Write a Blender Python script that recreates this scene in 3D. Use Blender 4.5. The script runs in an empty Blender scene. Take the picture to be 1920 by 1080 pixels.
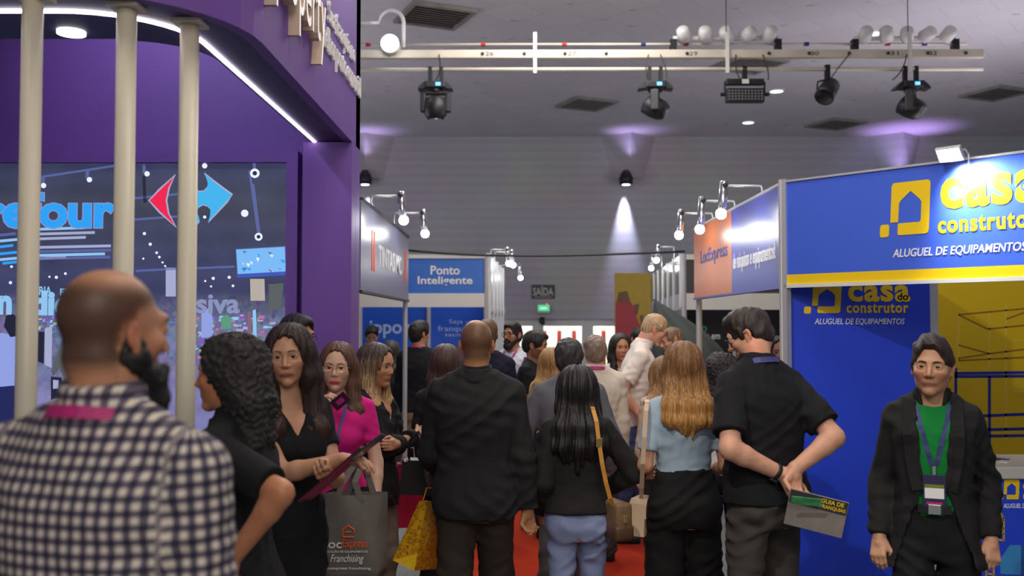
import bpy, bmesh, math, random
import numpy as np
from mathutils import Vector, Matrix, Euler

S = bpy.context.scene
COL = S.collection
R = math.radians
PI = math.pi

# ---------------------------------------------------------------- camera
FPX = 1800.0
CAM = Vector((0.0, 0.0, 1.72))
PITCH = math.atan(65.0 / FPX)
YAW = math.atan(8.0 / FPX)
cd = bpy.data.cameras.new('camera')
cam = bpy.data.objects.new('camera', cd)
COL.objects.link(cam)
cd.sensor_width = 36.0
cd.lens = FPX / 1920.0 * 36.0
cd.clip_start = 0.05
cd.clip_end = 200.0
cam.location = CAM
cam.rotation_euler = (PI / 2 + PITCH, 0.0, YAW)
cd.dof.use_dof = True
cd.dof.focus_distance = 5.2
cd.dof.aperture_fstop = 2.3
S.camera = cam

S.view_settings.view_transform = 'Standard'
S.view_settings.look = 'None'
S.view_settings.gamma = 1.0
S.view_settings.use_curve_mapping = False
S.view_settings.exposure = 0.0

# ---------------------------------------------------------------- hall light
w = bpy.data.worlds.new('hall_ambient')
S.world = w
w.use_nodes = True
bg = w.node_tree.nodes['Background']
bg.inputs[0].default_value = (0.80, 0.82, 1.0, 1.0)
bg.inputs[1].default_value = 0.20


def area_light(name, loc, size, energy, color=(1, 1, 1), aim=None, size_y=None, spread=None):
    d = bpy.data.lights.new(name, 'AREA')
    d.energy = energy
    d.color = color
    d.size = size
    if size_y:
        d.shape = 'RECTANGLE'
        d.size_y = size_y
    if spread:
        d.spread = spread
    o = bpy.data.objects.new(name, d)
    COL.objects.link(o)
    o.location = loc
    if aim is not None:
        o.rotation_euler = (Vector(aim) - Vector(loc)).to_track_quat('-Z', 'Y').to_euler()
    return o


def spot_light(name, loc, aim, energy, angle, blend=0.5, color=(1, 1, 1), radius=0.05):
    d = bpy.data.lights.new(name, 'SPOT')
    d.energy = energy
    d.color = color
    d.spot_size = R(angle)
    d.spot_blend = blend
    d.shadow_soft_size = radius
    o = bpy.data.objects.new(name, d)
    COL.objects.link(o)
    o.location = loc
    o.rotation_euler = (Vector(aim) - Vector(loc)).to_track_quat('-Z', 'Y').to_euler()
    return o


# luminaires of the hall, above the aisle and behind the camera
area_light('hall_luminaire', (0.4, 8.2, 5.8), 2.4, 120, (1.0, 0.95, 0.88), (0.4, 8.2, 0))
area_light('hall_luminaire', (0.6, 11.0, 5.8), 2.4, 130, (1.0, 0.95, 0.9), (0.6, 12.5, 0))
area_light('hall_luminaire', (0.6, 3.6, 5.8), 2.0, 85, (1.0, 0.93, 0.84), (0.6, 3.8, 0))
area_light('hall_luminaire', (1.0, -2.5, 4.6), 2.5, 150, (1.0, 0.92, 0.82), (0.6, 3.0, 1.0))
# stage spot on the hall frame towards the corner booth
spot_light('hall_spot', (-0.8, 1.2, 4.6), (2.1, 5.5, 1.2), 300, 46, 0.6, (1.0, 0.95, 0.88), 0.04)
# unseen uplights added either side to brighten the ceiling and back wall
area_light('added_uplight', (-6.0, 13.5, 2.9), 4.0, 145, (0.95, 0.88, 1.0), (-3.5, 16.0, 6.0))
area_light('added_uplight', (7.0, 13.0, 2.9), 4.0, 135, (0.95, 0.88, 1.0), (4.5, 16.0, 6.0))

CP, SP = math.cos(PITCH), math.sin(PITCH)
CY, SY = math.cos(YAW), math.sin(YAW)


def at(px, py, D):
    """world point seen at photo pixel (px,py) lying in the plane y = D"""
    dx = (px - 960.0) / FPX
    dz = (540.0 - py) / FPX
    y1 = CP - SP * dz
    z1 = SP + CP * dz
    X = CY * dx - SY * y1
    Y = SY * dx + CY * y1
    t = D / Y
    return Vector((X * t, D, CAM.z + z1 * t))


# ---------------------------------------------------------------- object helpers
def link(o, parent=None):
    COL.objects.link(o)
    if parent is not None:
        o.parent = parent
    return o


def empty(name, loc=(0, 0, 0), rz=0.0):
    o = bpy.data.objects.new(name, None)
    o.empty_display_size = 0.1
    COL.objects.link(o)
    o.location = loc
    o.rotation_euler = (0, 0, rz)
    return o


def tag(o, label=None, cat=None, group=None, kind=None):
    if label:
        o['label'] = label
    if cat:
        o['category'] = cat
    if group:
        o['group'] = group
    if kind:
        o['kind'] = kind
    return o


def thing(name, label, cat, loc=(0, 0, 0), rz=0.0, group=None):
    return tag(empty(name, loc, rz), label, cat, group)


def copy_tree(o, parent=None):
    c = o.copy()
    COL.objects.link(c)
    c.parent = parent
    for ch in list(o.children):
        copy_tree(ch, c)
    return c


class MB:
    """collects shapes into one mesh object"""

    def __init__(s):
        s.v, s.f, s.mi = [], [], []
        s.cur = 0

    def add(s, verts, faces):
        n = len(s.v)
        s.v += [tuple(v) for v in verts]
        for f in faces:
            s.f.append(tuple(i + n for i in f))
            s.mi.append(s.cur)
        return s

    def box(s, x0, x1, y0, y1, z0, z1, M=None, b=0.0):
        x0, x1 = min(x0, x1), max(x0, x1)
        y0, y1 = min(y0, y1), max(y0, y1)
        z0, z1 = min(z0, z1), max(z0, z1)
        if b > 0:
            bm = bmesh.new()
            bmesh.ops.create_cube(bm, size=1.0)
            for v in bm.verts:
                v.co = ((x0 + x1) / 2 + v.co.x * (x1 - x0), (y0 + y1) / 2 + v.co.y * (y1 - y0), (z0 + z1) / 2 + v.co.z * (z1 - z0))
            bmesh.ops.bevel(bm, geom=bm.edges[:], offset=b, segments=2, affect='EDGES', profile=0.5)
            bm.verts.index_update()
            vs = [v.co.copy() for v in bm.verts]
            fs = [[v.index for v in f.verts] for f in bm.faces]
            bm.free()
        else:
            vs = [Vector(p) for p in ((x0, y0, z0), (x1, y0, z0), (x1, y1, z0), (x0, y1, z0), (x0, y0, z1), (x1, y0, z1), (x1, y1, z1), (x0, y1, z1))]
            fs = [(0, 3, 2, 1), (4, 5, 6, 7), (0, 1, 5, 4), (1, 2, 6, 5), (2, 3, 7, 6), (3, 0, 4, 7)]
        if M is not None:
            vs = [M @ v for v in vs]
        return s.add(vs, fs)

    def prism(s, pts, z0, z1, M=None):
        """polygon (x,y) counter-clockwise extruded z0..z1"""
        n = len(pts)
        vs = [Vector((p[0], p[1], z0)) for p in pts] + [Vector((p[0], p[1], z1)) for p in pts]
        fs = [tuple(reversed(range(n))), tuple(range(n, 2 * n))]
        for i in range(n):
            j = (i + 1) % n
            fs.append((i, j, n + j, n + i))
        if M is not None:
            vs = [M @ v for v in vs]
        return s.add(vs, fs)

    def tube(s, pts, r, n=8, caps=True, closed=False):
        pts = [Vector(p) for p in pts]
        m = len(pts)
        rs = r if isinstance(r, (list, tuple)) else [r] * m
        rings = []
        prev = None
        for i, p in enumerate(pts):
            a = pts[i - 1] if (i > 0 or closed) else pts[i]
            b = pts[(i + 1) % m] if (i < m - 1 or closed) else pts[i]
            t = (b - a).normalized()
            if prev is None:
                u = t.orthogonal().normalized()
            else:
                u = prev - t * prev.dot(t)
                u = u.normalized() if u.length > 1e-6 else t.orthogonal().normalized()
            prev = u
            v = t.cross(u)
            rings.append([p + (u * math.cos(2 * PI * k / n) + v * math.sin(2 * PI * k / n)) * rs[i] for k in range(n)])
        vs = [q for rg in rings for q in rg]
        fs = []
        for i in range(m if closed else m - 1):
            j = (i + 1) % m
            for k in range(n):
                k2 = (k + 1) % n
                fs.append((i * n + k, i * n + k2, j * n + k2, j * n + k))
        if caps and not closed:
            fs.append(tuple(reversed(range(n))))
            fs.append(tuple((m - 1) * n + k for k in range(n)))
        return s.add(vs, fs)

    def lathe(s, prof, n=16, M=None):
        """profile of (r,z) turned about z"""
        vs, fs = [], []
        for (r, z) in prof:
            for k in range(n):
                a = 2 * PI * k / n
                vs.append(Vector((r * math.cos(a), r * math.sin(a), z)))
        for i in range(len(prof) - 1):
            for k in range(n):
                k2 = (k + 1) % n
                fs.append((i * n + k, i * n + k2, (i + 1) * n + k2, (i + 1) * n + k))
        fs.append(tuple(reversed(range(n))))
        fs.append(tuple((len(prof) - 1) * n + k for k in range(n)))
        if M is not None:
            vs = [M @ v for v in vs]
        return s.add(vs, fs)

    def ball(s, c, r, seg=12, rings=8, M=None):
        rx, ry, rz = r if isinstance(r, (tuple, list)) else (r, r, r)
        vs, fs = [], []
        for i in range(rings + 1):
            th = PI * i / rings
            for k in range(seg):
                a = 2 * PI * k / seg
                vs.append(Vector((rx * math.sin(th) * math.cos(a), ry * math.sin(th) * math.sin(a), rz * math.cos(th))))
        for i in range(rings):
            for k in range(seg):
                k2 = (k + 1) % seg
                fs.append((i * seg + k, (i + 1) * seg + k, (i + 1) * seg + k2, i * seg + k2))
        vs = [(M @ v if M is not None else v) + Vector(c) for v in vs]
        return s.add(vs, fs)

    def build(s, name, mat, parent=None, smooth=False, loc=None):
        me = bpy.data.meshes.new(name)
        me.from_pydata(s.v, [], s.f)
        for m in (mat if isinstance(mat, (list, tuple)) else [mat]):
            me.materials.append(m)
        if s.cur:
            me.polygons.foreach_set('material_index', s.mi)
        if smooth:
            me.polygons.foreach_set('use_smooth', [True] * len(me.polygons))
        me.validate()
        me.update()
        o = bpy.data.objects.new(name, me)
        if loc is not None:
            o.location = loc
        return link(o, parent)


# ---------------------------------------------------------------- materials
def mat(name, col, rough=0.6, metal=0.0, emit=0.0, ecol=None, var=0.0, vscale=6.0, bump=0.0, bscale=60.0, stretch=(1, 1, 1), coat=0.0, spec=0.5, trans=0.0, alpha=1.0, sheen=0.0):
    m = bpy.data.materials.new(name)
    m.use_nodes = True
    nt = m.node_tree
    p = nt.nodes['Principled BSDF']
    p.inputs['Base Color'].default_value = (*col, 1)
    p.inputs['Roughness'].default_value = rough
    p.inputs['Metallic'].default_value = metal
    p.inputs['Specular IOR Level'].default_value = spec
    p.inputs['Coat Weight'].default_value = coat
    p.inputs['Transmission Weight'].default_value = trans
    p.inputs['Alpha'].default_value = alpha
    if sheen:
        p.inputs['Sheen Weight'].default_value = sheen
    if emit:
        p.inputs['Emission Color'].default_value = (*(ecol or col), 1)
        p.inputs['Emission Strength'].default_value = emit
    if var or bump:
        tc = nt.nodes.new('ShaderNodeTexCoord')
        mp = nt.nodes.new('ShaderNodeMapping')
        mp.inputs['Scale'].default_value = stretch
        nt.links.new(tc.outputs['Object'], mp.inputs['Vector'])
    if var:
        n = nt.nodes.new('ShaderNodeTexNoise')
        n.inputs['Scale'].default_value = vscale
        n.inputs['Detail'].default_value = 4
        nt.links.new(mp.outputs['Vector'], n.inputs['Vector'])
        mr = nt.nodes.new('ShaderNodeMapRange')
        mr.inputs['From Min'].default_value = 0.25
        mr.inputs['From Max'].default_value = 0.75
        mr.inputs['To Min'].default_value = 1 - var
        mr.inputs['To Max'].default_value = 1 + var
        nt.links.new(n.outputs['Fac'], mr.inputs['Value'])
        mx = nt.nodes.new('ShaderNodeVectorMath')
        mx.operation = 'SCALE'
        mx.inputs[0].default_value = col
        nt.links.new(mr.outputs['Result'], mx.inputs['Scale'])
        nt.links.new(mx.outputs['Vector'], p.inputs['Base Color'])
    if bump:
        n2 = nt.nodes.new('ShaderNodeTexNoise')
        n2.inputs['Scale'].default_value = bscale
        n2.inputs['Detail'].default_value = 3
        nt.links.new(mp.outputs['Vector'], n2.inputs['Vector'])
        bp = nt.nodes.new('ShaderNodeBump')
        bp.inputs['Strength'].default_value = bump
        bp.inputs['Distance'].default_value = 0.01
        nt.links.new(n2.outputs['Fac'], bp.inputs['Height'])
        nt.links.new(bp.outputs['Normal'], p.inputs['Normal'])
    return m


def srgb(r, g, b):
    def f(c):
        c /= 255.0
        return c / 12.92 if c <= 0.04045 else ((c + 0.055) / 1.055) ** 2.4
    return (f(r), f(g), f(b))


# ---------------------------------------------------------------- lettering
def text_verts(s, bold=0.0, spacing=1.0, shear=0.0, depth=0.0, res=3):
    cu = bpy.data.curves.new('lettering', 'FONT')
    cu.body = s
    cu.offset = bold
    cu.space_character = spacing
    cu.shear = shear
    cu.extrude = depth
    cu.resolution_u = res
    cu.align_x = 'LEFT'
    o = bpy.data.objects.new('lettering', cu)
    COL.objects.link(o)
    dg = bpy.context.evaluated_depsgraph_get()
    me = bpy.data.meshes.new_from_object(o.evaluated_get(dg))
    bpy.data.objects.remove(o)
    bpy.data.curves.remove(cu)
    return me


def text(s, M, x0, x1, z0, z1, material, parent, bold=0.0, depth=0.002, shear=0.0, spacing=1.0, name='lettering', off=0.0, keep=False, side=None):
    """lettering standing in the plane (u, v) of matrix M (u to the right, v up, normal n towards the viewer), fitted to a box"""
    me = text_verts(s, bold, spacing, shear, 0.5)
    n = len(me.vertices)
    co = np.empty(n * 3)
    me.vertices.foreach_get('co', co)
    co = co.reshape(-1, 3)
    mn, mx = co.min(0), co.max(0)
    sx = (x1 - x0) / (mx[0] - mn[0])
    sz = (z1 - z0) / (mx[1] - mn[1])
    if keep:
        sx = sz = min(sx, sz)
    q = np.empty_like(co)
    q[:, 0] = x0 + (co[:, 0] - mn[0]) * sx
    q[:, 1] = z0 + (co[:, 1] - mn[1]) * sz
    q[:, 2] = off + (co[:, 2] - mn[2]) / (mx[2] - mn[2]) * depth
    A = np.array(M)
    q = q @ A[:3, :3].T + A[:3, 3]
    words = [list(range(len(me.polygons)))]
    if ' ' in s:
        iv = sorted((min(co[v][0] for v in f.vertices), max(co[v][0] for v in f.vertices), f.index) for f in me.polygons)
        words, right = [[]], iv[0][1]
        for a_, b_, i_ in iv:
            if a_ > right + 0.17:
                words.append([])
            words[-1].append(i_)
            right = max(right, b_)
    out = None
    for wl in words:
        used = sorted({v for i_ in wl for v in me.polygons[i_].vertices})
        ix = {v: k for k, v in enumerate(used)}
        m2 = bpy.data.meshes.new(name)
        m2.from_pydata([tuple(q[v]) for v in used], [], [[ix[v] for v in me.polygons[i_].vertices] for i_ in wl])
        m2.materials.append(material)
        m2.update()
        if side is not None:
            m2.materials.append(side)
            nv = Vector((A[0, 2], A[1, 2], A[2, 2]))
            for f_ in m2.polygons:
                f_.material_index = 0 if f_.normal.dot(nv) > 0.7 else 1
        out = link(bpy.data.objects.new(name, m2), parent)
    bpy.data.meshes.remove(me)
    return out


def plane_matrix(origin, u, v):
    u, v = Vector(u).normalized(), Vector(v).normalized()
    n = u.cross(v)
    M = Matrix.Identity(4)
    for i in range(3):
        M[i][0], M[i][1], M[i][2], M[i][3] = u[i], v[i], n[i], origin[i]
    return M


def flat(pts, M, depth, material, parent, name='print', off=0.0):
    """thin flat shape (polygon in plane coordinates) on a surface"""
    mb = MB()
    mb.prism(pts, off, off + depth, M)
    return mb.build(name, material, parent)


def arcpts(cx, cy, r, a0, a1, n=10):
    return [(cx + r * math.cos(R(a0 + (a1 - a0) * i / n)), cy + r * math.sin(R(a0 + (a1 - a0) * i / n))) for i in range(n + 1)]


def rrect(x0, x1, y0, y1, r, n=4):
    return (arcpts(x1 - r, y0 + r, r, -90, 0, n) + arcpts(x1 - r, y1 - r, r, 0, 90, n) + arcpts(x0 + r, y1 - r, r, 90, 180, n) + arcpts(x0 + r, y0 + r, r, 180, 270, n))
# ================================================================= materials of the place
M_floor = mat('grey_carpet', srgb(122, 126, 124), 0.95, var=0.18, vscale=30, bump=0.3, bscale=400, spec=0.1)
M_red = mat('red_carpet', srgb(176, 54, 34), 0.95, var=0.10, vscale=14, bump=0.3, bscale=500, spec=0.1)
M_alu = mat('anodised_aluminium', (0.62, 0.63, 0.64), 0.35, 0.5, var=0.05, vscale=3)
M_white = mat('white_laminate', (0.72, 0.71, 0.68), 0.45, var=0.03, vscale=4)
M_purple = mat('purple_paint', srgb(110, 72, 154), 0.55, var=0.06, vscale=1.2, bump=0.04, bscale=90)
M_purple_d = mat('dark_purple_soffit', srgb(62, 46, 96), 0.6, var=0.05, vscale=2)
M_cream = mat('cream_painted_tube', srgb(222, 212, 190), 0.45, var=0.04, vscale=5)
M_led = mat('led_strip_light', (1, 1, 1), 0.5, emit=9.0, ecol=(1.0, 0.92, 0.97))
M_lamp = mat('lamp_glow', (1, 1, 1), 0.4, emit=30.0, ecol=(0.94, 0.98, 1.0))
M_bulb = mat('bulb_glow', (1, 1, 1), 0.4, emit=85.0, ecol=(0.95, 0.98, 1.0))
M_down = mat('downlight_glow', (1, 1, 1), 0.4, emit=3.2, ecol=(0.78, 1.0, 0.80))
M_chrome = mat('chrome', (0.75, 0.75, 0.77), 0.18, 0.9, var=0.05)
M_black = mat('black_plastic', (0.012, 0.012, 0.014), 0.45, var=0.2, vscale=10)
M_dark = mat('dark_grey_metal', (0.035, 0.036, 0.04), 0.4, 0.3, var=0.2, vscale=8)
M_pipe = mat('aged_cream_pipe', srgb(205, 196, 180), 0.5, var=0.12, vscale=3, stretch=(1, 1, 1))
M_letter = mat('white_lettering', (0.85, 0.85, 0.85), 0.45, var=0.02)
M_blue = mat('casa_blue', srgb(70, 104, 220), 0.32, var=0.02)
M_blue_d = mat('panel_blue', srgb(34, 68, 215), 0.4, var=0.03)
M_yellow = mat('sign_yellow', srgb(246, 206, 20), 0.38, var=0.02)
M_ywall = mat('yellow_wall_print', srgb(212, 178, 8), 0.5, var=0.04, vscale=1.5)
M_pblue = mat('ponto_blue', srgb(52, 112, 205), 0.4, var=0.04, vscale=1.0)
M_pblue2 = mat('ippoint_blue', srgb(28, 82, 190), 0.45, var=0.06, vscale=0.8)
M_navy = mat('dark_navy_panel', srgb(22, 24, 34), 0.4, var=0.1)
M_orange = mat('orange_lettering', srgb(240, 92, 40), 0.5, var=0.03)
M_ink = mat('dark_ink', (0.03, 0.03, 0.035), 0.6, var=0.05)


def node_wall():
    m = bpy.data.materials.new('grey_acoustic_wall')
    m.use_nodes = True
    nt = m.node_tree
    p = nt.nodes['Principled BSDF']
    p.inputs['Roughness'].default_value = 0.8
    tc = nt.nodes.new('ShaderNodeTexCoord')
    wv = nt.nodes.new('ShaderNodeTexWave')
    wv.bands_direction = 'Z'
    wv.inputs['Scale'].default_value = 1.6
    wv.inputs['Distortion'].default_value = 0.6
    wv.inputs['Detail'].default_value = 2
    ns = nt.nodes.new('ShaderNodeTexNoise')
    ns.inputs['Scale'].default_value = 0.7
    ns.inputs['Detail'].default_value = 5
    nt.links.new(tc.outputs['Object'], wv.inputs['Vector'])
    nt.links.new(tc.outputs['Object'], ns.inputs['Vector'])
    mx = nt.nodes.new('ShaderNodeMix')
    mx.data_type = 'RGBA'
    mx.inputs['A'].default_value = (0.46, 0.455, 0.465, 1)
    mx.inputs['B'].default_value = (0.50, 0.495, 0.505, 1)
    nt.links.new(wv.outputs['Fac'], mx.inputs['Factor'])
    m2 = nt.nodes.new('ShaderNodeMix')
    m2.data_type = 'RGBA'
    m2.blend_type = 'MULTIPLY'
    m2.inputs['Factor'].default_value = 0.35
    nt.links.new(mx.outputs['Result'], m2.inputs['A'])
    nt.links.new(ns.outputs['Color'], m2.inputs['B'])
    nt.links.new(m2.outputs['Result'], p.inputs['Base Color'])
    return m


def node_ceiling():
    m = bpy.data.materials.new('mineral_tile_ceiling')
    m.use_nodes = True
    nt = m.node_tree
    p = nt.nodes['Principled BSDF']
    p.inputs['Roughness'].default_value = 0.75
    tc = nt.nodes.new('ShaderNodeTexCoord')
    mp = nt.nodes.new('ShaderNodeMapping')
    mp.inputs['Rotation'].default_value = (0, 0, R(38))
    br = nt.nodes.new('ShaderNodeTexBrick')
    br.inputs['Scale'].default_value = 1.6
    br.inputs['Mortar Size'].default_value = 0.012
    br.inputs['Color1'].default_value = (0.56, 0.54, 0.56, 1)
    br.inputs['Color2'].default_value = (0.60, 0.58, 0.60, 1)
    br.inputs['Mortar'].default_value = (0.50, 0.48, 0.50, 1)
    br.inputs['Brick Width'].default_value = 1.0
    br.inputs['Row Height'].default_value = 1.0
    nt.links.new(tc.outputs['Object'], mp.inputs['Vector'])
    nt.links.new(mp.outputs['Vector'], br.inputs['Vector'])
    # scattered short dark slots
    vo = nt.nodes.new('ShaderNodeTexVoronoi')
    vo.inputs['Scale'].default_value = 1.5
    m3 = nt.nodes.new('ShaderNodeMapping')
    m3.inputs['Scale'].default_value = (1.0, 2.4, 1.0)
    m3.inputs['Rotation'].default_value = (0, 0, R(12))
    nt.links.new(tc.outputs['Object'], m3.inputs['Vector'])
    nt.links.new(m3.outputs['Vector'], vo.inputs['Vector'])
    lt = nt.nodes.new('ShaderNodeMath')
    lt.operation = 'LESS_THAN'
    lt.inputs[1].default_value = 0.10
    nt.links.new(vo.outputs['Distance'], lt.inputs[0])
    mx = nt.nodes.new('ShaderNodeMix')
    mx.data_type = 'RGBA'
    mx.inputs['B'].default_value = (0.38, 0.36, 0.39, 1)
    nt.links.new(lt.outputs['Value'], mx.inputs['Factor'])
    nt.links.new(br.outputs['Color'], mx.inputs['A'])
    nt.links.new(mx.outputs['Result'], p.inputs['Base Color'])
    return m


M_wall = node_wall()
M_ceil = node_ceiling()

# ================================================================= the hall
WY, CZ = 22.0, 6.0


def struct(name, mb, m, parent=None, smooth=False):
    o = mb.build(name, m, parent, smooth)
    if parent is None:
        tag(o, kind='structure')
    return o


struct('floor', MB().box(-16, 16, -4, WY + 5, -0.1, 0.0), M_floor)
struct('ceiling', MB().box(-16, 16, -4, WY + 0.3, CZ, CZ + 0.15), M_ceil)
tag(MB().box(-0.66, 1.26, 4.2, 11.0, 0.0, 0.008).build('carpet_runner', M_red), 'long red carpet runner laid along the aisle floor', 'carpet')

DX0, DX1, DZ = -0.62, 2.70, 1.80       # exit opening in the back wall
wb = MB()
wb.box(-16, DX0, WY, WY + 0.3, 0, CZ)
wb.box(DX1, 16, WY, WY + 0.3, 0, CZ)
wb.box(DX0, DX1, WY, WY + 0.3, DZ, CZ)
wall_back = struct('wall_back', wb, M_wall)

# tapering haunches of the hall frame on the back wall, each with a ridge
for i, pxc in enumerate((690, 1178, 1676)):
    c = at(pxc, 250, WY)
    zb = at(pxc, 335, WY).z
    wt, wbm = 0.62, 0.36
    vs = [(c.x - wt, WY, CZ), (c.x + wt, WY, CZ), (c.x, WY - 0.55, CZ), (c.x - wbm, WY, zb), (c.x + wbm, WY, zb), (c.x, WY - 0.22, zb)]
    fs = [(0, 2, 1), (3, 4, 5), (0, 3, 5, 2), (2, 5, 4, 1), (0, 1, 4, 3)]
    h = MB().add(vs, fs).build('haunch', M_wall, wall_back)

# ceiling: square air grilles and round downlights
M_grille = mat('dusty_air_grille', srgb(132, 128, 122), 0.6, var=0.2, vscale=5)


M_gback = mat('grille_backing', srgb(88, 84, 80), 0.8, var=0.2)


def air_grille(px, py, rz, label):
    dz = (CZ - CAM.z)
    # distance at which the ray reaches the ceiling
    D = 12.0
    for _ in range(20):
        p = at(px, py, D)
        D *= dz / (p.z - CAM.z)
    p = at(px, py, D)
    t = thing('air_grille', label, 'air vent', (p.x, p.y, CZ), rz, 'square air vents in the ceiling')
    MB().box(-0.42, 0.42, -0.42, 0.42, -0.02, 0.0).build('backing_plate', M_gback, t)
    f = MB()
    for a, b, c, d in ((-0.46, 0.46, -0.46, -0.40), (-0.46, 0.46, 0.40, 0.46), (-0.46, -0.40, -0.40, 0.40), (0.40, 0.46, -0.40, 0.40)):
        f.box(a, b, c, d, -0.05, 0.0)
    f.build('frame', M_grille, t)
    for k in range(9):
        y = -0.36 + k * 0.09
        MB().box(-0.40, 0.40, -0.03, 0.03, -0.004, 0.004, Matrix.Translation((0, y, -0.035)) @ Matrix.Rotation(R(28), 4, 'X')).build('slat', M_grille, t)
    return t


air_grille(815, 27, R(24), 'square slatted air vent in ceiling between bright lamp and purple fascia')
air_grille(1100, 193, R(24), 'square slatted air vent in ceiling beyond the two nearest moving head lights')
air_grille(1567, 231, R(24), 'square slatted air vent in ceiling close to the back wall')
air_grille(1868, 173, R(24), 'square slatted air vent in ceiling past the end of the lighting bar')
air_grille(1405, 118, R(24), 'square slatted air vent in ceiling directly above the numbered beam')


def ceil_point(px, py):
    D = 12.0
    for _ in range(20):
        D *= (CZ - CAM.z) / (at(px, py, D).z - CAM.z)
    return at(px, py, D)


for px, py, lab in ((1456, 170, 'round recessed ceiling downlight above the square wash panel'), (1403, 229, 'round recessed ceiling downlight close to the back wall'), (1637, 62, 'round recessed ceiling downlight behind the row of white cans')):
    p = ceil_point(px, py)
    t = thing('ceiling_downlight', lab, 'downlight', (p.x, p.y, CZ), 0, 'round downlights in the ceiling')
    MB().lathe([(0.0, -0.012), (0.115, -0.012), (0.115, 0.0), (0.0, 0.0)], 20).build('diffuser', M_down, t)
    MB().lathe([(0.118, 0.0), (0.118, -0.02), (0.15, -0.012), (0.15, 0.0)], 20).build('trim_ring', M_white, t)

# wall up-and-down washers on the haunches
for pxc in (690, 1170):
    p = at(pxc, 338, WY)
    x = p.x
    t = thing('wall_washer', 'black wall washer lamp on the back wall %s' % ('beside the purple booth' if pxc < 900 else 'above the yellow and red banner'), 'wall lamp', (x, WY - 0.42, p.z), 0)
    MB().lathe([(0.10, -0.16), (0.15, -0.15), (0.16, -0.02), (0.13, 0.06), (0.07, 0.16), (0.05, 0.17)], 14).build('housing', M_black, t, True)
    MB().box(-0.04, 0.04, 0.0, 0.25, -0.03, 0.03).build('bracket', M_black, t)
    MB().lathe([(0.0, -0.168), (0.09, -0.168), (0.09, -0.158), (0.0, -0.158)], 14).build('lens', mat('washer_lens', (1, 1, 1), emit=6, ecol=(0.6, 0.65, 1.0)), t)
    spot_light('washer_beam', (x, WY - 0.13, p.z - 0.16), (x, WY - 0.02, p.z - 1.3), 1000, 34, 1.0, (0.62, 0.66, 1.0), 0.05)
    spot_light('washer_uplight', (x, WY - 0.62, p.z + 0.25), (x + 0.3, WY - 0.8, CZ + 1), 28, 110, 1.0, (0.62, 0.46, 1.0), 0.05)

p = at(1676, 300, WY)
spot_light('washer_uplight', (p.x, WY - 0.62, p.z - 1.0), (p.x, WY - 0.9, CZ + 1), 160, 85, 1.0, (0.55, 0.35, 1.0), 0.05)

# ================================================================= exit doors
M_dframe = mat('white_door_frame', srgb(205, 205, 202), 0.5, var=0.03)
M_glass = mat('door_glass', (0.95, 0.98, 0.97), 0.02, trans=1.0, spec=0.5)
M_ext = mat('sunlit_facade', (0.80, 0.80, 0.70), 0.9, var=0.18, vscale=1.1)
M_post = mat('red_bollard_paint', srgb(190, 70, 66), 0.6, var=0.1)
struct('wall_outside', MB().box(-2.5, 5.0, WY + 4.4, WY + 4.6, 0.0, 3.4), M_ext)
area_light('daylight', (1.0, WY + 2.2, 5.0), 4.5, 950, (1.0, 0.98, 0.90), (1.0, WY + 4.2, 0.8))
for i in range(11):
    x = -0.75 + i * 0.36
    t = MB()
    t.lathe([(0.055, 0.0), (0.055, 1.50), (0.05, 1.53), (0.0, 1.535)], 10)
    tag(t.build('bollard', M_post, None, True, (x, WY + 1.5, 0)), 'red upright bollard outside the glazed exit doors', 'bollard', 'red bollards outside the exit')
edges = [DX0, DX0 + 1.12, DX0 + 2.26, DX1]
for i in range(3):
    x0, x1 = edges[i], edges[i + 1]
    d = tag(empty('door_%d' % (i + 1), ((x0 + x1) / 2, WY + 0.10, 0)), kind='structure')
    hw = (x1 - x0) / 2
    fr = MB()
    s = 0.13
    fr.box(-hw, -hw + s, 0, 0.10, 0, DZ)
    fr.box(hw - s, hw, 0, 0.10, 0, DZ)
    fr.box(-hw + s, hw - s, 0, 0.10, DZ - 0.16, DZ)
    fr.box(-hw + s, hw - s, 0, 0.10, 0, 0.22)
    fr.build('door_frame', M_dframe, d)
    MB().box(-hw + s, hw - s, 0.04, 0.05, 0.22, DZ - 0.16).build('pane', M_glass, d)
    MB().tube([(hw - s - 0.03, -0.03, 0.85), (hw - s - 0.03, -0.06, 0.9), (hw - s - 0.03, -0.06, 1.2), (hw - s - 0.03, -0.03, 1.25)], 0.012).build('door_handle', M_dark, d)

# exit signs
M_exit = mat('dark_exit_sign', srgb(62, 64, 60), 0.5, var=0.05)
a, b = at(997, 560, WY - 0.04), at(1040, 534, WY - 0.04)
t = thing('exit_sign', 'dark rectangular exit sign with pale letters on the back wall', 'sign', (a.x, WY - 0.04, a.z))
MB().box(0, b.x - a.x, 0, 0.03, 0, b.z - a.z, b=0.004).build('sign_board', M_exit, t)
text('SAÍDA', plane_matrix((0, 0, 0), (1, 0, 0), (0, 0, 1)), 0.03, b.x - a.x - 0.03, 0.07, b.z - a.z - 0.02, mat('exit_letters', srgb(190, 190, 178), 0.5), t, bold=0.02, depth=0.004)
MB().box(0.06, b.x - a.x - 0.06, -0.004, 0, 0.025, 0.045).build('small_print', mat('exit_small', srgb(160, 160, 150), 0.5), t)
a, b = at(1008, 587, WY - 0.10), at(1031, 571, WY - 0.10)
t = thing('emergency_light', 'small glowing green emergency exit light under the exit sign', 'sign', (a.x, WY - 0.10, a.z))
MB().box(0, b.x - a.x, 0, 0.10, 0, b.z - a.z, b=0.006).build('housing', mat('green_housing', srgb(180, 205, 190), 0.5), t)
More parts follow.
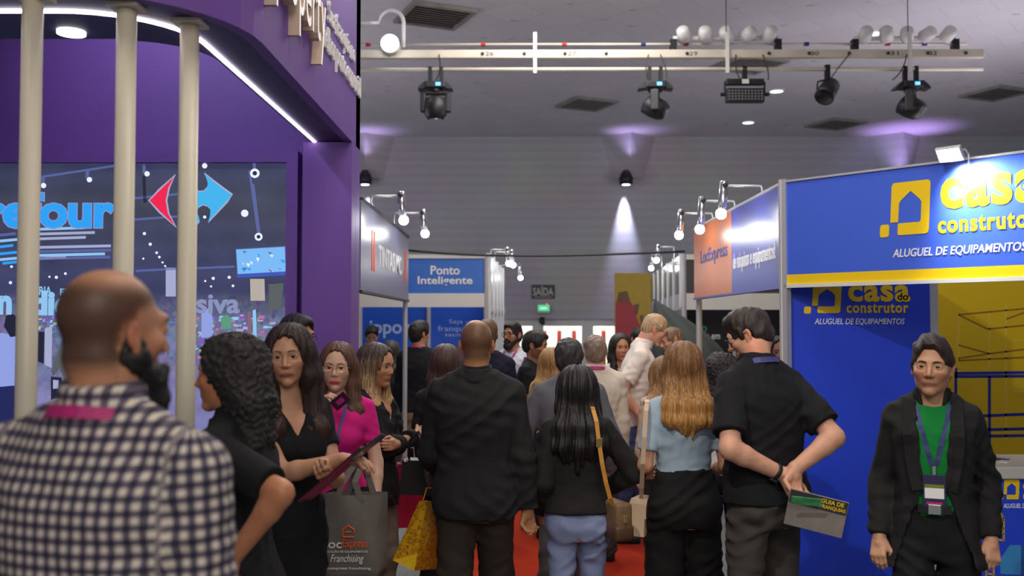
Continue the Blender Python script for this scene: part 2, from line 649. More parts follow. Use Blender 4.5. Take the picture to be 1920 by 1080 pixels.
MB().box(0.012, b.x - a.x - 0.012, -0.004, 0, 0.05, b.z - a.z - 0.012).build('lit_panel', mat('green_glow', (0.1, 0.8, 0.35), emit=0.55, ecol=(0.12, 0.85, 0.38)), t)
text('SAÍDA', plane_matrix((0, -0.004, 0), (1, 0, 0), (0, 0, 1)), 0.06, b.x - a.x - 0.06, 0.09, b.z - a.z - 0.05, mat('green_letters', (0.7, 1, 0.8), emit=0.9, ecol=(0.75, 1, 0.85)), t, bold=0.02)
MB().box(0.20, 0.22, -0.006, 0.0, b.z - a.z + 0.0, b.z - a.z + 0.02).build('indicator', mat('red_led', (1, 0.1, 0.1), emit=3, ecol=(1, 0.1, 0.1)), t)
p = at(1013, 604, WY - 0.1)
t = thing('security_camera', 'small black security camera over the exit door frame', 'camera', (p.x, WY, p.z))
MB().box(-0.03, 0.03, -0.06, 0.0, -0.02, 0.10).build('bracket', M_black, t)
MB().lathe([(0.05, -0.12), (0.055, 0.05), (0.02, 0.09)], 12, Matrix.Translation((0.05, -0.14, 0.05)) @ Matrix.Rotation(R(-50), 4, 'X')).build('camera_body', M_black, t, True)

# ================================================================= hanging lighting bar
BY = 12.0
xl = at(600, 130, BY).x
xr = at(1843, 130, BY).x
zb_low, zb_mid, zb_top = at(1260, 130, BY).z, at(1260, 102, BY).z, at(1260, 83, BY + 0.3).z
bar = thing('lighting_bar', 'long cream lighting bar with numbered beam hung under the ceiling', 'lighting rig', (0, BY, zb_low))
MB().tube([(xl, 0, 0), (xr, 0, 0)], 0.026, 10).build('lower_pipe', M_pipe, bar, True)
MB().box(xl, xr, -0.04, 0.04, zb_mid - zb_low - 0.052, zb_mid - zb_low + 0.052, b=0.008).build('numbered_beam', M_pipe, bar)
MB().tube([(xl, 0.3, zb_top - zb_low), (xr - 0.06, 0.3, zb_top - zb_low)], 0.018, 8).build('upper_pipe', M_pipe, bar, True)
PMb = plane_matrix((0, -0.041, 0), (1, 0, 0), (0, 0, 1))
for k, px in ((26, 918), (27, 1072), (29, 1299), (30, 1526), (31, 1675), (32, 1747)):
    x = at(px, 102, BY).x
    text(str(k), PMb, x - 0.05, x + 0.05, zb_mid - zb_low - 0.025, zb_mid - zb_low + 0.025, M_ink, bar, bold=0.0, name='beam_number')
for px in (905, 983, 1059, 1136, 1287, 1440, 1515, 1590, 1663, 1737, 1808):
    x = at(px, 102, BY).x
    MB().lathe([(0.022, 0.0), (0.022, 0.012), (0.012, 0.02)], 10, Matrix.Translation((x, -0.04, zb_mid - zb_low)) @ Matrix.Rotation(R(90), 4, 'X')).build('socket', M_ink, bar)
M_tape_r = mat('red_tape', srgb(175, 40, 40), 0.6)
M_tape_b = mat('blue_tape', srgb(45, 45, 110), 0.6)
for px, mm in ((690, M_tape_r), (906, M_tape_r), (1058, M_tape_r), (1206, M_tape_b), (1286, M_tape_r), (1512, M_tape_b), (1664, M_tape_r), (1733, M_tape_b)):
    x = at(px, 83, BY + 0.3).x
    MB().tube([(x - 0.03, 0.3, zb_top - zb_low), (x + 0.03, 0.3, zb_top - zb_low)], 0.026, 8).build('tape_mark', mm, bar)
for px in (1003, 1362, 1703):
    x = at(px, 100, BY).x
    hg = MB()
    hg.box(x - 0.022, x + 0.022, -0.065, -0.045, -0.06, zb_top - zb_low + 0.05)
    hg.build('hanger_bracket', M_white, bar)
    MB().tube([(x, 0, zb_mid - zb_low), (x, 0, CZ - zb_low)], 0.006, 6).build('suspension_wire', M_dark, bar)


def moving_head():
    t = thing('moving_head_light', '', 'stage light')
    for sx in (-0.09, 0.09):
        MB().box(sx - 0.03, sx + 0.03, -0.035, 0.035, -0.24, 0.05).build('clamp', M_black, t)
    b = MB()
    b.box(-0.16, 0.16, -0.15, 0.15, -0.36, -0.24, b=0.02)
    for sx in (-1, 1):
        b.prism([(sx * 0.16, -0.23), (sx * 0.26, -0.33), (sx * 0.28, -0.38), (sx * 0.16, -0.36)] if sx < 0 else [(sx * 0.16, -0.36), (sx * 0.28, -0.38), (sx * 0.26, -0.33), (sx * 0.16, -0.23)], -0.12, 0.12, Matrix.Rotation(R(90), 4, 'X'))
    b.build('base', M_dark, t)
    MB().box(0.01, 0.09, -0.156, -0.15, -0.33, -0.27).build('display', mat('blue_display', (0.1, 0.4, 1), emit=1.6, ecol=(0.15, 0.5, 1.0)), t)
    MB().lathe([(0.11, -0.41), (0.11, -0.36)], 16).build('turntable', M_black, t)
    return t


def yoke_and_head(t, wide, tilt):
    y = MB()
    for sx in (-1, 1):
        y.box(sx * wide - 0.045, sx * wide + 0.045, -0.07, 0.07, -0.78, -0.41, b=0.02)
    y.box(-wide, wide, -0.07, 0.07, -0.46, -0.40, b=0.015)
    y.build('yoke', M_dark, t)
    h = MB()
    h.lathe([(0.10, -0.20), (0.17, -0.17), (0.19, 0.0), (0.18, 0.12), (0.13, 0.2), (0.0, 0.21)], 16, Matrix.Translation((0, 0, -0.70)) @ Matrix.Rotation(tilt, 4, 'X'))
    h.build('lamp_head', M_black, t, True)
    MB().lathe([(0.0, 0.205), (0.10, 0.205), (0.10, 0.215), (0.0, 0.215)], 16, Matrix.Translation((0, 0, -0.70)) @ Matrix.Rotation(tilt, 4, 'X')).build('lens', M_chrome, t)


for px, rz, wide, lab in ((817, 0, 0.20, 'black moving head stage light hung by the purple booth fascia'),
                          (1228, R(80), 0.17, 'black moving head stage light beside the square wash panel'),
                          (1707, R(62), 0.17, 'black moving head stage light at the end of the lighting bar')):
    p = at(px, 130, BY)
    t = moving_head()
    tag(t, lab, None, 'moving head lights on the lighting bar')
    t.location = (p.x, BY, zb_low)
    yoke_and_head(t, wide, R(180 if px < 900 else 120))
    t.scale = (0.78, 0.78, 0.70)
    for ch in t.children:
        if ch.name.split('.')[0] in ('yoke', 'lamp_head', 'lens'):
            ch.rotation_euler = (0, 0, rz)
# wash panel
p = at(1396, 130, BY)
t = thing('wash_panel_light', 'black rectangular wash light with a grid of small lenses', 'stage light', (p.x, BY, zb_low))
t.scale = (0.95, 0.85, 0.80)
MB().box(-0.03, 0.03, -0.03, 0.03, -0.16, 0.05).build('clamp', M_black, t)
MB().box(-0.25, 0.25, -0.05, 0.07, -0.25, -0.16, b=0.01).build('driver_box', M_black, t)
MB().box(-0.045, 0.045, -0.056, -0.05, -0.24, -0.17).build('label_plate', M_white, t)
for sx in (-1, 1):
    MB().box(sx * 0.262 - 0.01, sx * 0.262 + 0.01, -0.02, 0.02, -0.42, -0.20).build('side_arm', M_dark, t)
    MB().lathe([(0.03, -0.03), (0.03, 0.03)], 10, Matrix.Translation((sx * 0.29, 0, -0.40)) @ Matrix.Rotation(R(90), 4, 'Y')).build('tilt_knob', M_black, t)
MB().box(-0.25, 0.25, -0.06, 0.06, -0.53, -0.31, b=0.008).build('lamp_body', M_black, t)
M_lensg = mat('grey_lens', srgb(120, 116, 120), 0.25, var=0.1)
for r_ in range(4):
    for c in range(11):
        MB().ball((-0.215 + c * 0.043, -0.06, -0.355 - r_ * 0.043), (0.014, 0.006, 0.014), 8, 4).build('lens', M_lensg, t)
# small par can
p = at(1551, 130, BY)
t = thing('par_can', 'small black tilted par can hanging from the lower pipe', 'stage light', (p.x, BY, zb_low))
MB().box(-0.03, 0.03, -0.03, 0.03, -0.16, 0.05).build('clamp', M_black, t)
MB().tube([(-0.13, 0, -0.26), (-0.12, 0, -0.16), (0.0, 0, -0.13), (0.12, 0, -0.16), (0.13, 0, -0.26)], 0.012, 6).build('yoke', M_black, t)
MB().lathe([(0.06, -0.17), (0.11, -0.14), (0.12, 0.0), (0.125, 0.13), (0.115, 0.13), (0.1, 0.10)], 16, Matrix.Translation((0, 0, -0.28)) @ Matrix.Rotation(R(35), 4, 'Y') @ Matrix.Rotation(R(150), 4, 'X')).build('lamp_body', M_black, t, True)
# rows of white cans
M_can = mat('white_can', (0.70, 0.69, 0.68), 0.4, var=0.05)
rnd = random.Random(4)
for (pxa, pxb, group) in ((1262, 1458, 'white can lights in the row above the wash panel'), (1602, 1790, 'white can lights in the row above the end moving head')):
    a, b = at(pxa, 72, BY + 0.3), at(pxb, 72, BY + 0.3)
    rail = thing('lamp_rail', 'short white lamp rail clamped %s' % ('above the wash panel' if pxa < 1500 else 'above the end moving head'), 'lamp rail', (a.x, BY + 0.3, a.z))
    L = b.x - a.x
    MB().tube([(0, 0, 0), (L, 0, 0)], 0.03, 8).build('rail', M_can, rail, True)
    for xx in (0.0, L):
        MB().box(xx - 0.04, xx + 0.04, -0.05, 0.05, -0.16, -0.02).build('clamp', M_black, rail)
    for k in range(5):
        x = a.x + L * (0.09 + 0.205 * k)
        nth = ('first', 'second', 'third', 'fourth', 'fifth')
        c = thing('can_light', 'white can light, %s' % ('%s from the neighbouring moving head on rail above wash panel' % nth[k] if pxa < 1500 else '%s from the beam end on rail above the end moving head' % nth[4 - k]), 'can light', (x, BY + 0.22, a.z + 0.03), 0, group)
        Mx = Matrix.Rotation(R(rnd.uniform(-38, 38)), 4, 'Z') @ Matrix.Rotation(R(rnd.uniform(48, 80)), 4, 'X')
        MB().lathe([(0.055, 0.10), (0.085, 0.07), (0.088, -0.08), (0.082, -0.08), (0.07, -0.05)], 14, Mx).build('housing', M_can, c, True)
        MB().lathe([(0.0, -0.055), (0.07, -0.055), (0.07, -0.05), (0.0, -0.05)], 14, Mx).build('reflector', M_chrome, c)
        MB().ball(Mx @ Vector((0, 0, -0.06)), 0.02, 8, 6).build('bulb', M_white, c)
# bright beam lamp on a looped pipe
p = at(735, 90, BY)
t = thing('beam_lamp', 'glaring white spotlight on a looped pipe above the lighting bar', 'stage light', (p.x, BY - 0.2, p.z))
MB().lathe([(0.09, 0.0), (0.11, 0.03), (0.11, 0.2), (0.05, 0.26)], 16, Matrix.Rotation(R(-90), 4, 'X')).build('housing', M_white, t, True)
MB().ball((0, -0.01, 0), (0.11, 0.03, 0.11), 16, 8).build('lamp_face', M_lamp, t, True)
lp = [(0.14, 0.25, 0.02), (0.14, 0.25, 0.3)] + [(-0.02 + 0.16 * math.cos(R(a_)), 0.25, 0.34 + 0.16 * math.sin(R(a_))) for a_ in range(0, 181, 20)] + [(-0.5, 0.25, 0.35)]
MB().tube(lp, 0.025, 8).build('looped_pipe', M_can, t, True)
spot_light('beam_lamp_light', (p.x, BY - 0.3, p.z), (1.0, 2.0, 0.0), 300, 80, 1.0, (0.95, 0.98, 1.0), 0.08)
# loose cables along the bar
cb = [(817, 823, 'to the moving head by the purple booth'), (1215, 1216, 'to the moving head beside the wash panel'), (1250, 1238, 'looping behind the moving head beside the wash panel'), (1390, 1380, 'to the clamp of the wash panel'), (1440, 1430, 'to the end of the wash panel'), (1556, 1592, 'to the small par can'), (1673, 1700, 'to the moving head at the end of the bar')]
for i, (pa, pb, lab) in enumerate(cb):
    a, b = at(pb, 102, BY - 0.06), at(pa, 150, BY - 0.06)
    mid = (a + b) / 2 + Vector((0.06 * (-1) ** i, 0, -0.06))
    pts = [a * (1 - s_) ** 2 + mid * 2 * s_ * (1 - s_) + b * s_ * s_ for s_ in [k / 8 for k in range(9)]]
    tag(MB().tube(pts, 0.008, 5).build('lamp_cable', M_black), 'thin black cable ' + lab, 'cable', 'black lamp cables on the lighting bar')

# ================================================================= purple booth
Z0, Z1 = 2.82, 4.25


def booth_path(off):
    """plan outline of the canopy edge, inset by off"""
    r = 0.62 - off
    pts = [(-1.0 - off, 6.1), (-1.0 - off, 3.74)]
    pts += [(-1.62 + r * math.cos(R(a_)), 3.74 + r * -math.sin(R(a_))) for a_ in range(9, 90, 9)]
    pts += [(-1.62, 3.74 - r), (-4.6, 3.74 - r)]
    return pts


booth = thing('purple_booth', 'tall purple exhibition booth with rounded canopy and white columns', 'booth', (0, 0, 0))
op, ip = booth_path(0.0), booth_path(0.05)
sp = [(-1.26, 6.1), (-1.26, 4.02)] + [(-1.56 + 0.30 * math.cos(R(a_)), 4.02 - 0.30 * math.sin(R(a_))) for a_ in range(9, 90, 9)] + [(-1.56, 3.70), (-4.6, 3.70)]


def ribbon_wall(pa, pb, z0, z1):
    m = MB()
    n = len(pa)
    vs = [(p[0], p[1], z0) for p in pa] + [(p[0], p[1], z1) for p in pa] + [(p[0], p[1], z0) for p in pb] + [(p[0], p[1], z1) for p in pb]
    fs = []
    for i in range(n - 1):
        fs += [(i + 1, i, n + i, n + i + 1), (2 * n + i, 2 * n + i + 1, 3 * n + i + 1, 3 * n + i), (i, i + 1, 2 * n + i + 1, 2 * n + i), (n + i + 1, n + i, 3 * n + i, 3 * n + i + 1)]
    fs += [(0, 2 * n, 3 * n, n), (n - 1, 2 * n - 1, 4 * n - 1, 3 * n - 1)]
    m.add(vs, fs)
    return m


ribbon_wall(op, ip, Z0, Z1).build('fascia', M_purple, booth)
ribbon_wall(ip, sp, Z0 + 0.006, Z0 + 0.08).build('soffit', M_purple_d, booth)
ribbon_wall([(p[0] - 0.0, p[1]) for p in sp], [(p[0] - 0.03, p[1] + 0.03) for p in sp], Z0 + 0.08, Z1).build('inner_fascia', M_purple, booth)
lp1, lp2 = booth_path(0.222), booth_path(0.236)
lp1[0] = (lp1[0][0], 5.84)
lp2[0] = (lp2[0][0], 5.84)
ribbon_wall(lp1, lp2, Z0 - 0.004, Z0 + 0.010).build('led_strip', M_led, booth)
MB().box(-4.6, -1.0, 5.95, 6.10, 0, Z1).build('back_wall', M_purple, booth)
MB().box(-1.30, -1.0, 5.80, 5.95, 0, Z0, b=0.004).build('pier', M_purple, booth)
MB().box(-4.6, -4.5, 3.2, 5.95, 0, Z0).build('side_wall', M_purple, booth)
sx1 = at(540, 300, 5.9).x
sz1 = at(540, 306, 5.9).z
for nm, q in (('frame_top', [(-4.5, sz1 + 0.07), (sx1 + 0.07, sz1 + 0.07), (sx1, sz1), (-4.5, sz1)]), ('frame_side', [(sx1, 0.25), (sx1, sz1), (sx1 + 0.07, sz1 + 0.07), (sx1 + 0.07, 0.25)])):
    MB().prism(list(reversed(q)), 5.86, 5.95, Matrix(((1, 0, 0, 0), (0, 0, 1, 0), (0, 1, 0, 0), (0, 0, 0, 1)))).build('screen_frame', M_purple, booth)
for px, py in ((62, -8), (238, 12), (356, 42)):
    D = 3.4
    for _ in range(15):
        D *= (Z0 - CAM.z) / (at(px, py, D).z - CAM.z)
    p = at(px, py, D)
    MB().lathe([(0.034, 0.0), (0.034, Z0)], 20).build('column', M_cream, booth, True, (p.x, p.y, 0))
    MB().box(-0.055, 0.055, -0.055, 0.055, Z0 - 0.012, Z0 + 0.004, b=0.003).build('column_cap', M_cream, booth, False, (p.x, p.y, 0))
    MB().lathe([(0.07, 0.0), (0.07, 0.012), (0.036, 0.016)], 20).build('column_foot', M_cream, booth, False, (p.x, p.y, 0))
p = at(127, 50, 3.57)
dl = MB().lathe([(0.0, -0.006), (0.052, -0.006), (0.052, 0.01), (0.0, 0.01)], 20).build('downlight', mat('canopy_downlight', (1, 1, 1), emit=3.0, ecol=(0.85, 1.0, 0.92)), booth, False, (p.x, 3.60, Z0))
spot_light('canopy_spot', (-2.3, 4.3, 4.15), (-1.9, 6.0, 3.1), 100, 95, 1.0, (0.75, 0.72, 1.0), 0.08)
spot_light('fascia_spot', (-0.55, 5.45, 4.7), (-1.0, 5.4, 3.4), 42, 70, 1.0, (0.72, 0.70, 1.0), 0.06)
# lettering on the aisle side of the fascia
PMf = plane_matrix((-1.0, 0, 0), (0, 1, 0), (0, 0, 1))
M_chan = mat('channel_letter_face', (0.9, 0.88, 0.86), 0.45, emit=0.35, ecol=(1, 0.95, 0.93))
text('property', PMf, 3.76, 4.74, 2.98, 3.33, M_chan, booth, bold=0.0, spacing=1.06, depth=0.05, name='channel_letters', side=mat('channel_letter_side', srgb(206, 182, 160), 0.5, var=0.05))
M_small = mat('small_cut_letters', (0.78, 0.76, 0.72), 0.5)
text('Sua franquia no', PMf, 5.00, 5.82, 3.27, 3.425, M_small, booth, bold=0.0, spacing=1.08, depth=0.015, name='cut_letters')
text('melhor ponto comercial', PMf, 4.84, 6.05, 3.10, 3.275, M_small, booth, bold=0.0, spacing=1.08, depth=0.015, name='cut_letters')

# ----------------------------------------------------------------- video wall
def node_screen():
    m = bpy.data.materials.new('video_wall_picture')
    m.use_nodes = True
    nt = m.node_tree
    L = nt.links
    p = nt.nodes['Principled BSDF']
    p.inputs['Base Color'].default_value = (0.01, 0.01, 0.012, 1)
    p.inputs['Roughness'].default_value = 0.4
    tc = nt.nodes.new('ShaderNodeTexCoord')
    sep = nt.nodes.new('ShaderNodeSeparateXYZ')
    L.new(tc.outputs['Object'], sep.inputs['Vector'])
    # height bands: dark shop ceiling above, busy shop floor, pale floor at the bottom
    mr = nt.nodes.new('ShaderNodeMapRange')
    mr.inputs['From Min'].default_value = 0.5
    mr.inputs['From Max'].default_value = 2.7
    L.new(sep.outputs['Z'], mr.inputs['Value'])
    cr = nt.nodes.new('ShaderNodeValToRGB')
    e = cr.color_ramp.elements
    e[0].position, e[0].color = 0.0, (*srgb(120, 128, 185), 1)
    e[1].position, e[1].color = 1.0, (*srgb(58, 62, 92), 1)
    for pos, c in ((0.33, (126, 124, 176)), (0.44, (96, 98, 148)), (0.54, (84, 90, 140)), (0.62, (58, 62, 100)), (0.75, (62, 66, 98)), (0.88, (62, 66, 84))):
        q = e.new(pos)
        q.color = (*srgb(*c), 1)
    L.new(mr.outputs['Result'], cr.inputs['Fac'])
    # clutter
    vo = nt.nodes.new('ShaderNodeTexVoronoi')
    vo.inputs['Scale'].default_value = 40
    L.new(tc.outputs['Object'], vo.inputs['Vector'])
    hs = nt.nodes.new('ShaderNodeHueSaturation')
    hs.inputs['Saturation'].default_value = 0.75
    hs.inputs['Value'].default_value = 0.9
    L.new(vo.outputs['Color'], hs.inputs['Color'])
    band = nt.nodes.new('ShaderNodeValToRGB')
    be = band.color_ramp.elements
    be[0].position, be[0].color = 0.28, (0, 0, 0, 1)
    be[1].position, be[1].color = 0.64, (0, 0, 0, 1)
    for pos, c in ((0.40, 0.10), (0.52, 0.16), (0.60, 0.10)):
        q = be.new(pos)
        q.color = (c, c, c, 1)
    L.new(mr.outputs['Result'], band.inputs['Fac'])
    mx = nt.nodes.new('ShaderNodeMix')
    mx.data_type = 'RGBA'
    L.new(band.outputs['Color'], mx.inputs['Factor'])
    L.new(cr.outputs['Color'], mx.inputs['A'])
    L.new(hs.outputs['Color'], mx.inputs['B'])
    # soft variation and led lines
    ns = nt.nodes.new('ShaderNodeTexNoise')
    ns.inputs['Scale'].default_value = 3.0
    ns.inputs['Detail'].default_value = 4
    L.new(tc.outputs['Object'], ns.inputs['Vector'])
    wv = nt.nodes.new('ShaderNodeTexWave')
    wv.bands_direction = 'Z'
    wv.inputs['Scale'].default_value = 2.1
    wv.inputs['Distortion'].default_value = 0.3
    L.new(tc.outputs['Object'], wv.inputs['Vector'])
    ad = nt.nodes.new('ShaderNodeMath')
    ad.operation = 'MULTIPLY_ADD'
    ad.inputs[1].default_value = 0.9
    ad.inputs[2].default_value = 0.45
    L.new(ns.outputs['Fac'], ad.inputs[0])
    ad2 = nt.nodes.new('ShaderNodeMath')
    ad2.operation = 'MULTIPLY_ADD'
    ad2.inputs[1].default_value = 0.14
    L.new(wv.outputs['Fac'], ad2.inputs[0])
    L.new(ad.outputs['Value'], ad2.inputs[2])
    L.new(mx.outputs['Result'], p.inputs['Emission Color'])
    L.new(ad2.outputs['Value'], p.inputs['Emission Strength'])
    return m


SD = 5.90
vw = thing('video_wall', 'large led video wall showing a supermarket with glowing signs', 'screen', (0, SD, 0))
MB().box(-4.45, sx1, 0.0, 0.045, 0.5, sz1).build('screen_panel', node_screen(), vw)
PMs = plane_matrix((0, -0.001, 0), (1, 0, 0), (0, 0, 1))


def glow(name, rgb, k=1.0):
    return mat(name, (0.01, 0.01, 0.01), 0.5, emit=k, ecol=srgb(*rgb))


G_blue = glow('picture_cyan', (40, 160, 245), 1.0)
G_halo = glow('picture_halo', (150, 160, 225), 0.8)
G_red = glow('picture_red', (240, 28, 75), 1.0)
G_white = glow('picture_white', (225, 232, 255), 1.1)
G_ice = glow('picture_ice_blue', (150, 205, 250), 0.9)
G_dim = glow('picture_dim_blue', (92, 104, 165), 0.9)
G_dk = glow('picture_dark', (30, 32, 52), 1.0)
G_pale = glow('picture_pale', (172, 178, 215), 0.9)
G_green = glow('picture_green', (92, 158, 128), 0.9)
G_olive = glow('picture_olive', (96, 102, 104), 0.8)
G_shirt = glow('picture_shirt_blue', (150, 166, 235), 0.9)


def sc(px, py):
    p = at(px, py, SD)
    return (p.x, p.z)


def spoly(pts, m, name='picture_shape', off=0.0006, wide=None):
    q = [sc(*p) for p in pts]
    a_ = sum(q[i][0] * q[(i + 1) % len(q)][1] - q[(i + 1) % len(q)][0] * q[i][1] for i in range(len(q)))
    if a_ < 0:
        q.reverse()
    return flat(q, PMs, 0.0005, m, vw, name, off)


def sline(a, b, w_, m, name='picture_line', off=0.0006):
    a_, b_ = Vector(a), Vector(b)
    n_ = Vector((-(b_ - a_).y, (b_ - a_).x)).normalized() * w_ / 2
    return spoly([a_ + n_, b_ + n_, b_ - n_, a_ - n_], m, name, off)


def sdot(px, py, r, m, ry=None, name='picture_light', off=0.0012):
    return spoly([(px + r * math.cos(2 * PI * k / 12), py + (ry or r) * math.sin(2 * PI * k / 12)) for k in range(12)], m, name, off)


def stext(s, x0, y0, x1, y1, m, bold=0.03, off=0.002, name='picture_lettering', shear=0.0):
    a_, b_ = sc(x0, y1), sc(x1, y0)
    text(s, PMs, a_[0], b_[0], a_[1], b_[1], m, vw, bold=bold, depth=0.0006, off=off, name=name, shear=shear)


# the supermarket word sign and emblem
stext('Carrefour', -178, 359, 219, 430, G_halo, bold=0.055, off=0.0018)
stext('Carrefour', -176, 361, 217, 428, G_blue, bold=0.035, off=0.0030)
lw = [(281, 376), (300, 357), (327, 331), (316, 352), (311, 376), (315, 400), (329, 424), (300, 396)]
spoly([(278, 376), (298, 354), (330, 326), (319, 352), (314, 376), (318, 400), (332, 428), (298, 399)], G_pale, 'emblem_outline', 0.0012)
spoly(lw, G_red, 'emblem_arrow', 0.0022)
rw = [(364, 326), (368, 330), (371, 334), (369, 340), (366, 346), (367, 354), (373, 360), (382, 359), (389, 352), (390, 343), (387, 334), (383, 325), (400, 340), (420, 355), (435, 366), (425, 378), (408, 396), (390, 417), (394, 406), (395, 394), (390, 386), (381, 383), (372, 388), (369, 397), (373, 406), (375, 414), (369, 421), (365, 425), (345, 405), (345, 345)]
spoly([(x + (2 if x > 390 else 0), y + (-2 if y < 375 else 2)) for x, y in rw], G_pale, 'emblem_outline', 0.0012)
spoly(rw, glow('picture_emblem_blue', (62, 178, 235), 1.0), 'emblem_bird', 0.0022)
# ceiling rails and lamps of the shop
for a_, b_ in (((70, 333), (215, 311)), ((250, 372), (345, 363)), ((250, 412), (345, 405)), ((475, 345), (487, 440)), ((255, 508), (330, 504)), ((365, 503), (440, 500)), ((468, 320), (484, 436))):
    sline(a_, b_, 4, G_dim)
for a_, b_ in (((80, 345), (82, 330)), ((163, 335), (165, 318)), ((271, 325), (270, 309)), ((272, 380), (270, 330)), ((477, 318), (477, 306))):
    sline(a_, b_, 6, G_dim if a_[0] != 272 else G_dk)
for px, py, r_ in ((82, 348, 5), (168, 337, 5), (276, 326, 5), (384, 311, 5), (459, 400, 7), (384, 407, 3), (271, 438, 3), (282, 458, 3), (294, 474, 2.5), (299, 482, 2.5), (305, 492, 2), (310, 499, 2), (269, 485, 2), (400, 522, 3), (430, 520, 3), (385, 527, 2), (396, 537, 2), (437, 536, 2.5), (106, 520, 3), (123, 513, 2.5), (20, 530, 3), (70, 527, 2), (140, 530, 2.5), (93, 519, 2), (22, 500, 2.5), (50, 508, 2)):
    sdot(px, py, r_, G_white)
for px, py, r_ in ((478, 325, 9), (485, 444, 7.5)):
    sdot(px, py, r_, G_white)
    sdot(px, py, r_ * 0.48, G_dk, off=0.0024)
for k, (x0, x1, y_) in enumerate(((70, 161, 429), (70, 178, 438), (70, 161, 447), (0, 30, 440), (0, 33, 451), (0, 25, 462), (70, 208, 463), (70, 208, 471), (70, 197, 478), (0, 32, 475), (70, 124, 484), (70, 207, 484), (0, 32, 486), (5, 32, 493))):
    sline((x0, y_ + 1), (x1, y_ - 2), 5, (G_ice, G_blue, G_pale, G_dim)[k % 4] if k != 1 else G_pale)
# hanging screen, posters and word signs in the picture
spoly([(442, 467), (536, 461), (540, 516), (445, 520)], G_dim, 'picture_screen')
spoly([(443, 468), (534, 463), (536, 509), (446, 514)], glow('picture_screen_glow', (120, 185, 245), 1.0), 'picture_screen', 0.0012)
rs = random.Random(3)
for k in range(16):
    x, y = rs.uniform(450, 528), rs.uniform(470, 507)
    spoly([(x, y), (x + rs.uniform(3, 9), y + 1), (x + rs.uniform(2, 6), y + rs.uniform(3, 9))], (G_white, G_dim, G_blue)[k % 3], off=0.0020)
spoly([(445, 514), (536, 509), (539, 516), (447, 521)], glow('picture_banner_blue', (60, 88, 190), 0.9), off=0.0020)
spoly([(311, 502), (330, 502), (330, 556), (311, 556)], G_pale, 'picture_poster')
spoly([(469, 523), (496, 523), (497, 564), (470, 564)], glow('picture_poster_cream', (188, 178, 168), 0.9), 'picture_poster')
spoly([(504, 533), (532, 531), (527, 580), (504, 582)], G_olive, 'picture_poster')
stext('PADARIA', 34, 537, 97, 553, G_ice, 0.02)
stext('FRIOS', 113, 541, 165, 554, G_ice, 0.02)
stext('n', -4, 554, 23, 590, G_ice, 0.05)
stext('dico', 58, 545, 165, 592, G_ice, 0.05)
stext('siva', 368, 552, 450, 588, glow('picture_ghost', (150, 160, 205), 0.8), 0.03)
# shoppers and shelves in the picture, flat shapes only
spoly([(8, 612), (12, 592), (24, 588), (34, 596), (34, 630), (20, 632)], G_dk, 'picture_figure', 0.0020)
spoly([(-30, 640), (2, 624), (28, 628), (36, 640), (36, 722), (-30, 728)], G_shirt, 'picture_figure')
spoly([(-30, 728), (36, 722), (34, 830), (-30, 830)], glow('picture_jeans', (32, 40, 92), 0.9), 'picture_figure')
spoly([(116, 640), (128, 622), (150, 625), (158, 660), (150, 730), (125, 724), (112, 690), (100, 706), (96, 696)], G_olive, 'picture_figure')
spoly([(96, 706), (116, 708), (115, 745), (96, 750)], G_dk, 'picture_basket', 0.0020)
spoly([(100, 712), (111, 713), (110, 728), (100, 729)], G_pale, 'picture_basket', 0.0030)
spoly([(66, 622), (84, 622), (82, 682), (68, 676)], G_dk, 'picture_counter')
spoly([(84, 615), (98, 612), (97, 690), (84, 684)], G_pale, 'picture_counter')
spoly([(378, 582), (394, 578), (400, 600), (398, 632), (378, 634)], G_shirt, 'picture_figure', 0.002)
spoly([(415, 596), (424, 590), (434, 596), (434, 616), (416, 618)], G_green, 'picture_figure', 0.002)
spoly([(474, 582), (480, 580), (482, 650), (475, 650)], G_ice, 'picture_post', 0.002)
spoly([(464, 585), (471, 584), (472, 640), (465, 640)], glow('picture_terracotta', (150, 106, 120), 0.8), 'picture_post', 0.002)
M_clut = [glow('picture_fruit_cream', (202, 196, 190), 0.9), glow('picture_fruit_pink', (196, 128, 160), 0.8), glow('picture_leaf', (92, 130, 120), 0.8), G_pale, G_dim, glow('picture_flower', (130, 90, 200), 0.9), G_ice]
for k in range(290):
    if k < 240:
        x, y = rs.uniform(362, 538), 690 - 100 * rs.random() ** 0.8
    else:
        x, y = rs.uniform(64, 132), rs.uniform(588, 616)
    if x > 500 and y < 600:
        continue
    w_, h_ = rs.uniform(4, 12), rs.uniform(2, 7)
    spoly([(x, y), (x + w_, y + rs.uniform(-2, 2)), (x + w_ * 0.8, y + h_), (x - 1, y + h_)], M_clut[rs.randrange(7)], 'picture_goods', 0.0014 + 0.0000007 * k)

# ================================================================= system-built booths
ZT, ZF = 2.51, 1.93
glossy = dict(coat=0.6)
M_fasL = mat('grey_blue_fascia', srgb(112, 112, 138), 0.34, spec=0.9, var=0.04)
M_fasP = mat('violet_fascia', srgb(74, 78, 168), 0.34, spec=0.9, var=0.04)
M_fasO = mat('orange_fascia', srgb(214, 120, 64), 0.34, spec=0.9, var=0.06, vscale=2)


def post(parent, x, y, z1=ZT, r=0.022):
    m = MB()
    m.lathe([(r, 0.0), (r, z1)], 8)
    return m.build('post', M_alu, parent, False, (x, y, 0))


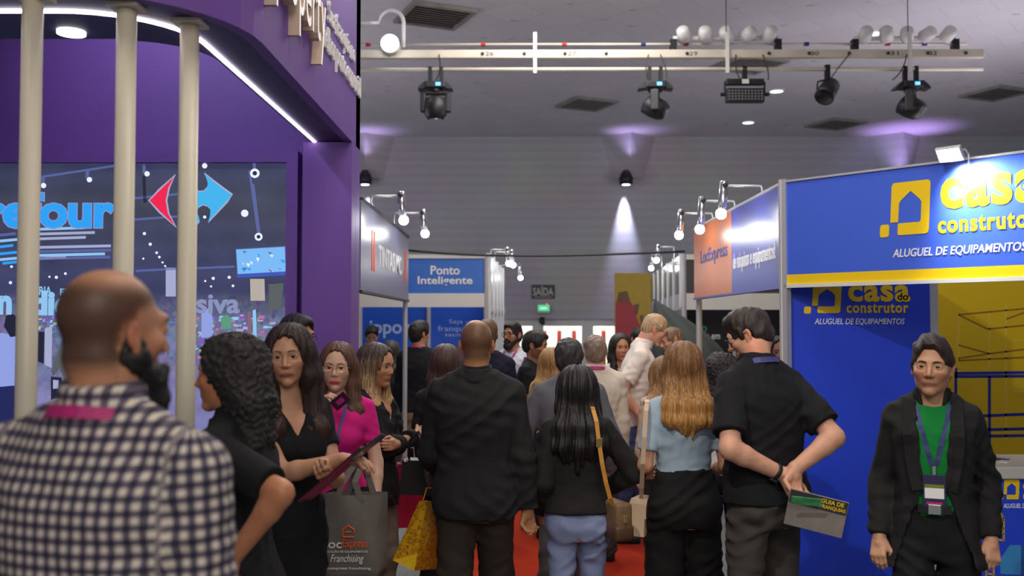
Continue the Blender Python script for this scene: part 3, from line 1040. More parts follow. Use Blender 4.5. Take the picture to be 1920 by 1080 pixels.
# left booth, aisle side along x = -1.0
b1 = thing('paint_booth', 'white system booth with reflective grey fascia beside the purple booth', 'booth')
MB().box(-1.02, -1.0, 6.16, 8.9, ZF, ZT).build('fascia_panel', M_fasL, b1)
MB().box(-1.03, -0.99, 6.16, 8.9, ZT, ZT + 0.018).build('top_rail', M_dark, b1)
MB().box(-1.03, -0.99, 6.16, 8.9, ZF - 0.018, ZF).build('bottom_rail', M_dark, b1)
post(b1, -1.03, 8.9)
post(b1, -1.03, 6.17)
MB().box(-3.6, -1.03, 8.88, 8.92, 2.30, ZT).build('end_rail', M_white, b1)
PL = plane_matrix((-1.0, 0, 0), (0, 1, 0), (0, 0, 1))
text('TINTAS MC', PL, 6.95, 8.35, 2.13, 2.29, M_letter, b1, bold=0.02, depth=0.003)
for y_, s_ in ((6.62, 0), (6.72, 0), (8.55, 0.0), (8.65, 0.0)):
    MB().box(-1.0, -0.997, y_, y_ + 0.045, 2.08, 2.36).build('orange_bar', M_orange, b1)

# booth with the blue sign
b2 = thing('blue_sign_booth', 'white system booth with bright blue header sign and blue walls', 'booth')
F2 = 11.1
xr2 = at(911, 500, F2).x
MB().box(-3.6, xr2, F2, F2 + 0.04, ZT - 0.045, ZT).build('top_rail', M_white, b2)
zs0, zs1 = at(840, 550, F2).z, at(840, 484, F2).z
MB().box(-3.6, xr2 - 0.03, F2 + 0.01, F2 + 0.03, zs0, zs1 + 0.01).build('header_sign', M_pblue, b2)
MB().box(-3.6, xr2, F2, F2 + 0.04, ZF - 0.03, zs0).build('lower_rail', M_white, b2)
post(b2, xr2, F2 + 0.02, ZT, 0.026)
P2 = plane_matrix((0, F2 + 0.009, 0), (1, 0, 0), (0, 0, 1))


def ptext(s, M_, D, x0, y0, x1, y1, m, parent, bold=0.02, **kw):
    a_, b_ = at(x0, y1, D), at(x1, y0, D)
    return text(s, M_, a_.x, b_.x, a_.z, b_.z, m, parent, bold=bold, **kw)


ptext('Ponto', P2, F2, 807, 498, 862, 515, M_letter, b2)
ptext('Inteligente', P2, F2, 783, 518, 886, 537, M_letter, b2)
W2 = 12.7
MB().box(-3.6, at(804, 600, W2).x, W2, W2 + 0.04, 0, ZT).build('back_panel', M_pblue2, b2)
MB().box(at(804, 600, W2).x, xr2 - 0.02, W2, W2 + 0.04, 0, ZT).build('back_panel', M_pblue2, b2)
MB().box(xr2 - 0.02, xr2 + 0.02, W2 - 0.45, W2 + 0.04, 0, 1.93).build('side_panel', M_pblue2, b2)
post(b2, at(804, 600, W2).x, W2 - 0.03, ZT, 0.03)
post(b2, at(676, 600, W2).x, W2 - 0.03, ZT, 0.03)
PW2 = plane_matrix((0, W2 - 0.001, 0), (1, 0, 0), (0, 0, 1))
M_soft = mat('soft_blue_white_print', srgb(165, 185, 225), 0.5)
ptext('ippoint', PW2, W2, 693, 601, 792, 634, M_soft, b2, bold=0.02)
ptext('Seja um', PW2, W2, 842, 599, 893, 609, M_soft, b2, bold=0.0, spacing=1.05)
ptext('franqueado', PW2, W2, 821, 611, 905, 624, M_soft, b2, bold=0.0, spacing=1.05)
ptext('tecnologia', PW2, W2, 834, 624, 905, 633, M_soft, b2, bold=0.0, spacing=1.05)
# small wall monitor in that booth
a_ = at(825, 661, W2)
t = thing('wall_monitor', 'small black monitor on the blue wall behind the crowd', 'monitor', (a_.x, W2 - 0.04, a_.z))
MB().box(0, 0.11, 0, 0.035, 0, 0.10, b=0.006).build('casing', M_black, t)
MB().box(0.008, 0.102, -0.002, 0, 0.008, 0.092).build('display', M_ink, t)
# row of booths receding behind it
b3 = thing('receding_booth_row', 'row of pale reflective fascia panels receding behind the blue sign', 'booth')
pA, pB = Vector((xr2 + 0.03, F2 + 0.06, 0)), Vector((at(946, 510, 15).x, 15.0, 0))
M_pf = mat('pale_fascia_panel', (0.52, 0.56, 0.62), 0.28, coat=0.4, var=0.05)
for k in range(5):
    a_, b_ = pA.lerp(pB, k / 5), pA.lerp(pB, (k + 1) / 5)
    d_ = (b_ - a_)
    ang = math.atan2(d_.y, d_.x)
    Mx = Matrix.Translation(a_) @ Matrix.Rotation(ang, 4, 'Z')
    MB().box(0.02, d_.length - 0.02, -0.01, 0.01, ZF, ZT, Mx).build('fascia_panel', M_pf, b3)
    MB().box(0.0, 0.03, -0.03, 0.03, 0, ZT + 0.02, Mx).build('post', M_alu, b3)
    MB().box(0.02, d_.length - 0.02, -0.014, 0.012, ZF - 0.08, ZF, Mx).build('bottom_rail', M_white, b3)

# right side: booth along x = 1.52 with violet and orange fascia
b4 = thing('machine_rental_booth', 'white system booth with violet and orange reflective fascia', 'booth')
XR = 1.52
ys = XR * FPX / (1372 - 968)
MB().box(XR, XR + 0.02, 5.52, ys, ZF, ZT).build('fascia_panel', M_fasP, b4)
MB().box(XR, XR + 0.02, ys, 8.2, ZF, ZT).build('fascia_panel', M_fasO, b4)
MB().box(XR - 0.01, XR + 0.03, 5.52, 8.2, ZF - 0.015, ZF).build('bottom_rail', M_fasP, b4)
MB().box(XR - 0.01, XR + 0.03, 5.52, 8.2, ZT, ZT + 0.015).build('top_rail', M_alu, b4)
post(b4, XR + 0.04, 8.2, ZT, 0.026)
PR = plane_matrix((XR, 0, 0), (0, -1, 0), (0, 0, 1))
text('de máquinas e equipamentos!', PR, -6.72, -5.62, 2.06, 2.20, M_letter, b4, bold=0.015, depth=0.003)
M_inkb = mat('dark_blue_print', srgb(70, 78, 140), 0.4)
text('LocExpress', PR, -7.9, -6.9, 2.17, 2.31, M_inkb, b4, bold=0.015, depth=0.003)
# far right booths, dark panels
b5 = thing('dark_panel_booth', 'white framed system booth with dark navy panels and printed words', 'booth')
xl5 = at(1283, 500, F2).x
MB().box(xl5, 4.9, F2, F2 + 0.04, ZT - 0.06, ZT).build('top_rail', M_white, b5)
MB().box(xl5 + 0.02, 4.9, F2 + 0.01, F2 + 0.03, zs0, ZT - 0.06).build('header_sign', mat('dark_header', srgb(70, 66, 74), 0.4), b5)
MB().box(xl5, 4.9, F2, F2 + 0.04, ZF - 0.06, zs0).build('lower_rail', M_white, b5)
post(b5, xl5, F2 + 0.02, ZT, 0.03)
W5 = 12.4
for (pa, pb) in ((1285, 1375), (1378, 1470), (1470, 1590)):
    MB().box(at(pa, 600, W5).x, at(pb, 600, W5).x, W5, W5 + 0.04, 0, ZT).build('back_panel', M_navy, b5)
post(b5, at(1376, 600, W5).x, W5 - 0.03, ZT, 0.03)
PW5 = plane_matrix((0, W5 - 0.001, 0), (1, 0, 0), (0, 0, 1))
M_teal = mat('teal_print', srgb(70, 160, 150), 0.5)
ptext('20', PW5, W5, 1306, 611, 1325, 623, M_teal, b5, bold=0.01)
ptext('sas em', PW5, W5, 1314, 627, 1350, 636, M_letter, b5, bold=0.01)
ptext('ção.', PW5, W5, 1323, 639, 1346, 650, M_letter, b5, bold=0.01)
pA, pB = Vector((xl5 - 0.02, F2 + 0.06, 0)), Vector((at(1221, 520, 16.4).x, 16.4, 0))
M_gf = mat('smoky_fascia_panel', srgb(92, 94, 104), 0.25, coat=0.4, var=0.1)
for k in range(6):
    a_, b_ = pA.lerp(pB, k / 6), pA.lerp(pB, (k + 1) / 6)
    d_ = (b_ - a_)
    Mx = Matrix.Translation(a_) @ Matrix.Rotation(math.atan2(d_.y, d_.x), 4, 'Z')
    MB().box(0.03, d_.length - 0.02, -0.01, 0.01, zs0, ZT - 0.04, Mx).build('fascia_panel', M_gf, b5)
    MB().box(0.0, 0.04, -0.03, 0.03, 0 if k else 1.9, ZT + 0.01, Mx).build('post', M_alu, b5)
    MB().box(0.02, d_.length - 0.02, -0.015, 0.012, ZF - 0.06, zs0, Mx).build('bottom_rail', M_alu, b5)
    MB().box(0.02, d_.length - 0.02, -0.015, 0.012, ZT - 0.04, ZT, Mx).build('top_rail', M_alu, b5)

# tall yellow and red banner near the back wall
YB = 19.0
a_, b_ = at(1153, 640, YB), at(1221, 512, YB)
bn = thing('standing_banner', 'tall yellow standing banner with a red printed shape', 'banner', (a_.x, YB, 0))
W_, H_ = b_.x - a_.x, b_.z
MB().box(0, W_, 0, 0.04, 0.02, H_).build('banner_panel', mat('mustard_banner', srgb(176, 148, 48), 0.6, var=0.06), bn)
MB().box(-0.03, W_ + 0.03, -0.15, 0.19, 0, 0.02).build('base_plate', M_dark, bn)
PB = plane_matrix((-a_.x, -0.001, 0), (1, 0, 0), (0, 0, 1))


def bpoly(pts, m, off):
    q = [(at(x, y, YB).x, at(x, y, YB).z) for x, y in pts]
    ar = sum(q[i][0] * q[(i + 1) % len(q)][1] - q[(i + 1) % len(q)][0] * q[i][1] for i in range(len(q)))
    if ar < 0:
        q.reverse()
    flat(q, PB, 0.002, m, bn, 'printed_shape', off)


M_brn = mat('brown_print', srgb(112, 80, 60), 0.6)
bpoly([(1154, 640), (1154, 566), (1184, 567), (1190, 582), (1196, 600), (1204, 620), (1206, 640)], mat('crimson_print', srgb(165, 58, 62), 0.6), 0.0)
bpoly([(1156, 566), (1160, 548), (1176, 546), (1182, 567)], M_brn, 0.001)
bpoly([(1187, 572), (1199, 569), (1196, 588), (1193, 592)], M_brn, 0.001)
bpoly([(1199, 592), (1206, 590), (1208, 612), (1202, 612)], M_brn, 0.001)

# power cable strung between the booths
a_, b_ = at(766, 471, F2), at(1284, 473, F2)
pts = []
for k in range(25):
    s_ = k / 24
    q = a_.lerp(b_, s_)
    q.z -= 0.075 * 4 * s_ * (1 - s_) * (1 - 0.5 * s_) - 0.01
    pts.append(q)
tag(MB().tube(pts, 0.013, 6).build('power_cable', M_black, None, True), 'black power cable strung across the aisle between two booths', 'cable')

# ================================================================= arm spotlights
def arm_light(base, bulb, label, group):
    """base on the fascia top, bulb position in space"""
    base, bulb = Vector(base), Vector(bulb)
    t = thing('arm_spotlight', label, 'spotlight', base, 0, group)
    v = bulb - base
    top = Vector((0, 0, max(0.05, v.z + 0.17)))
    out = Vector((v.x, v.y, 0))
    tip = Vector((v.x, v.y, top.z + 0.0)) - out.normalized() * 0.02
    MB().tube([(0, 0, -0.04), (0, 0, top.z * 0.6), top + out * 0.03, top + out * 0.12, tip], 0.008, 6).build('arm', M_alu, t, True)
    d = (v - (tip + Vector((0, 0, 0.03)))).normalized()
    q = d.to_track_quat('Z', 'Y').to_matrix().to_4x4()
    L = (v - tip).length
    MB().lathe([(0.024, -0.03), (0.028, -0.028), (0.028, L - 0.045), (0.022, L - 0.025), (0.018, L - 0.02)], 12, Matrix.Translation(tip) @ q).build('lamp_tube', M_chrome, t, True)
    MB().ball((0, 0, -0.0), 0.016, 8, 6).build('swivel', M_dark, t, True, tip + Vector((0, -0.03, 0)))
    MB().ball(v, 0.034, 14, 10).build('bulb', M_bulb, t, True)
    return t


def lamp_at(px, py, D, plane_x, dy, lab, grp):
    q = at(px, py, D)
    arm_light((plane_x, D + dy, ZT + 0.01), q, lab, grp)


lamp_at(757, 413, 6.65, -1.01, 0.0, 'chrome arm spotlight over the grey fascia, next to the purple booth', 'arm spotlights on the left aisle fascia')
lamp_at(797, 438, 7.9, -1.01, 0.0, 'chrome arm spotlight at the far end of the grey fascia', 'arm spotlights on the left aisle fascia')
lamp_at(954, 494, 11.7, xr2 + 0.04, 0.0, 'small arm spotlight over the receding panels, nearest the blue sign', 'arm spotlights on the receding row')
lamp_at(962, 497, 12.4, xr2 + 0.07, 0.0, 'small arm spotlight over the receding panels, second from the blue sign', 'arm spotlights on the receding row')
lamp_at(976, 521, 14.2, xr2 + 0.13, 0.0, 'small arm spotlight over the receding panels, farthest from the blue sign', 'arm spotlights on the receding row')
lamp_at(1352, 401, 5.95, XR + 0.01, 0.0, 'chrome arm spotlight over the violet fascia, next to the blue corner sign', 'arm spotlights on the violet and orange fascia')
lamp_at(1312, 430, 6.7, XR + 0.01, 0.0, 'chrome arm spotlight where violet fascia meets orange', 'arm spotlights on the violet and orange fascia')
lamp_at(1273, 441, 7.45, XR + 0.01, 0.0, 'chrome arm spotlight over the orange fascia panel', 'arm spotlights on the violet and orange fascia')
lamp_at(1231, 488, 12.1, xl5 + 0.05, 0.0, 'small arm spotlight over the smoky panels, nearer the dark header', 'arm spotlights on the smoky panels')
lamp_at(1221, 503, 13.6, xl5 + 0.12, 0.0, 'small arm spotlight over the smoky panels, farther from the dark header', 'arm spotlights on the smoky panels')

# ================================================================= blue and yellow corner booth
CX, CYY = at(1470, 500, 5.5).x, 5.5
u = Vector((0.668, -0.744, 0)).normalized()
cb_ = thing('blue_yellow_booth', 'blue and yellow corner booth with large house logo fascia', 'booth')
PC = plane_matrix((CX, CYY, 0), u, (0, 0, 1))
zc0, zc1 = at(1470, 540, 5.5).z, at(1470, 343, 5.5).z


def cbox(x0, x1, z0, z1, d0, d1, m, name, b=0.0):
    # local frame u, up, normal -> box
    mb = MB()
    mb.box(x0, x1, z0, z1, d0, d1, PC, b)
    return mb.build(name, m, cb_)


FL = 3.0
cbox(0.02, FL, zc0 + 0.075, zc1, -0.03, 0.0, M_blue, 'fascia_panel')
cbox(0.02, FL, zc0 + 0.02, zc0 + 0.075, -0.03, 0.001, M_yellow, 'yellow_band')
cbox(0.0, FL, zc0, zc0 + 0.02, -0.035, 0.012, M_white, 'bottom_rail')
cbox(0.0, FL, zc1, zc1 + 0.012, -0.035, 0.010, M_alu, 'top_rail')
cbox(-0.025, 0.022, 0.0, zc1 + 0.02, -0.035, 0.012, M_alu, 'corner_post')
cbox(-0.012, -0.006, 0.0, zc1 + 0.02, 0.012, 0.014, M_white, 'corner_post_groove')


def uz(px, py):
    """fascia plane coordinates of a photo pixel"""
    o_ = Vector((CX, CYY, 0))
    n_ = Vector((0, 0, 1)).cross(u)
    r_ = at(px, py, 5.0) - CAM
    t_ = (o_ - CAM).dot(n_) / r_.dot(n_)
    q = CAM + r_ * t_
    return ((q - o_).dot(u), q.z)


def house_logo(M_, x0, z0, w_, h_, m, parent, sl=0.07):
    """rounded square with a house-shaped opening, one corner broken off as a small square"""
    pts = [(0.0, 0.25), (0.20, 0.25), (0.21, 0.60), (0.26, 0.66), (0.50, 0.82), (0.74, 0.66), (0.79, 0.60), (0.79, 0.26), (0.76, 0.225), (0.22, 0.225), (0.20, 0.20), (0.20, 0.03), (0.23, 0.0), (0.92, 0.0), (0.98, 0.02), (1.0, 0.08), (1.0, 0.93), (0.98, 0.98), (0.93, 1.0), (0.07, 1.0), (0.02, 0.98), (0.0, 0.93)]
    flat([(x0 + (p_[0] + sl * p_[1]) * w_, z0 + p_[1] * h_) for p_ in pts], M_, 0.003, m, parent, 'house_emblem')
    sq = rrect(-0.27, -0.03, -0.02, 0.22, 0.05, 3)
    flat([(x0 + (p_[0] + sl * p_[1]) * w_, z0 + p_[1] * h_) for p_ in sq], M_, 0.003, m, parent, 'emblem_square')


a_, b_ = uz(1688, 441), uz(1744, 336)
house_logo(PC, a_[0] - 0.055, a_[1], 0.205, b_[1] - a_[1], M_yellow, cb_)
a_, b_ = uz(1764, 394), uz(1916, 318)
cw = b_[0] - a_[0]
text('casa', PC, a_[0], a_[0] + cw * 1.22, a_[1], b_[1] + 0.0, M_yellow, cb_, bold=0.032, depth=0.003, spacing=1.08)
a2, b2_ = uz(1759, 437), uz(1916, 397)
text('construtor', PC, a2[0], a2[0] + cw * 1.22, a2[1] - 0.004, b2_[1], M_yellow, cb_, bold=0.028, depth=0.003, spacing=1.12)
text('do', PC, a_[0] + cw * 0.985, a_[0] + cw * 1.13, a_[1] + 0.055, a_[1] + 0.12, M_blue, cb_, bold=0.03, depth=0.004)
a3, b3_ = uz(1674, 485), uz(1916, 452)
text('ALUGUEL DE EQUIPAMENTOS', PC, a3[0], a3[0] + (b3_[0] - a3[0]) * 1.035, a3[1] - 0.002, b3_[1] - 0.003, M_letter, cb_, bold=0.015, depth=0.003, shear=0.2)
# blue printed panel standing square to the aisle behind the corner post
PD = 5.56
xa, xb = at(1476, 700, PD).x, at(1745, 700, PD).x
MB().box(xa, xb, PD, PD + 0.03, 0.0, 2.48).build('blue_panel', M_blue_d, cb_)
MB().box(xb, xb + 0.045, PD - 0.01, PD + 0.035, 0.0, 2.48).build('panel_post', M_alu, cb_)
MB().box(xa - 0.03, xa, PD - 0.01, PD + 0.035, 0.0, 2.48).build('panel_post', M_alu, cb_)
PP = plane_matrix((0, PD - 0.0005, 0), (1, 0, 0), (0, 0, 1))
a_, b_ = at(1528, 587, PD), at(1572, 536, PD)
house_logo(PP, a_.x - 0.02, a_.z, 0.165, 0.17, M_yellow, cb_)
ptext('casa', PP, PD, 1590, 534, 1706, 566, M_yellow, cb_, bold=0.032, spacing=1.08)
ptext('do', PP, PD - 0.004, 1683, 549, 1703, 563, M_blue_d, cb_, bold=0.02)
ptext('construtor', PP, PD, 1587, 569, 1703, 587, M_yellow, cb_, bold=0.028, spacing=1.12)
ptext('ALUGUEL DE EQUIPAMENTOS', PP, PD, 1527, 597, 1696, 610, M_letter, cb_, bold=0.01, shear=0.2)
# yellow interior wall with the printed scaffold
YW = 7.4
MB().box(xb + 0.05, 6.2, YW, YW + 0.04, 0.0, 2.48).build('yellow_wall', M_ywall, cb_)
MB().box(xb + 0.02, xb + 0.05, PD + 0.03, YW, 0.0, 2.48).build('partition_wall', M_ywall, cb_)
PY = plane_matrix((0, YW - 0.0005, 0), (1, 0, 0), (0, 0, 1))
M_sc1 = mat('brown_scaffold_print', srgb(150, 104, 20), 0.5)
M_sc2 = mat('blue_scaffold_print', srgb(24, 40, 150), 0.5)
M_sc3 = mat('pale_scaffold_print', srgb(214, 186, 60), 0.5)


def wline(pts, w_, m):
    mb = MB()
    for (p0, p1) in zip(pts[:-1], pts[1:]):
        a = Vector((at(p0[0], p0[1], YW).x, at(p0[0], p0[1], YW).z))
        b = Vector((at(p1[0], p1[1], YW).x, at(p1[0], p1[1], YW).z))
        n_ = Vector((-(b - a).y, (b - a).x)).normalized() * w_ / 2
        mb.prism([a - n_, b - n_, b + n_, a + n_], 0.0, 0.0015, PY)
    mb.build('scaffold_print', m, cb_)


for pts in ([(1797, 590), (1852, 617), (1920, 610)], [(1797, 590), (1960, 575)], [(1797, 647), (1855, 663), (1797, 672)], [(1855, 663), (1960, 650)], [(1797, 676), (1960, 668)], [(1887, 598), (1960, 572)]):
    wline(pts, 0.012, M_sc1)
for pts in ([(1797, 588), (1797, 690)], [(1855, 585), (1855, 690)], [(1886, 570), (1886, 830)], [(1900, 640), (1960, 636)], [(1900, 735), (1960, 733)]):
    wline(pts, 0.016, M_sc3)
for pts in ([(1792, 690), (1792, 740)], [(1855, 705), (1855, 850)], [(1790, 700), (1960, 698)], [(1790, 706), (1960, 705)], [(1835, 780), (1960, 775)], [(1835, 806), (1960, 803)], [(1820, 818), (1960, 816)]):
    wline(pts, 0.022, M_sc2)
# flood lamp on the fascia
fp = uz(1800, 306)
fo = Vector((CX, CYY, 0)) + u * fp[0] + Vector((0, 0, zc1 + 0.015)) + Vector((0, 0, 1)).cross(u) * -0.12
t = thing('flood_lamp', 'glaring white flood lamp clamped over the blue corner fascia', 'floodlight', fo, math.atan2(u.y, u.x))
Mx = Matrix.Rotation(R(-52), 4, 'X')
t.scale = (0.62, 0.62, 0.62)
MB().box(-0.10, 0.10, -0.065, 0.065, 0.0, 0.035, Mx, 0.006).build('housing', M_alu, t)
MB().box(-0.085, 0.085, -0.052, 0.052, -0.004, 0.0, Mx).build('lamp_face', M_lamp, t)
MB().tube([(0.06, 0.02, 0.02), (0.08, 0.10, 0.05), (0.08, 0.165, 0.02), (0.08, 0.168, -0.06)], 0.008, 6).build('bracket', M_alu, t)
spot_light('flood_light', fo + Vector((0, 0, -0.02)), Vector((CX, CYY, 0)) + u * (fp[0] + 0.12) + Vector((0, 0, 2.32)), 70, 120, 0.8, (0.9, 0.96, 1.0), 0.05)
spot_light('booth_lamp', (CX + 1.6, 5.9, 3.2), (3.6, 7.4, 0.9), 7, 80, 0.8, (1.0, 0.95, 0.85), 0.06)

# counter
CD = 5.25
xk = at(1832, 900, CD).x
ct = thing('promo_counter', 'blue promotional counter with grey top and yellow house logo', 'counter', (0, CD, 0))
zk = at(1880, 897, CD).z
MB().box(xk, xk + 1.3, 0.0, 0.45, 0.02, zk).build('counter_body', M_blue_d, ct)
MB().box(xk - 0.03, xk + 1.33, -0.03, 0.48, zk, zk + 0.065, b=0.006).build('counter_top', mat('grey_counter_top', srgb(190, 190, 186), 0.45, var=0.03), ct)
MB().box(xk + 0.04, xk + 1.26, 0.04, 0.41, 0.0, 0.02).build('plinth', M_dark, ct)
PK = plane_matrix((0, -0.0005, 0), (1, 0, 0), (0, 0, 1))


def kp(px, py):
    q = at(px, py, CD)
    return (q.x, q.z)


a_, b_ = kp(1881, 936), kp(1909, 899)
house_logo(PK, a_[0], a_[1], b_[0] - a_[0], b_[1] - a_[1], M_yellow, ct)
a_, b_ = kp(1918, 937), kp(1985, 905)
text('casa', PK, a_[0], b_[0], a_[1] + 0.05, b_[1], M_yellow, ct, bold=0.05)
text('construtor', PK, a_[0], b_[0], a_[1], a_[1] + 0.042, M_yellow, ct, bold=0.03)
a_, b_ = kp(1881, 954), kp(1985, 944)
text('ALUGUEL DE EQUIPAMENTOS', PK, a_[0], b_[0], a_[1], b_[1], M_letter, ct, bold=0.01, shear=0.2)


def kline(pts, w_, m):
    mb = MB()
    for p0, p1 in zip(pts[:-1], pts[1:]):
        a, b = Vector(kp(*p0)), Vector(kp(*p1))
        n_ = Vector((-(b - a).y, (b - a).x)).normalized() * w_ / 2
        mb.prism([a - n_, b - n_, b + n_, a + n_], 0, 0.0015, PK)
    mb.build('tower_print', m, ct)


M_ty = mat('tower_yellow_print', srgb(205, 160, 40), 0.5)
for pts in ([(1849, 1005), (1849, 1100)], [(1863, 1005), (1863, 1100)], [(1866, 957), (1866, 1010)], [(1873, 957), (1882, 972), (1882, 1015)], [(1866, 958), (1882, 973)], [(1866, 974), (1882, 976)], [(1866, 990), (1882, 1002)], [(1866, 1002), (1882, 990)], [(1866, 1010), (1882, 1014)]) + tuple([[(1849, 1030 + 15 * k), (1863, 1032 + 15 * k)] for k in range(5)]):
    kline(pts, 0.009, M_ty)
flat([kp(*p_) for p_ in reversed([(1893, 1022), (1905, 1022), (1914, 1022), (1914, 1078), (1876, 1076), (1874, 1050)])], PK, 0.0015, mat('light_blue_print', srgb(60, 140, 205), 0.5), ct, 'printed_machine')
flat([kp(*p_) for p_ in reversed([(1914, 1022), (1922, 1022), (1922, 1078), (1914, 1078)])], PK, 0.0015, mat('mid_blue_print', srgb(28, 80, 160), 0.5), ct, 'printed_machine')
# leaflets and a small dark object on the counter
for k, (px, rz_) in enumerate(((1862, 0.3), (1888, -0.15), (1904, 0.5))):
    q = at(px, 870, CD)
    m_ = MB()
    m_.box(-0.08, 0.08, -0.055, 0.055, 0.0, 0.004, Matrix.Rotation(rz_, 4, 'Z'))
    tag(m_.build('leaflet', mat('leaflet_print', (srgb(200, 196, 150), srgb(210, 210, 205), srgb(60, 60, 150))[k], 0.4, var=0.25, vscale=40), None, False, (q.x, CD + 0.12 + 0.07 * k, zk + 0.0655 + 0.0 * k)), ('pale yellow leaflet lying on the counter top', 'white leaflet lying on the counter top', 'dark blue leaflet lying on the counter top')[k], 'leaflet')
# ================================================================= figures: bodies and clothes as blended solids
def smin(a, b, k):
    h = np.clip(0.5 + 0.5 * (b - a) / k, 0, 1)
    return b + (a - b) * h - k * h * (1 - h)


def v3(p):
    return np.array(p, dtype=np.float64)


class Frame:
    def __init__(s, R_=None, o=(0, 0, 0)):
        s.R = np.eye(3) if R_ is None else np.array(R_)
        s.o = v3(o)

    def p(s, q):
        return s.R @ v3(q) + s.o


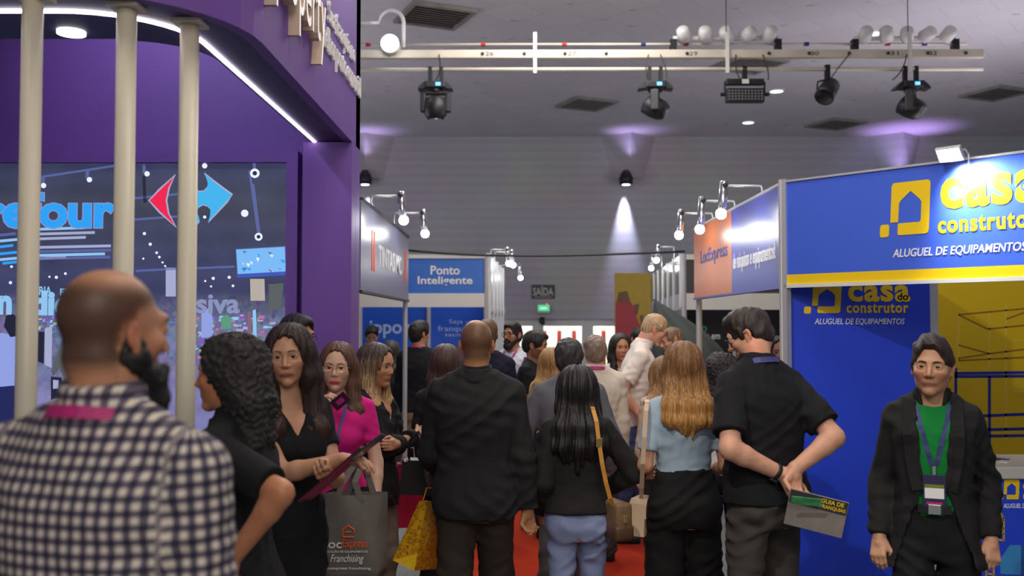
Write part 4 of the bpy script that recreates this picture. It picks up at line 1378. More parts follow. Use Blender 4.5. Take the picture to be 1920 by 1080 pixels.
class Field:
    """union / difference of simple solids, smoothly blended"""

    def __init__(s):
        s.ops = []

    def add(s, fn, lo, hi, k=0.012, op='u'):
        s.ops.append((fn, v3(lo), v3(hi), k, op))
        return s

    def cone(s, a, b, r1, r2, k=0.012, op='u', clip=None, fr=None):
        if fr is not None:
            a, b = fr.p(a), fr.p(b)
        a, b = v3(a), v3(b)
        ab = b - a
        L2 = max(1e-9, ab @ ab)

        def fn(X, Y, Z):
            t = ((X - a[0]) * ab[0] + (Y - a[1]) * ab[1] + (Z - a[2]) * ab[2]) / L2
            t = np.clip(t, 0, 1)
            d = np.sqrt((X - a[0] - t * ab[0]) ** 2 + (Y - a[1] - t * ab[1]) ** 2 + (Z - a[2] - t * ab[2]) ** 2) - (r1 + (r2 - r1) * t)
            if clip is not None:
                c, n = clip
                d = np.maximum(d, (X - c[0]) * n[0] + (Y - c[1]) * n[1] + (Z - c[2]) * n[2])
            return d
        r = max(r1, r2)
        return s.add(fn, np.minimum(a, b) - r, np.maximum(a, b) + r, k, op)

    def chain(s, pts, rs, k=0.012, fr=None):
        for i in range(len(pts) - 1):
            s.cone(pts[i], pts[i + 1], rs[i], rs[i + 1], k, 'u', None, fr)
        return s

    def ell(s, c, r, k=0.012, op='u', fr=None, R_=None):
        fr = fr or Frame()
        c = fr.p(c)
        r = v3(r)
        M = fr.R if R_ is None else fr.R @ np.array(R_)
        m = float(r.min())

        def fn(X, Y, Z):
            dx, dy, dz = X - c[0], Y - c[1], Z - c[2]
            lx = (M[0, 0] * dx + M[1, 0] * dy + M[2, 0] * dz) / r[0]
            ly = (M[0, 1] * dx + M[1, 1] * dy + M[2, 1] * dz) / r[1]
            lz = (M[0, 2] * dx + M[1, 2] * dy + M[2, 2] * dz) / r[2]
            q = np.sqrt(lx * lx + ly * ly + lz * lz)
            g = np.sqrt((lx / r[0]) ** 2 + (ly / r[1]) ** 2 + (lz / r[2]) ** 2) + 1e-9
            return q * (q - 1) / g
        R0 = float(r.max())
        return s.add(fn, c - R0, c + R0, k, op)

    def prof(s, prof, k=0.015, sway=None, grow=0.0, zlo=None, zhi=None, op='u'):
        """torso: rows of (z, half width, half depth, y centre); sway(z) -> (dx, dy)"""
        A = np.array(prof, dtype=np.float64)
        z_lo = A[0, 0] if zlo is None else zlo
        z_hi = A[-1, 0] if zhi is None else zhi
        zz = np.linspace(A[0, 0] - 0.02, A[-1, 0] + 0.02, 80)

        def sm(col):
            v = np.interp(zz, A[:, 0], A[:, col])
            kk = np.ones(7) / 7
            return np.convolve(np.pad(v, 3, 'edge'), kk, 'valid')
        ca, cb, cy = sm(1), sm(2), sm(3)

        def fn(X, Y, Z):
            a = np.interp(Z, zz, ca) + grow
            b = np.interp(Z, zz, cb) + grow
            y0 = np.interp(Z, zz, cy)
            if sway is not None:
                dx, dy = sway(Z)
            else:
                dx = dy = 0
            u = np.abs(X - dx) / a
            v = np.abs(Y - y0 - dy) / b
            q = (u ** 2.4 + v ** 2.4) ** (1 / 2.4)
            d = (q - 1) * np.minimum(a, b)
            return np.maximum(d, np.maximum(Z - z_hi, z_lo - Z))
        m = max(A[:, 1].max(), A[:, 2].max()) + grow + 0.03
        ex = 0.05
        if sway is not None:
            e1 = np.array(sway(np.array([z_lo, z_hi])), dtype=float)
            ex += float(np.abs(e1).max())
        return s.add(fn, (-m - ex, -m - ex, z_lo), (m + ex, m + ex, z_hi), k, op)

    def half(s, c, n, k=0.004, fr=None):
        """keep only the side opposite to n"""
        if fr is not None:
            c, n = fr.p(c), fr.R @ v3(n)
        c, n = v3(c), v3(n)

        def fn(X, Y, Z):
            return -((X - c[0]) * n[0] + (Y - c[1]) * n[1] + (Z - c[2]) * n[2])
        return s.add(fn, (-9, -9, -9), (9, 9, 9), k, 'd')

    def warp(s, fn):
        """adds fn(X,Y,Z) to the distance everywhere"""
        return s.add(fn, (-9, -9, -9), (9, 9, 9), 0, 'w')

    def bounds(s):
        lo = np.array([9.0, 9, 9])
        hi = -lo
        for fn, a, b, k, op in s.ops:
            if op == 'u':
                lo = np.minimum(lo, a)
                hi = np.maximum(hi, b)
        return lo - 0.03, hi + 0.03

    def grid(s, xs, ys, zs):
        V = np.full((len(xs), len(ys), len(zs)), 0.5, dtype=np.float32)
        vox = max(np.diff(xs).max(), np.diff(ys).max(), np.diff(zs).max())
        for fn, a, b, k, op in s.ops:
            mg = k + 2.2 * vox
            i0, i1 = np.searchsorted(xs, a[0] - mg), np.searchsorted(xs, b[0] + mg)
            j0, j1 = np.searchsorted(ys, a[1] - mg), np.searchsorted(ys, b[1] + mg)
            k0, k1 = np.searchsorted(zs, a[2] - mg), np.searchsorted(zs, b[2] + mg)
            if i1 <= i0 or j1 <= j0 or k1 <= k0:
                continue
            X = xs[i0:i1, None, None]
            Y = ys[None, j0:j1, None]
            Z = zs[None, None, k0:k1]
            old = V[i0:i1, j0:j1, k0:k1]
            if op == 'w':
                msk = np.abs(old) < 0.08
                idx = np.nonzero(msk)
                old[idx] += fn(xs[i0:i1][idx[0]], ys[j0:j1][idx[1]], zs[k0:k1][idx[2]]).astype(np.float32)
                continue
            d = fn(X, Y, Z).astype(np.float32)
            if op == 'u':
                V[i0:i1, j0:j1, k0:k1] = smin(old, d, k)
            else:
                V[i0:i1, j0:j1, k0:k1] = -smin(-old, d, k)
        return V

    def at(s, P):
        P = np.asarray(P, dtype=np.float64)
        X, Y, Z = P[..., 0], P[..., 1], P[..., 2]
        V = np.full(X.shape, 0.5)
        for fn, a, b, k, op in s.ops:
            d = fn(X, Y, Z)
            if op == 'w':
                V = V + d
            elif op == 'u':
                V = smin(V, d, k)
            else:
                V = -smin(-V, d, k)
        return V


def axis(lo, hi, coarse, fine=None, zones=()):
    """grid lines with finer spacing inside the zones"""
    out = [lo]
    while out[-1] < hi:
        c = out[-1]
        st = coarse
        for a, b, f in zones:
            if a <= c <= b:
                st = min(st, f)
            elif c < a < c + st:
                st = max(f, min(st, a - c))
        out.append(c + st)
    return np.array(out)


def surface_nets(V, xs, ys, zs):
    ins = V < 0
    c = ins[:-1, :-1, :-1].astype(np.int8)
    for di in (0, 1):
        for dj in (0, 1):
            for dk in (0, 1):
                if di or dj or dk:
                    c = c + ins[di:di + c.shape[0], dj:dj + c.shape[1], dk:dk + c.shape[2]]
    act = (c > 0) & (c < 8)
    idx = np.full(act.shape, -1, dtype=np.int64)
    I, J, K = np.nonzero(act)
    n = len(I)
    idx[I, J, K] = np.arange(n)
    acc = np.zeros((n, 3))
    cnt = np.zeros(n)
    corners = [(0, 0, 0), (1, 0, 0), (0, 1, 0), (1, 1, 0), (0, 0, 1), (1, 0, 1), (0, 1, 1), (1, 1, 1)]
    val = [V[I + a, J + b, K + d].astype(np.float64) for a, b, d in corners]
    pos = [np.stack([xs[I + a], ys[J + b], zs[K + d]], 1) for a, b, d in corners]
    for e0, e1 in ((0, 1), (2, 3), (4, 5), (6, 7), (0, 2), (1, 3), (4, 6), (5, 7), (0, 4), (1, 5), (2, 6), (3, 7)):
        va, vb = val[e0], val[e1]
        m = (va < 0) != (vb < 0)
        t = np.where(m, va / np.where(m, va - vb, 1), 0)
        p = pos[e0] + (pos[e1] - pos[e0]) * t[:, None]
        acc += np.where(m[:, None], p, 0)
        cnt += m
    verts = acc / cnt[:, None]
    quads = []
    # x edges
    m = ins[:-1, 1:-1, 1:-1] != ins[1:, 1:-1, 1:-1]
    i, j, k = np.nonzero(m)
    f = ins[:-1, 1:-1, 1:-1][i, j, k]
    q = np.stack([idx[i, j, k], idx[i, j + 1, k], idx[i, j + 1, k + 1], idx[i, j, k + 1]], 1)
    quads.append(np.where(f[:, None], q, q[:, ::-1]))
    m = ins[1:-1, :-1, 1:-1] != ins[1:-1, 1:, 1:-1]
    i, j, k = np.nonzero(m)
    f = ins[1:-1, :-1, 1:-1][i, j, k]
    q = np.stack([idx[i, j, k], idx[i, j, k + 1], idx[i + 1, j, k + 1], idx[i + 1, j, k]], 1)
    quads.append(np.where(f[:, None], q, q[:, ::-1]))
    m = ins[1:-1, 1:-1, :-1] != ins[1:-1, 1:-1, 1:]
    i, j, k = np.nonzero(m)
    f = ins[1:-1, 1:-1, :-1][i, j, k]
    q = np.stack([idx[i, j, k], idx[i + 1, j, k], idx[i + 1, j + 1, k], idx[i, j + 1, k]], 1)
    quads.append(np.where(f[:, None], q, q[:, ::-1]))
    return verts, np.concatenate(quads)


def mesh_object(name, verts, quads, material, parent, colors=None, attr=None):
    me = bpy.data.meshes.new(name)
    n, m = len(verts), len(quads)
    me.vertices.add(n)
    me.vertices.foreach_set('co', verts.astype(np.float32).ravel())
    me.loops.add(m * 4)
    me.loops.foreach_set('vertex_index', quads.astype(np.int32).ravel())
    me.polygons.add(m)
    me.polygons.foreach_set('loop_start', np.arange(0, m * 4, 4, dtype=np.int32))
    me.polygons.foreach_set('use_smooth', np.ones(m, dtype=bool))
    me.materials.append(material)
    if colors is not None:
        a = me.color_attributes.new('tint', 'FLOAT_COLOR', 'POINT')
        c4 = np.ones((n, 4), dtype=np.float32)
        c4[:, :3] = colors
        a.data.foreach_set('color', c4.ravel())
    if attr is not None:
        a = me.attributes.new('weave', 'FLOAT_VECTOR', 'POINT')
        a.data.foreach_set('vector', attr.astype(np.float32).ravel())
    me.update()
    me.validate()
    o = bpy.data.objects.new(name, me)
    return link(o, parent)


def mesh_field(name, F, material, parent, res, zones=((), (), ()), lo=None, hi=None, colors=None, attr=None, smooth=1):
    a, b = F.bounds()
    if lo is not None:
        a = np.maximum(a, v3(lo))
    if hi is not None:
        b = np.minimum(b, v3(hi))
    xs, ys, zs = (axis(a[i], b[i], res if not isinstance(res, tuple) else res[i], None, zones[i]) for i in range(3))
    V = F.grid(xs, ys, zs)
    verts, quads = surface_nets(V, xs, ys, zs)
    cols = colors(verts) if colors else None
    at_ = attr(verts) if attr else None
    return mesh_object(name, verts, quads, material, parent, cols, at_)


def wrinkle(seed, amp=0.003, fz=1.0, vert=0.5):
    rs_ = np.random.RandomState(seed)
    ph = rs_.uniform(0, 6.28, 12)
    fr_ = rs_.uniform(0.8, 1.25, 12)

    def fn(X, Y, Z):
        w1 = np.sin(9 * fr_[0] * X + 7 * fr_[1] * Y + 11 * fr_[2] * Z * fz + ph[0])
        w2 = np.sin(8 * fr_[3] * X - 9 * fr_[4] * Y + 13 * fr_[5] * Z * fz + ph[1])
        f1 = np.sin(34 * fr_[6] * Z * fz + 16 * X + 2.2 * w1 + ph[2])
        f2 = np.sin(40 * fr_[7] * X + 24 * Y - 14 * Z * fz + 2.4 * w2 + ph[3])
        f3 = np.sin(74 * fr_[8] * Z * fz - 30 * X + 20 * Y + 2.5 * w1 + ph[4])
        s = (1 - np.abs(f1)) * (0.4 + 0.6 * w2) + vert * (1 - np.abs(f2)) * (0.5 + 0.5 * w1) + 0.35 * f3 * w1 * w2
        return -1.9 * amp * (s - 0.35)
    return fn


def unit(v):
    v = v3(v)
    return v / (np.linalg.norm(v) + 1e-12)


def rot_xyz(yaw=0, pitch=0, roll=0):
    """yaw turns to the figure's left (+), pitch nods down (+), roll tilts to its left (+)"""
    return np.array(Matrix.Rotation(yaw, 3, 'Z') @ Matrix.Rotation(pitch, 3, 'X') @ Matrix.Rotation(roll, 3, 'Y'))


def ik(S_, W_, l1, l2, hint):
    S_, W_, hint = v3(S_), v3(W_), v3(hint)
    d = W_ - S_
    L = np.linalg.norm(d)
    L = min(max(L, abs(l1 - l2) + 0.01), (l1 + l2) * 0.998)
    u_ = unit(d)
    a = (l1 * l1 - l2 * l2 + L * L) / (2 * L)
    h = math.sqrt(max(0, l1 * l1 - a * a))
    pp = unit(hint - u_ * (hint @ u_))
    return S_ + u_ * a + pp * h, S_ + u_ * L


# ----------------------------------------------------------------- skin, hair, cloth materials
def skin_mat():
    m = bpy.data.materials.new('skin')
    m.use_nodes = True
    nt = m.node_tree
    p = nt.nodes['Principled BSDF']
    at_ = nt.nodes.new('ShaderNodeAttribute')
    at_.attribute_name = 'tint'
    ns = nt.nodes.new('ShaderNodeTexNoise')
    ns.inputs['Scale'].default_value = 45
    ns.inputs['Detail'].default_value = 4
    tc = nt.nodes.new('ShaderNodeTexCoord')
    nt.links.new(tc.outputs['Object'], ns.inputs['Vector'])
    mr = nt.nodes.new('ShaderNodeMapRange')
    mr.inputs['To Min'].default_value = 0.90
    mr.inputs['To Max'].default_value = 1.10
    nt.links.new(ns.outputs['Fac'], mr.inputs['Value'])
    sc_ = nt.nodes.new('ShaderNodeVectorMath')
    sc_.operation = 'SCALE'
    nt.links.new(at_.outputs['Color'], sc_.inputs[0])
    nt.links.new(mr.outputs['Result'], sc_.inputs['Scale'])
    nt.links.new(sc_.outputs['Vector'], p.inputs['Base Color'])
    p.inputs['Roughness'].default_value = 0.48
    p.inputs['Specular IOR Level'].default_value = 0.4
    bp = nt.nodes.new('ShaderNodeBump')
    bp.inputs['Strength'].default_value = 0.12
    bp.inputs['Distance'].default_value = 0.004
    n2 = nt.nodes.new('ShaderNodeTexNoise')
    n2.inputs['Scale'].default_value = 260
    nt.links.new(tc.outputs['Object'], n2.inputs['Vector'])
    nt.links.new(n2.outputs['Fac'], bp.inputs['Height'])
    nt.links.new(bp.outputs['Normal'], p.inputs['Normal'])
    return m


M_skin = skin_mat()
HAIR_CACHE = {}


def hair_mat(col, col2=None, curly=False, zmix=None):
    """strand-like streaks; col2 = colour of the lighter lengths below height zmix"""
    key = (col, col2, curly, zmix)
    if key in HAIR_CACHE:
        return HAIR_CACHE[key]
    m = bpy.data.materials.new('hair')
    m.use_nodes = True
    nt = m.node_tree
    L = nt.links
    p = nt.nodes['Principled BSDF']
    tc = nt.nodes.new('ShaderNodeTexCoord')
    mp = nt.nodes.new('ShaderNodeMapping')
    mp.inputs['Scale'].default_value = (70, 70, 70) if curly else (150, 150, 7)
    L.new(tc.outputs['Object'], mp.inputs['Vector'])
    ns = nt.nodes.new('ShaderNodeTexNoise')
    ns.inputs['Scale'].default_value = 1.0
    ns.inputs['Detail'].default_value = 3
    ns.inputs['Distortion'].default_value = 1.2 if curly else 0.3
    L.new(mp.outputs['Vector'], ns.inputs['Vector'])
    mr = nt.nodes.new('ShaderNodeMapRange')
    mr.inputs['From Min'].default_value = 0.3
    mr.inputs['From Max'].default_value = 0.7
    mr.inputs['To Min'].default_value = 0.55
    mr.inputs['To Max'].default_value = 1.5
    L.new(ns.outputs['Fac'], mr.inputs['Value'])
    sc_ = nt.nodes.new('ShaderNodeVectorMath')
    sc_.operation = 'SCALE'
    L.new(mr.outputs['Result'], sc_.inputs['Scale'])
    if col2 is not None:
        sp_ = nt.nodes.new('ShaderNodeSeparateXYZ')
        L.new(tc.outputs['Object'], sp_.inputs['Vector'])
        m2 = nt.nodes.new('ShaderNodeMapRange')
        m2.inputs['From Min'].default_value = zmix + 0.10
        m2.inputs['From Max'].default_value = zmix - 0.14
        L.new(sp_.outputs['Z'], m2.inputs['Value'])
        ad = nt.nodes.new('ShaderNodeMath')
        ad.operation = 'MULTIPLY_ADD'
        ad.use_clamp = True
        ad.inputs[1].default_value = 0.9
        L.new(ns.outputs['Fac'], ad.inputs[0])
        sb = nt.nodes.new('ShaderNodeMath')
        sb.operation = 'SUBTRACT'
        sb.inputs[1].default_value = 0.5
        L.new(m2.outputs['Result'], sb.inputs[0])
        L.new(sb.outputs['Value'], ad.inputs[2])
        mx = nt.nodes.new('ShaderNodeMix')
        mx.data_type = 'RGBA'
        mx.inputs['A'].default_value = (*col, 1)
        mx.inputs['B'].default_value = (*col2, 1)
        L.new(ad.outputs['Value'], mx.inputs['Factor'])
        L.new(mx.outputs['Result'], sc_.inputs[0])
    else:
        sc_.inputs[0].default_value = col
    L.new(sc_.outputs['Vector'], p.inputs['Base Color'])
    p.inputs['Roughness'].default_value = 0.68 if curly else 0.54
    p.inputs['Specular IOR Level'].default_value = 0.45
    bp = nt.nodes.new('ShaderNodeBump')
    bp.inputs['Strength'].default_value = 0.55
    bp.inputs['Distance'].default_value = 0.006
    L.new(ns.outputs['Fac'], bp.inputs['Height'])
    L.new(bp.outputs['Normal'], p.inputs['Normal'])
    HAIR_CACHE[key] = m
    return m


CLOTH_CACHE = {}


def cloth(col, rough=0.85, sheen=0.0, var=0.08, weave=0.15):
    key = (col, rough, sheen, var)
    if key not in CLOTH_CACHE:
        CLOTH_CACHE[key] = mat('cloth', col, rough, var=var, vscale=9, bump=weave, bscale=420, spec=0.25, sheen=sheen)
    return CLOTH_CACHE[key]


def gingham(c0, c1, c2, scale):
    """woven checks following the garment's own thread coordinates"""
    m = bpy.data.materials.new('checked_cotton')
    m.use_nodes = True
    nt = m.node_tree
    L = nt.links
    p = nt.nodes['Principled BSDF']
    p.inputs['Roughness'].default_value = 0.85
    a = nt.nodes.new('ShaderNodeAttribute')
    a.attribute_name = 'weave'
    sp_ = nt.nodes.new('ShaderNodeSeparateXYZ')
    L.new(a.outputs['Vector'], sp_.inputs['Vector'])

    def stripe(out):
        k = nt.nodes.new('ShaderNodeMath')
        k.operation = 'MULTIPLY'
        k.inputs[1].default_value = scale
        L.new(sp_.outputs[out], k.inputs[0])
        f = nt.nodes.new('ShaderNodeMath')
        f.operation = 'FRACT'
        L.new(k.outputs['Value'], f.inputs[0])
        g = nt.nodes.new('ShaderNodeMath')
        g.operation = 'GREATER_THAN'
        g.inputs[1].default_value = 0.5
        L.new(f.outputs['Value'], g.inputs[0])
        return g
    g1, g2 = stripe('X'), stripe('Y')
    ad = nt.nodes.new('ShaderNodeMath')
    ad.operation = 'ADD'
    L.new(g1.outputs['Value'], ad.inputs[0])
    L.new(g2.outputs['Value'], ad.inputs[1])
    hv = nt.nodes.new('ShaderNodeMath')
    hv.operation = 'MULTIPLY'
    hv.inputs[1].default_value = 0.5
    L.new(ad.outputs['Value'], hv.inputs[0])
    cr = nt.nodes.new('ShaderNodeValToRGB')
    cr.color_ramp.interpolation = 'CONSTANT'
    e = cr.color_ramp.elements
    e[0].position, e[0].color = 0.0, (*c0, 1)
    e[1].position, e[1].color = 0.4, (*c1, 1)
    q = e.new(0.8)
    q.color = (*c2, 1)
    L.new(hv.outputs['Value'], cr.inputs['Fac'])
    L.new(cr.outputs['Color'], p.inputs['Base Color'])
    return m


EYE_M = [mat('eye_white', (0.72, 0.70, 0.68), 0.2, var=0.03), mat('iris', (0.035, 0.018, 0.010), 0.15, var=0.1), mat('pupil', (0.004, 0.004, 0.004), 0.1, var=0.1)]
M_gold = mat('gold_wire', (0.75, 0.52, 0.25), 0.25, 0.9, var=0.05)
M_spec = mat('black_spectacle_frame', (0.015, 0.014, 0.014), 0.3, var=0.1)
M_lensc = mat('clear_spectacle_lens', (1, 1, 1), 0.02, trans=1.0, alpha=0.25)
M_lany = mat('magenta_lanyard', srgb(176, 34, 110), 0.6, var=0.15, vscale=60)
M_lany2 = mat('navy_pink_lanyard', srgb(58, 60, 120), 0.6, var=0.5, vscale=45)
M_sole = mat('pale_shoe_sole', (0.55, 0.55, 0.53), 0.7, var=0.1)


# ----------------------------------------------------------------- hands
def hand(F, wrist, fdir, palm, side, curl=0.35, spread=1.0, s=1.0, pinch=0.0, k=0.006):
    """fdir: from wrist to knuckles; palm: outward normal of the palm; side: +1 left hand, -1 right hand"""
    f = unit(fdir)
    n = unit(v3(palm) - f * (v3(palm) @ f))
    # across: towards the thumb
    t = np.cross(f, n) * -side
    w_ = v3(wrist)
    P = lambda a, b, c: w_ + (f * a + t * b + n * c) * s
    # palm
    F.cone(P(-0.01, 0, 0), P(0.03, 0.0, 0), 0.026 * s, 0.026 * s, 0.01)
    for b in (-0.026, -0.009, 0.009, 0.026):
        F.cone(P(0.022, b * 0.75, 0), P(0.088, b, -0.001), 0.0145 * s, 0.0115 * s, 0.008)
    F.cone(P(0.02, 0.022, 0.010), P(0.055, 0.032, 0.012), 0.016 * s, 0.013 * s, 0.010)
    for b, L, dl in ((0.028, 0.072, 0.0), (0.0095, 0.081, 0.004), (-0.0095, 0.074, 0.002), (-0.0275, 0.058, -0.006)):
        base = P(0.086 + dl, b, 0)
        ang = 0.15
        d1 = f
        q = base
        r = 0.0092 * s
        for i, (frac, c) in enumerate(((0.46, 0.75), (0.30, 1.0), (0.24, 0.7))):
            ang += curl * c * 1.15
            dd = f * math.cos(ang) + n * math.sin(ang) + t * (b * 1.6 * spread * math.cos(ang))
            q2 = q + unit(dd) * L * frac * s
            r2 = r * 0.90
            F.cone(q, q2, r, r2, k * 0.6)
            q, r = q2, r2
    # thumb leaves the side of the palm near its base
    q = P(0.030, 0.030, 0.010)
    a0 = P(0.062, 0.052, 0.022 + 0.012 * pinch)
    a1 = P(0.092, 0.052 - 0.022 * pinch - 0.018 * curl, 0.034 + 0.014 * pinch + 0.012 * curl)
    a2 = P(0.116, 0.046 - 0.030 * pinch - 0.030 * curl, 0.040 + 0.016 * pinch + 0.016 * curl)
    F.cone(q, a0, 0.0135 * s, 0.0108 * s, 0.008)
    F.cone(a0, a1, 0.0108 * s, 0.0098 * s, k * 0.6)
    F.cone(a1, a2, 0.0098 * s, 0.0080 * s, k * 0.6)


# ----------------------------------------------------------------- heads
def head_field(F, h, fem, jaw=1.0, nose=1.0, fine=True):
    """face towards -y of the frame, origin at the middle of the skull"""
    w_ = 0.95 if fem else 1.0
    nose = nose * 0.86 if fem else nose
    F.ell((0, 0.014, 0.030), (0.0755 * w_, 0.097, 0.087), 0.02, fr=h)
    F.ell((0, -0.024, -0.026), (0.0605 * w_, 0.064, 0.076 if fem else 0.078), 0.025, fr=h)
    j = (0.040 if fem else 0.0455) * jaw
    for sx in (-1, 1):
        F.cone((sx * j, 0.002, -0.054), (sx * 0.011, -0.066, -0.099), 0.0165 if fem else 0.0185, 0.0115 if fem else 0.0135, 0.020, fr=h)
        F.ell((sx * 0.038 * w_, -0.057, -0.020), (0.023, 0.023, 0.020), 0.02, fr=h)
    F.ell((0, -0.074, -0.098 if fem else -0.100), (0.0155 if fem else 0.021, 0.017, 0.0155), 0.014, fr=h)
    F.cone((-0.034, -0.0745, 0.024), (0.034, -0.0745, 0.024), 0.0115 if fem else 0.0135, 0.0115 if fem else 0.0135, 0.02, fr=h)
    for sx in (-1, 1):
        F.ell((sx * 0.0315, -0.098, 0.006), (0.019, 0.020, 0.0125), 0.014, 'd', fr=h)
        # lids around the eyeball
        F.ell((sx * 0.0315, -0.0755, 0.0055), (0.0165, 0.0145, 0.0135), 0.005, fr=h)
        F.ell((sx * 0.0318, -0.095, 0.0050), (0.0136, 0.0130, 0.0064 if fem else 0.0055), 0.0018, 'd', fr=h)
    F.cone((0, -0.085, 0.012), (0, -0.1080, -0.027), 0.0075, 0.0098 * nose, 0.010, fr=h)
    for sx in (-1, 1):
        F.ell((sx * 0.0118 * nose, -0.0955, -0.0315), (0.0078, 0.0100, 0.0072), 0.006, fr=h)
    # mouth
    F.ell((0, -0.074, -0.061), (0.025, 0.0165, 0.017), 0.014, fr=h)
    for sx in (-1, 1):
        F.cone((sx * 0.019, -0.0835, -0.0605), (sx * 0.004, -0.0905, -0.0575), 0.0028, 0.0040, 0.004, fr=h)
    F.cone((-0.010, -0.0875, -0.0675), (0.010, -0.0875, -0.0675), 0.0046, 0.0046, 0.004, fr=h)
    # ears
    for sx in (-1, 1):
        Rm = np.array(Matrix.Rotation(sx * R(-16), 3, 'Z') @ Matrix.Rotation(R(-10), 3, 'X'))
        F.ell((sx * 0.0785 * w_, 0.012, -0.006), (0.0075, 0.0175, 0.0285), 0.006, fr=h, R_=Rm)
        F.ell((sx * 0.085 * w_, 0.006, -0.003), (0.0065, 0.011, 0.018), 0.004, 'd', fr=h, R_=Rm)
        F.ell((sx * 0.0765 * w_, 0.004, -0.032), (0.007, 0.009, 0.011), 0.005, fr=h)


def skin_tint(h, col, lips=None, stubble=None, scalp=None, rosy=0.12):
    col = v3(col)

    def fn(V):
        q = (V - h.o) @ h.R
        n = len(V)
        C = np.tile(col, (n, 1))
        x, y, z = q[:, 0], q[:, 1], q[:, 2]
        near = np.abs(z) < 0.16

        def mixin(mask, c, amt):
            C[:] = C + (v3(c) - C) * (np.clip(mask, 0, 1) * amt)[:, None]

        g = lambda d, s_: np.exp(-(d / s_) ** 2)
        inh = near & (np.abs(x) < 0.12) & (np.abs(y) < 0.14)
        cheek = inh * g(np.sqrt((np.abs(x) - 0.042) ** 2 + (z + 0.03) ** 2), 0.022) * (y < -0.03)
        mixin(cheek, col * v3((1.12, 0.80, 0.76)), rosy * 4)
        nosem = inh * g(np.sqrt(x ** 2 + (z + 0.03) ** 2), 0.016) * (y < -0.085)
        mixin(nosem, col * v3((1.10, 0.78, 0.74)), rosy * 3)
        earm = inh * (np.abs(x) > 0.074) * (y > -0.02) * (y < 0.05)
        mixin(earm * 1.0, col * v3((1.12, 0.74, 0.68)), 0.55)
        if stubble is not None:
            sc_, amt = stubble
            jawm = inh * (y < 0.012) * np.clip((-0.030 - z - 0.35 * np.clip(y + 0.085, 0, 1) + 0.02) / 0.012, 0, 1)
            jawm = jawm * (1 - g(np.sqrt((x / 1.6) ** 2 + (z + 0.063) ** 2), 0.010))
            must = inh * (y < -0.075) * g((z + 0.049), 0.006) * (np.abs(x) < 0.03)
            side = inh * (np.abs(x) > 0.055) * (y > -0.035) * (y < 0.01) * (z > -0.06) * (z < 0.05)
            mixin(np.maximum(np.maximum(jawm, must), side * 0.8), sc_, amt)
        if scalp is not None:
            sc_, amt, front = scalp
            zl = np.where(y < 0.0, 0.058 - 0.4 * (y + 0.05), 0.030 - 0.75 * y)
            sm_ = inh * np.clip((z - zl) / 0.02 + 0.5, 0, 1)
            # bald crown
            crown = np.clip((np.sqrt(x ** 2 * 1.5 + (y - front) ** 2) - 0.058) / 0.03, 0, 1)
            top = np.clip((z - 0.055) / 0.03, 0, 1)
            sm_ = sm_ * (1 - top * (1 - crown))
            nape = inh * (y > 0.03) * np.clip((z + 0.085) / 0.03, 0, 1)
            mixin(np.maximum(sm_, nape * (1 - top)), sc_, amt)
        if lips is not None:
            lm = inh * (y < -0.072) * np.clip(1.3 - np.sqrt((x / 0.0225) ** 2 + ((z + 0.0625) / 0.0088) ** 2), 0, 0.3) / 0.3
            mixin(lm, lips, 0.85)
            ln = inh * (y < -0.070) * g(z + 0.0620 - 0.02 * np.abs(x) * 0, 0.0016) * (np.abs(x) < 0.022)  # shade of the slit between the lips, put into the tint
            mixin(ln, v3(lips) * 0.25, 0.9)
        ns_ = inh * (y < -0.085) * g(np.sqrt((np.abs(x) - 0.0065) ** 2 + (z + 0.0385) ** 2), 0.0030)  # shade inside the nostrils, put into the tint instead of hollows
        mixin(ns_, col * 0.25, 0.9)
        lash = inh * (y < -0.068) * g(np.sqrt(((np.abs(x) - 0.0315) / 2.6) ** 2 + (z - 0.0112 + 6.0 * (np.abs(x) - 0.0315) ** 2) ** 2), 0.0022) * (np.abs(np.abs(x) - 0.0315) < 0.0155)
        mixin(lash, col * 0.12, 0.85)
        return C
    return fn


def add_eyes(parent, h, gaze=(0, 0)):
    for sx in (-1, 1):
        m = MB()
        seg, rings = 14, 12
        vs, fs, mi = [], [], []
        r = 0.0120
        Rg = np.array(Matrix.Rotation(gaze[0], 3, 'Z') @ Matrix.Rotation(-gaze[1], 3, 'X'))
        c = h.p((sx * 0.0315, -0.0765, 0.0050))
        A = h.R @ Rg
        for i in range(rings + 1):
            th = PI * i / rings
            for k in range(seg):
                a = 2 * PI * k / seg
                q = v3((math.sin(th) * math.cos(a), -math.cos(th), math.sin(th) * math.sin(a))) * r
                vs.append(tuple(A @ q + c))
        for i in range(rings):
            m.cur = 2 if i < 1 else (1 if i < 3 else 0)
            for k in range(seg):
                k2 = (k + 1) % seg
                fs.append((i * seg + k, i * seg + k2, (i + 1) * seg + k2, (i + 1) * seg + k))
                mi.append(m.cur)
        m.v, m.f, m.mi, m.cur = vs, fs, mi, 1
        m.build('eye', EYE_M, parent, True)


def add_brows(parent, h, material, B, thick=1.0, lift=0.0, fem=False):
    ys_ = np.linspace(-0.125, -0.03, 96)
    for sx in (-1, 1):
        pts = []
        for x, z in ((0.012, 0.0235), (0.020, 0.0262), (0.029, 0.0280), (0.038, 0.0275), (0.047, 0.0235)):
            q = np.stack([h.p((sx * x, y, z + lift)) for y in ys_])
            i = np.nonzero(B.at(q) < 0)[0]
            pts.append(Vector(q[i[0]] if len(i) else q[40]))
        m = MB().tube(pts, [0.0022 * thick, 0.0034 * thick, 0.0034 * thick, 0.0028 * thick, 0.0012 * thick], 6)
        m.build('eyebrow', material, parent, True)


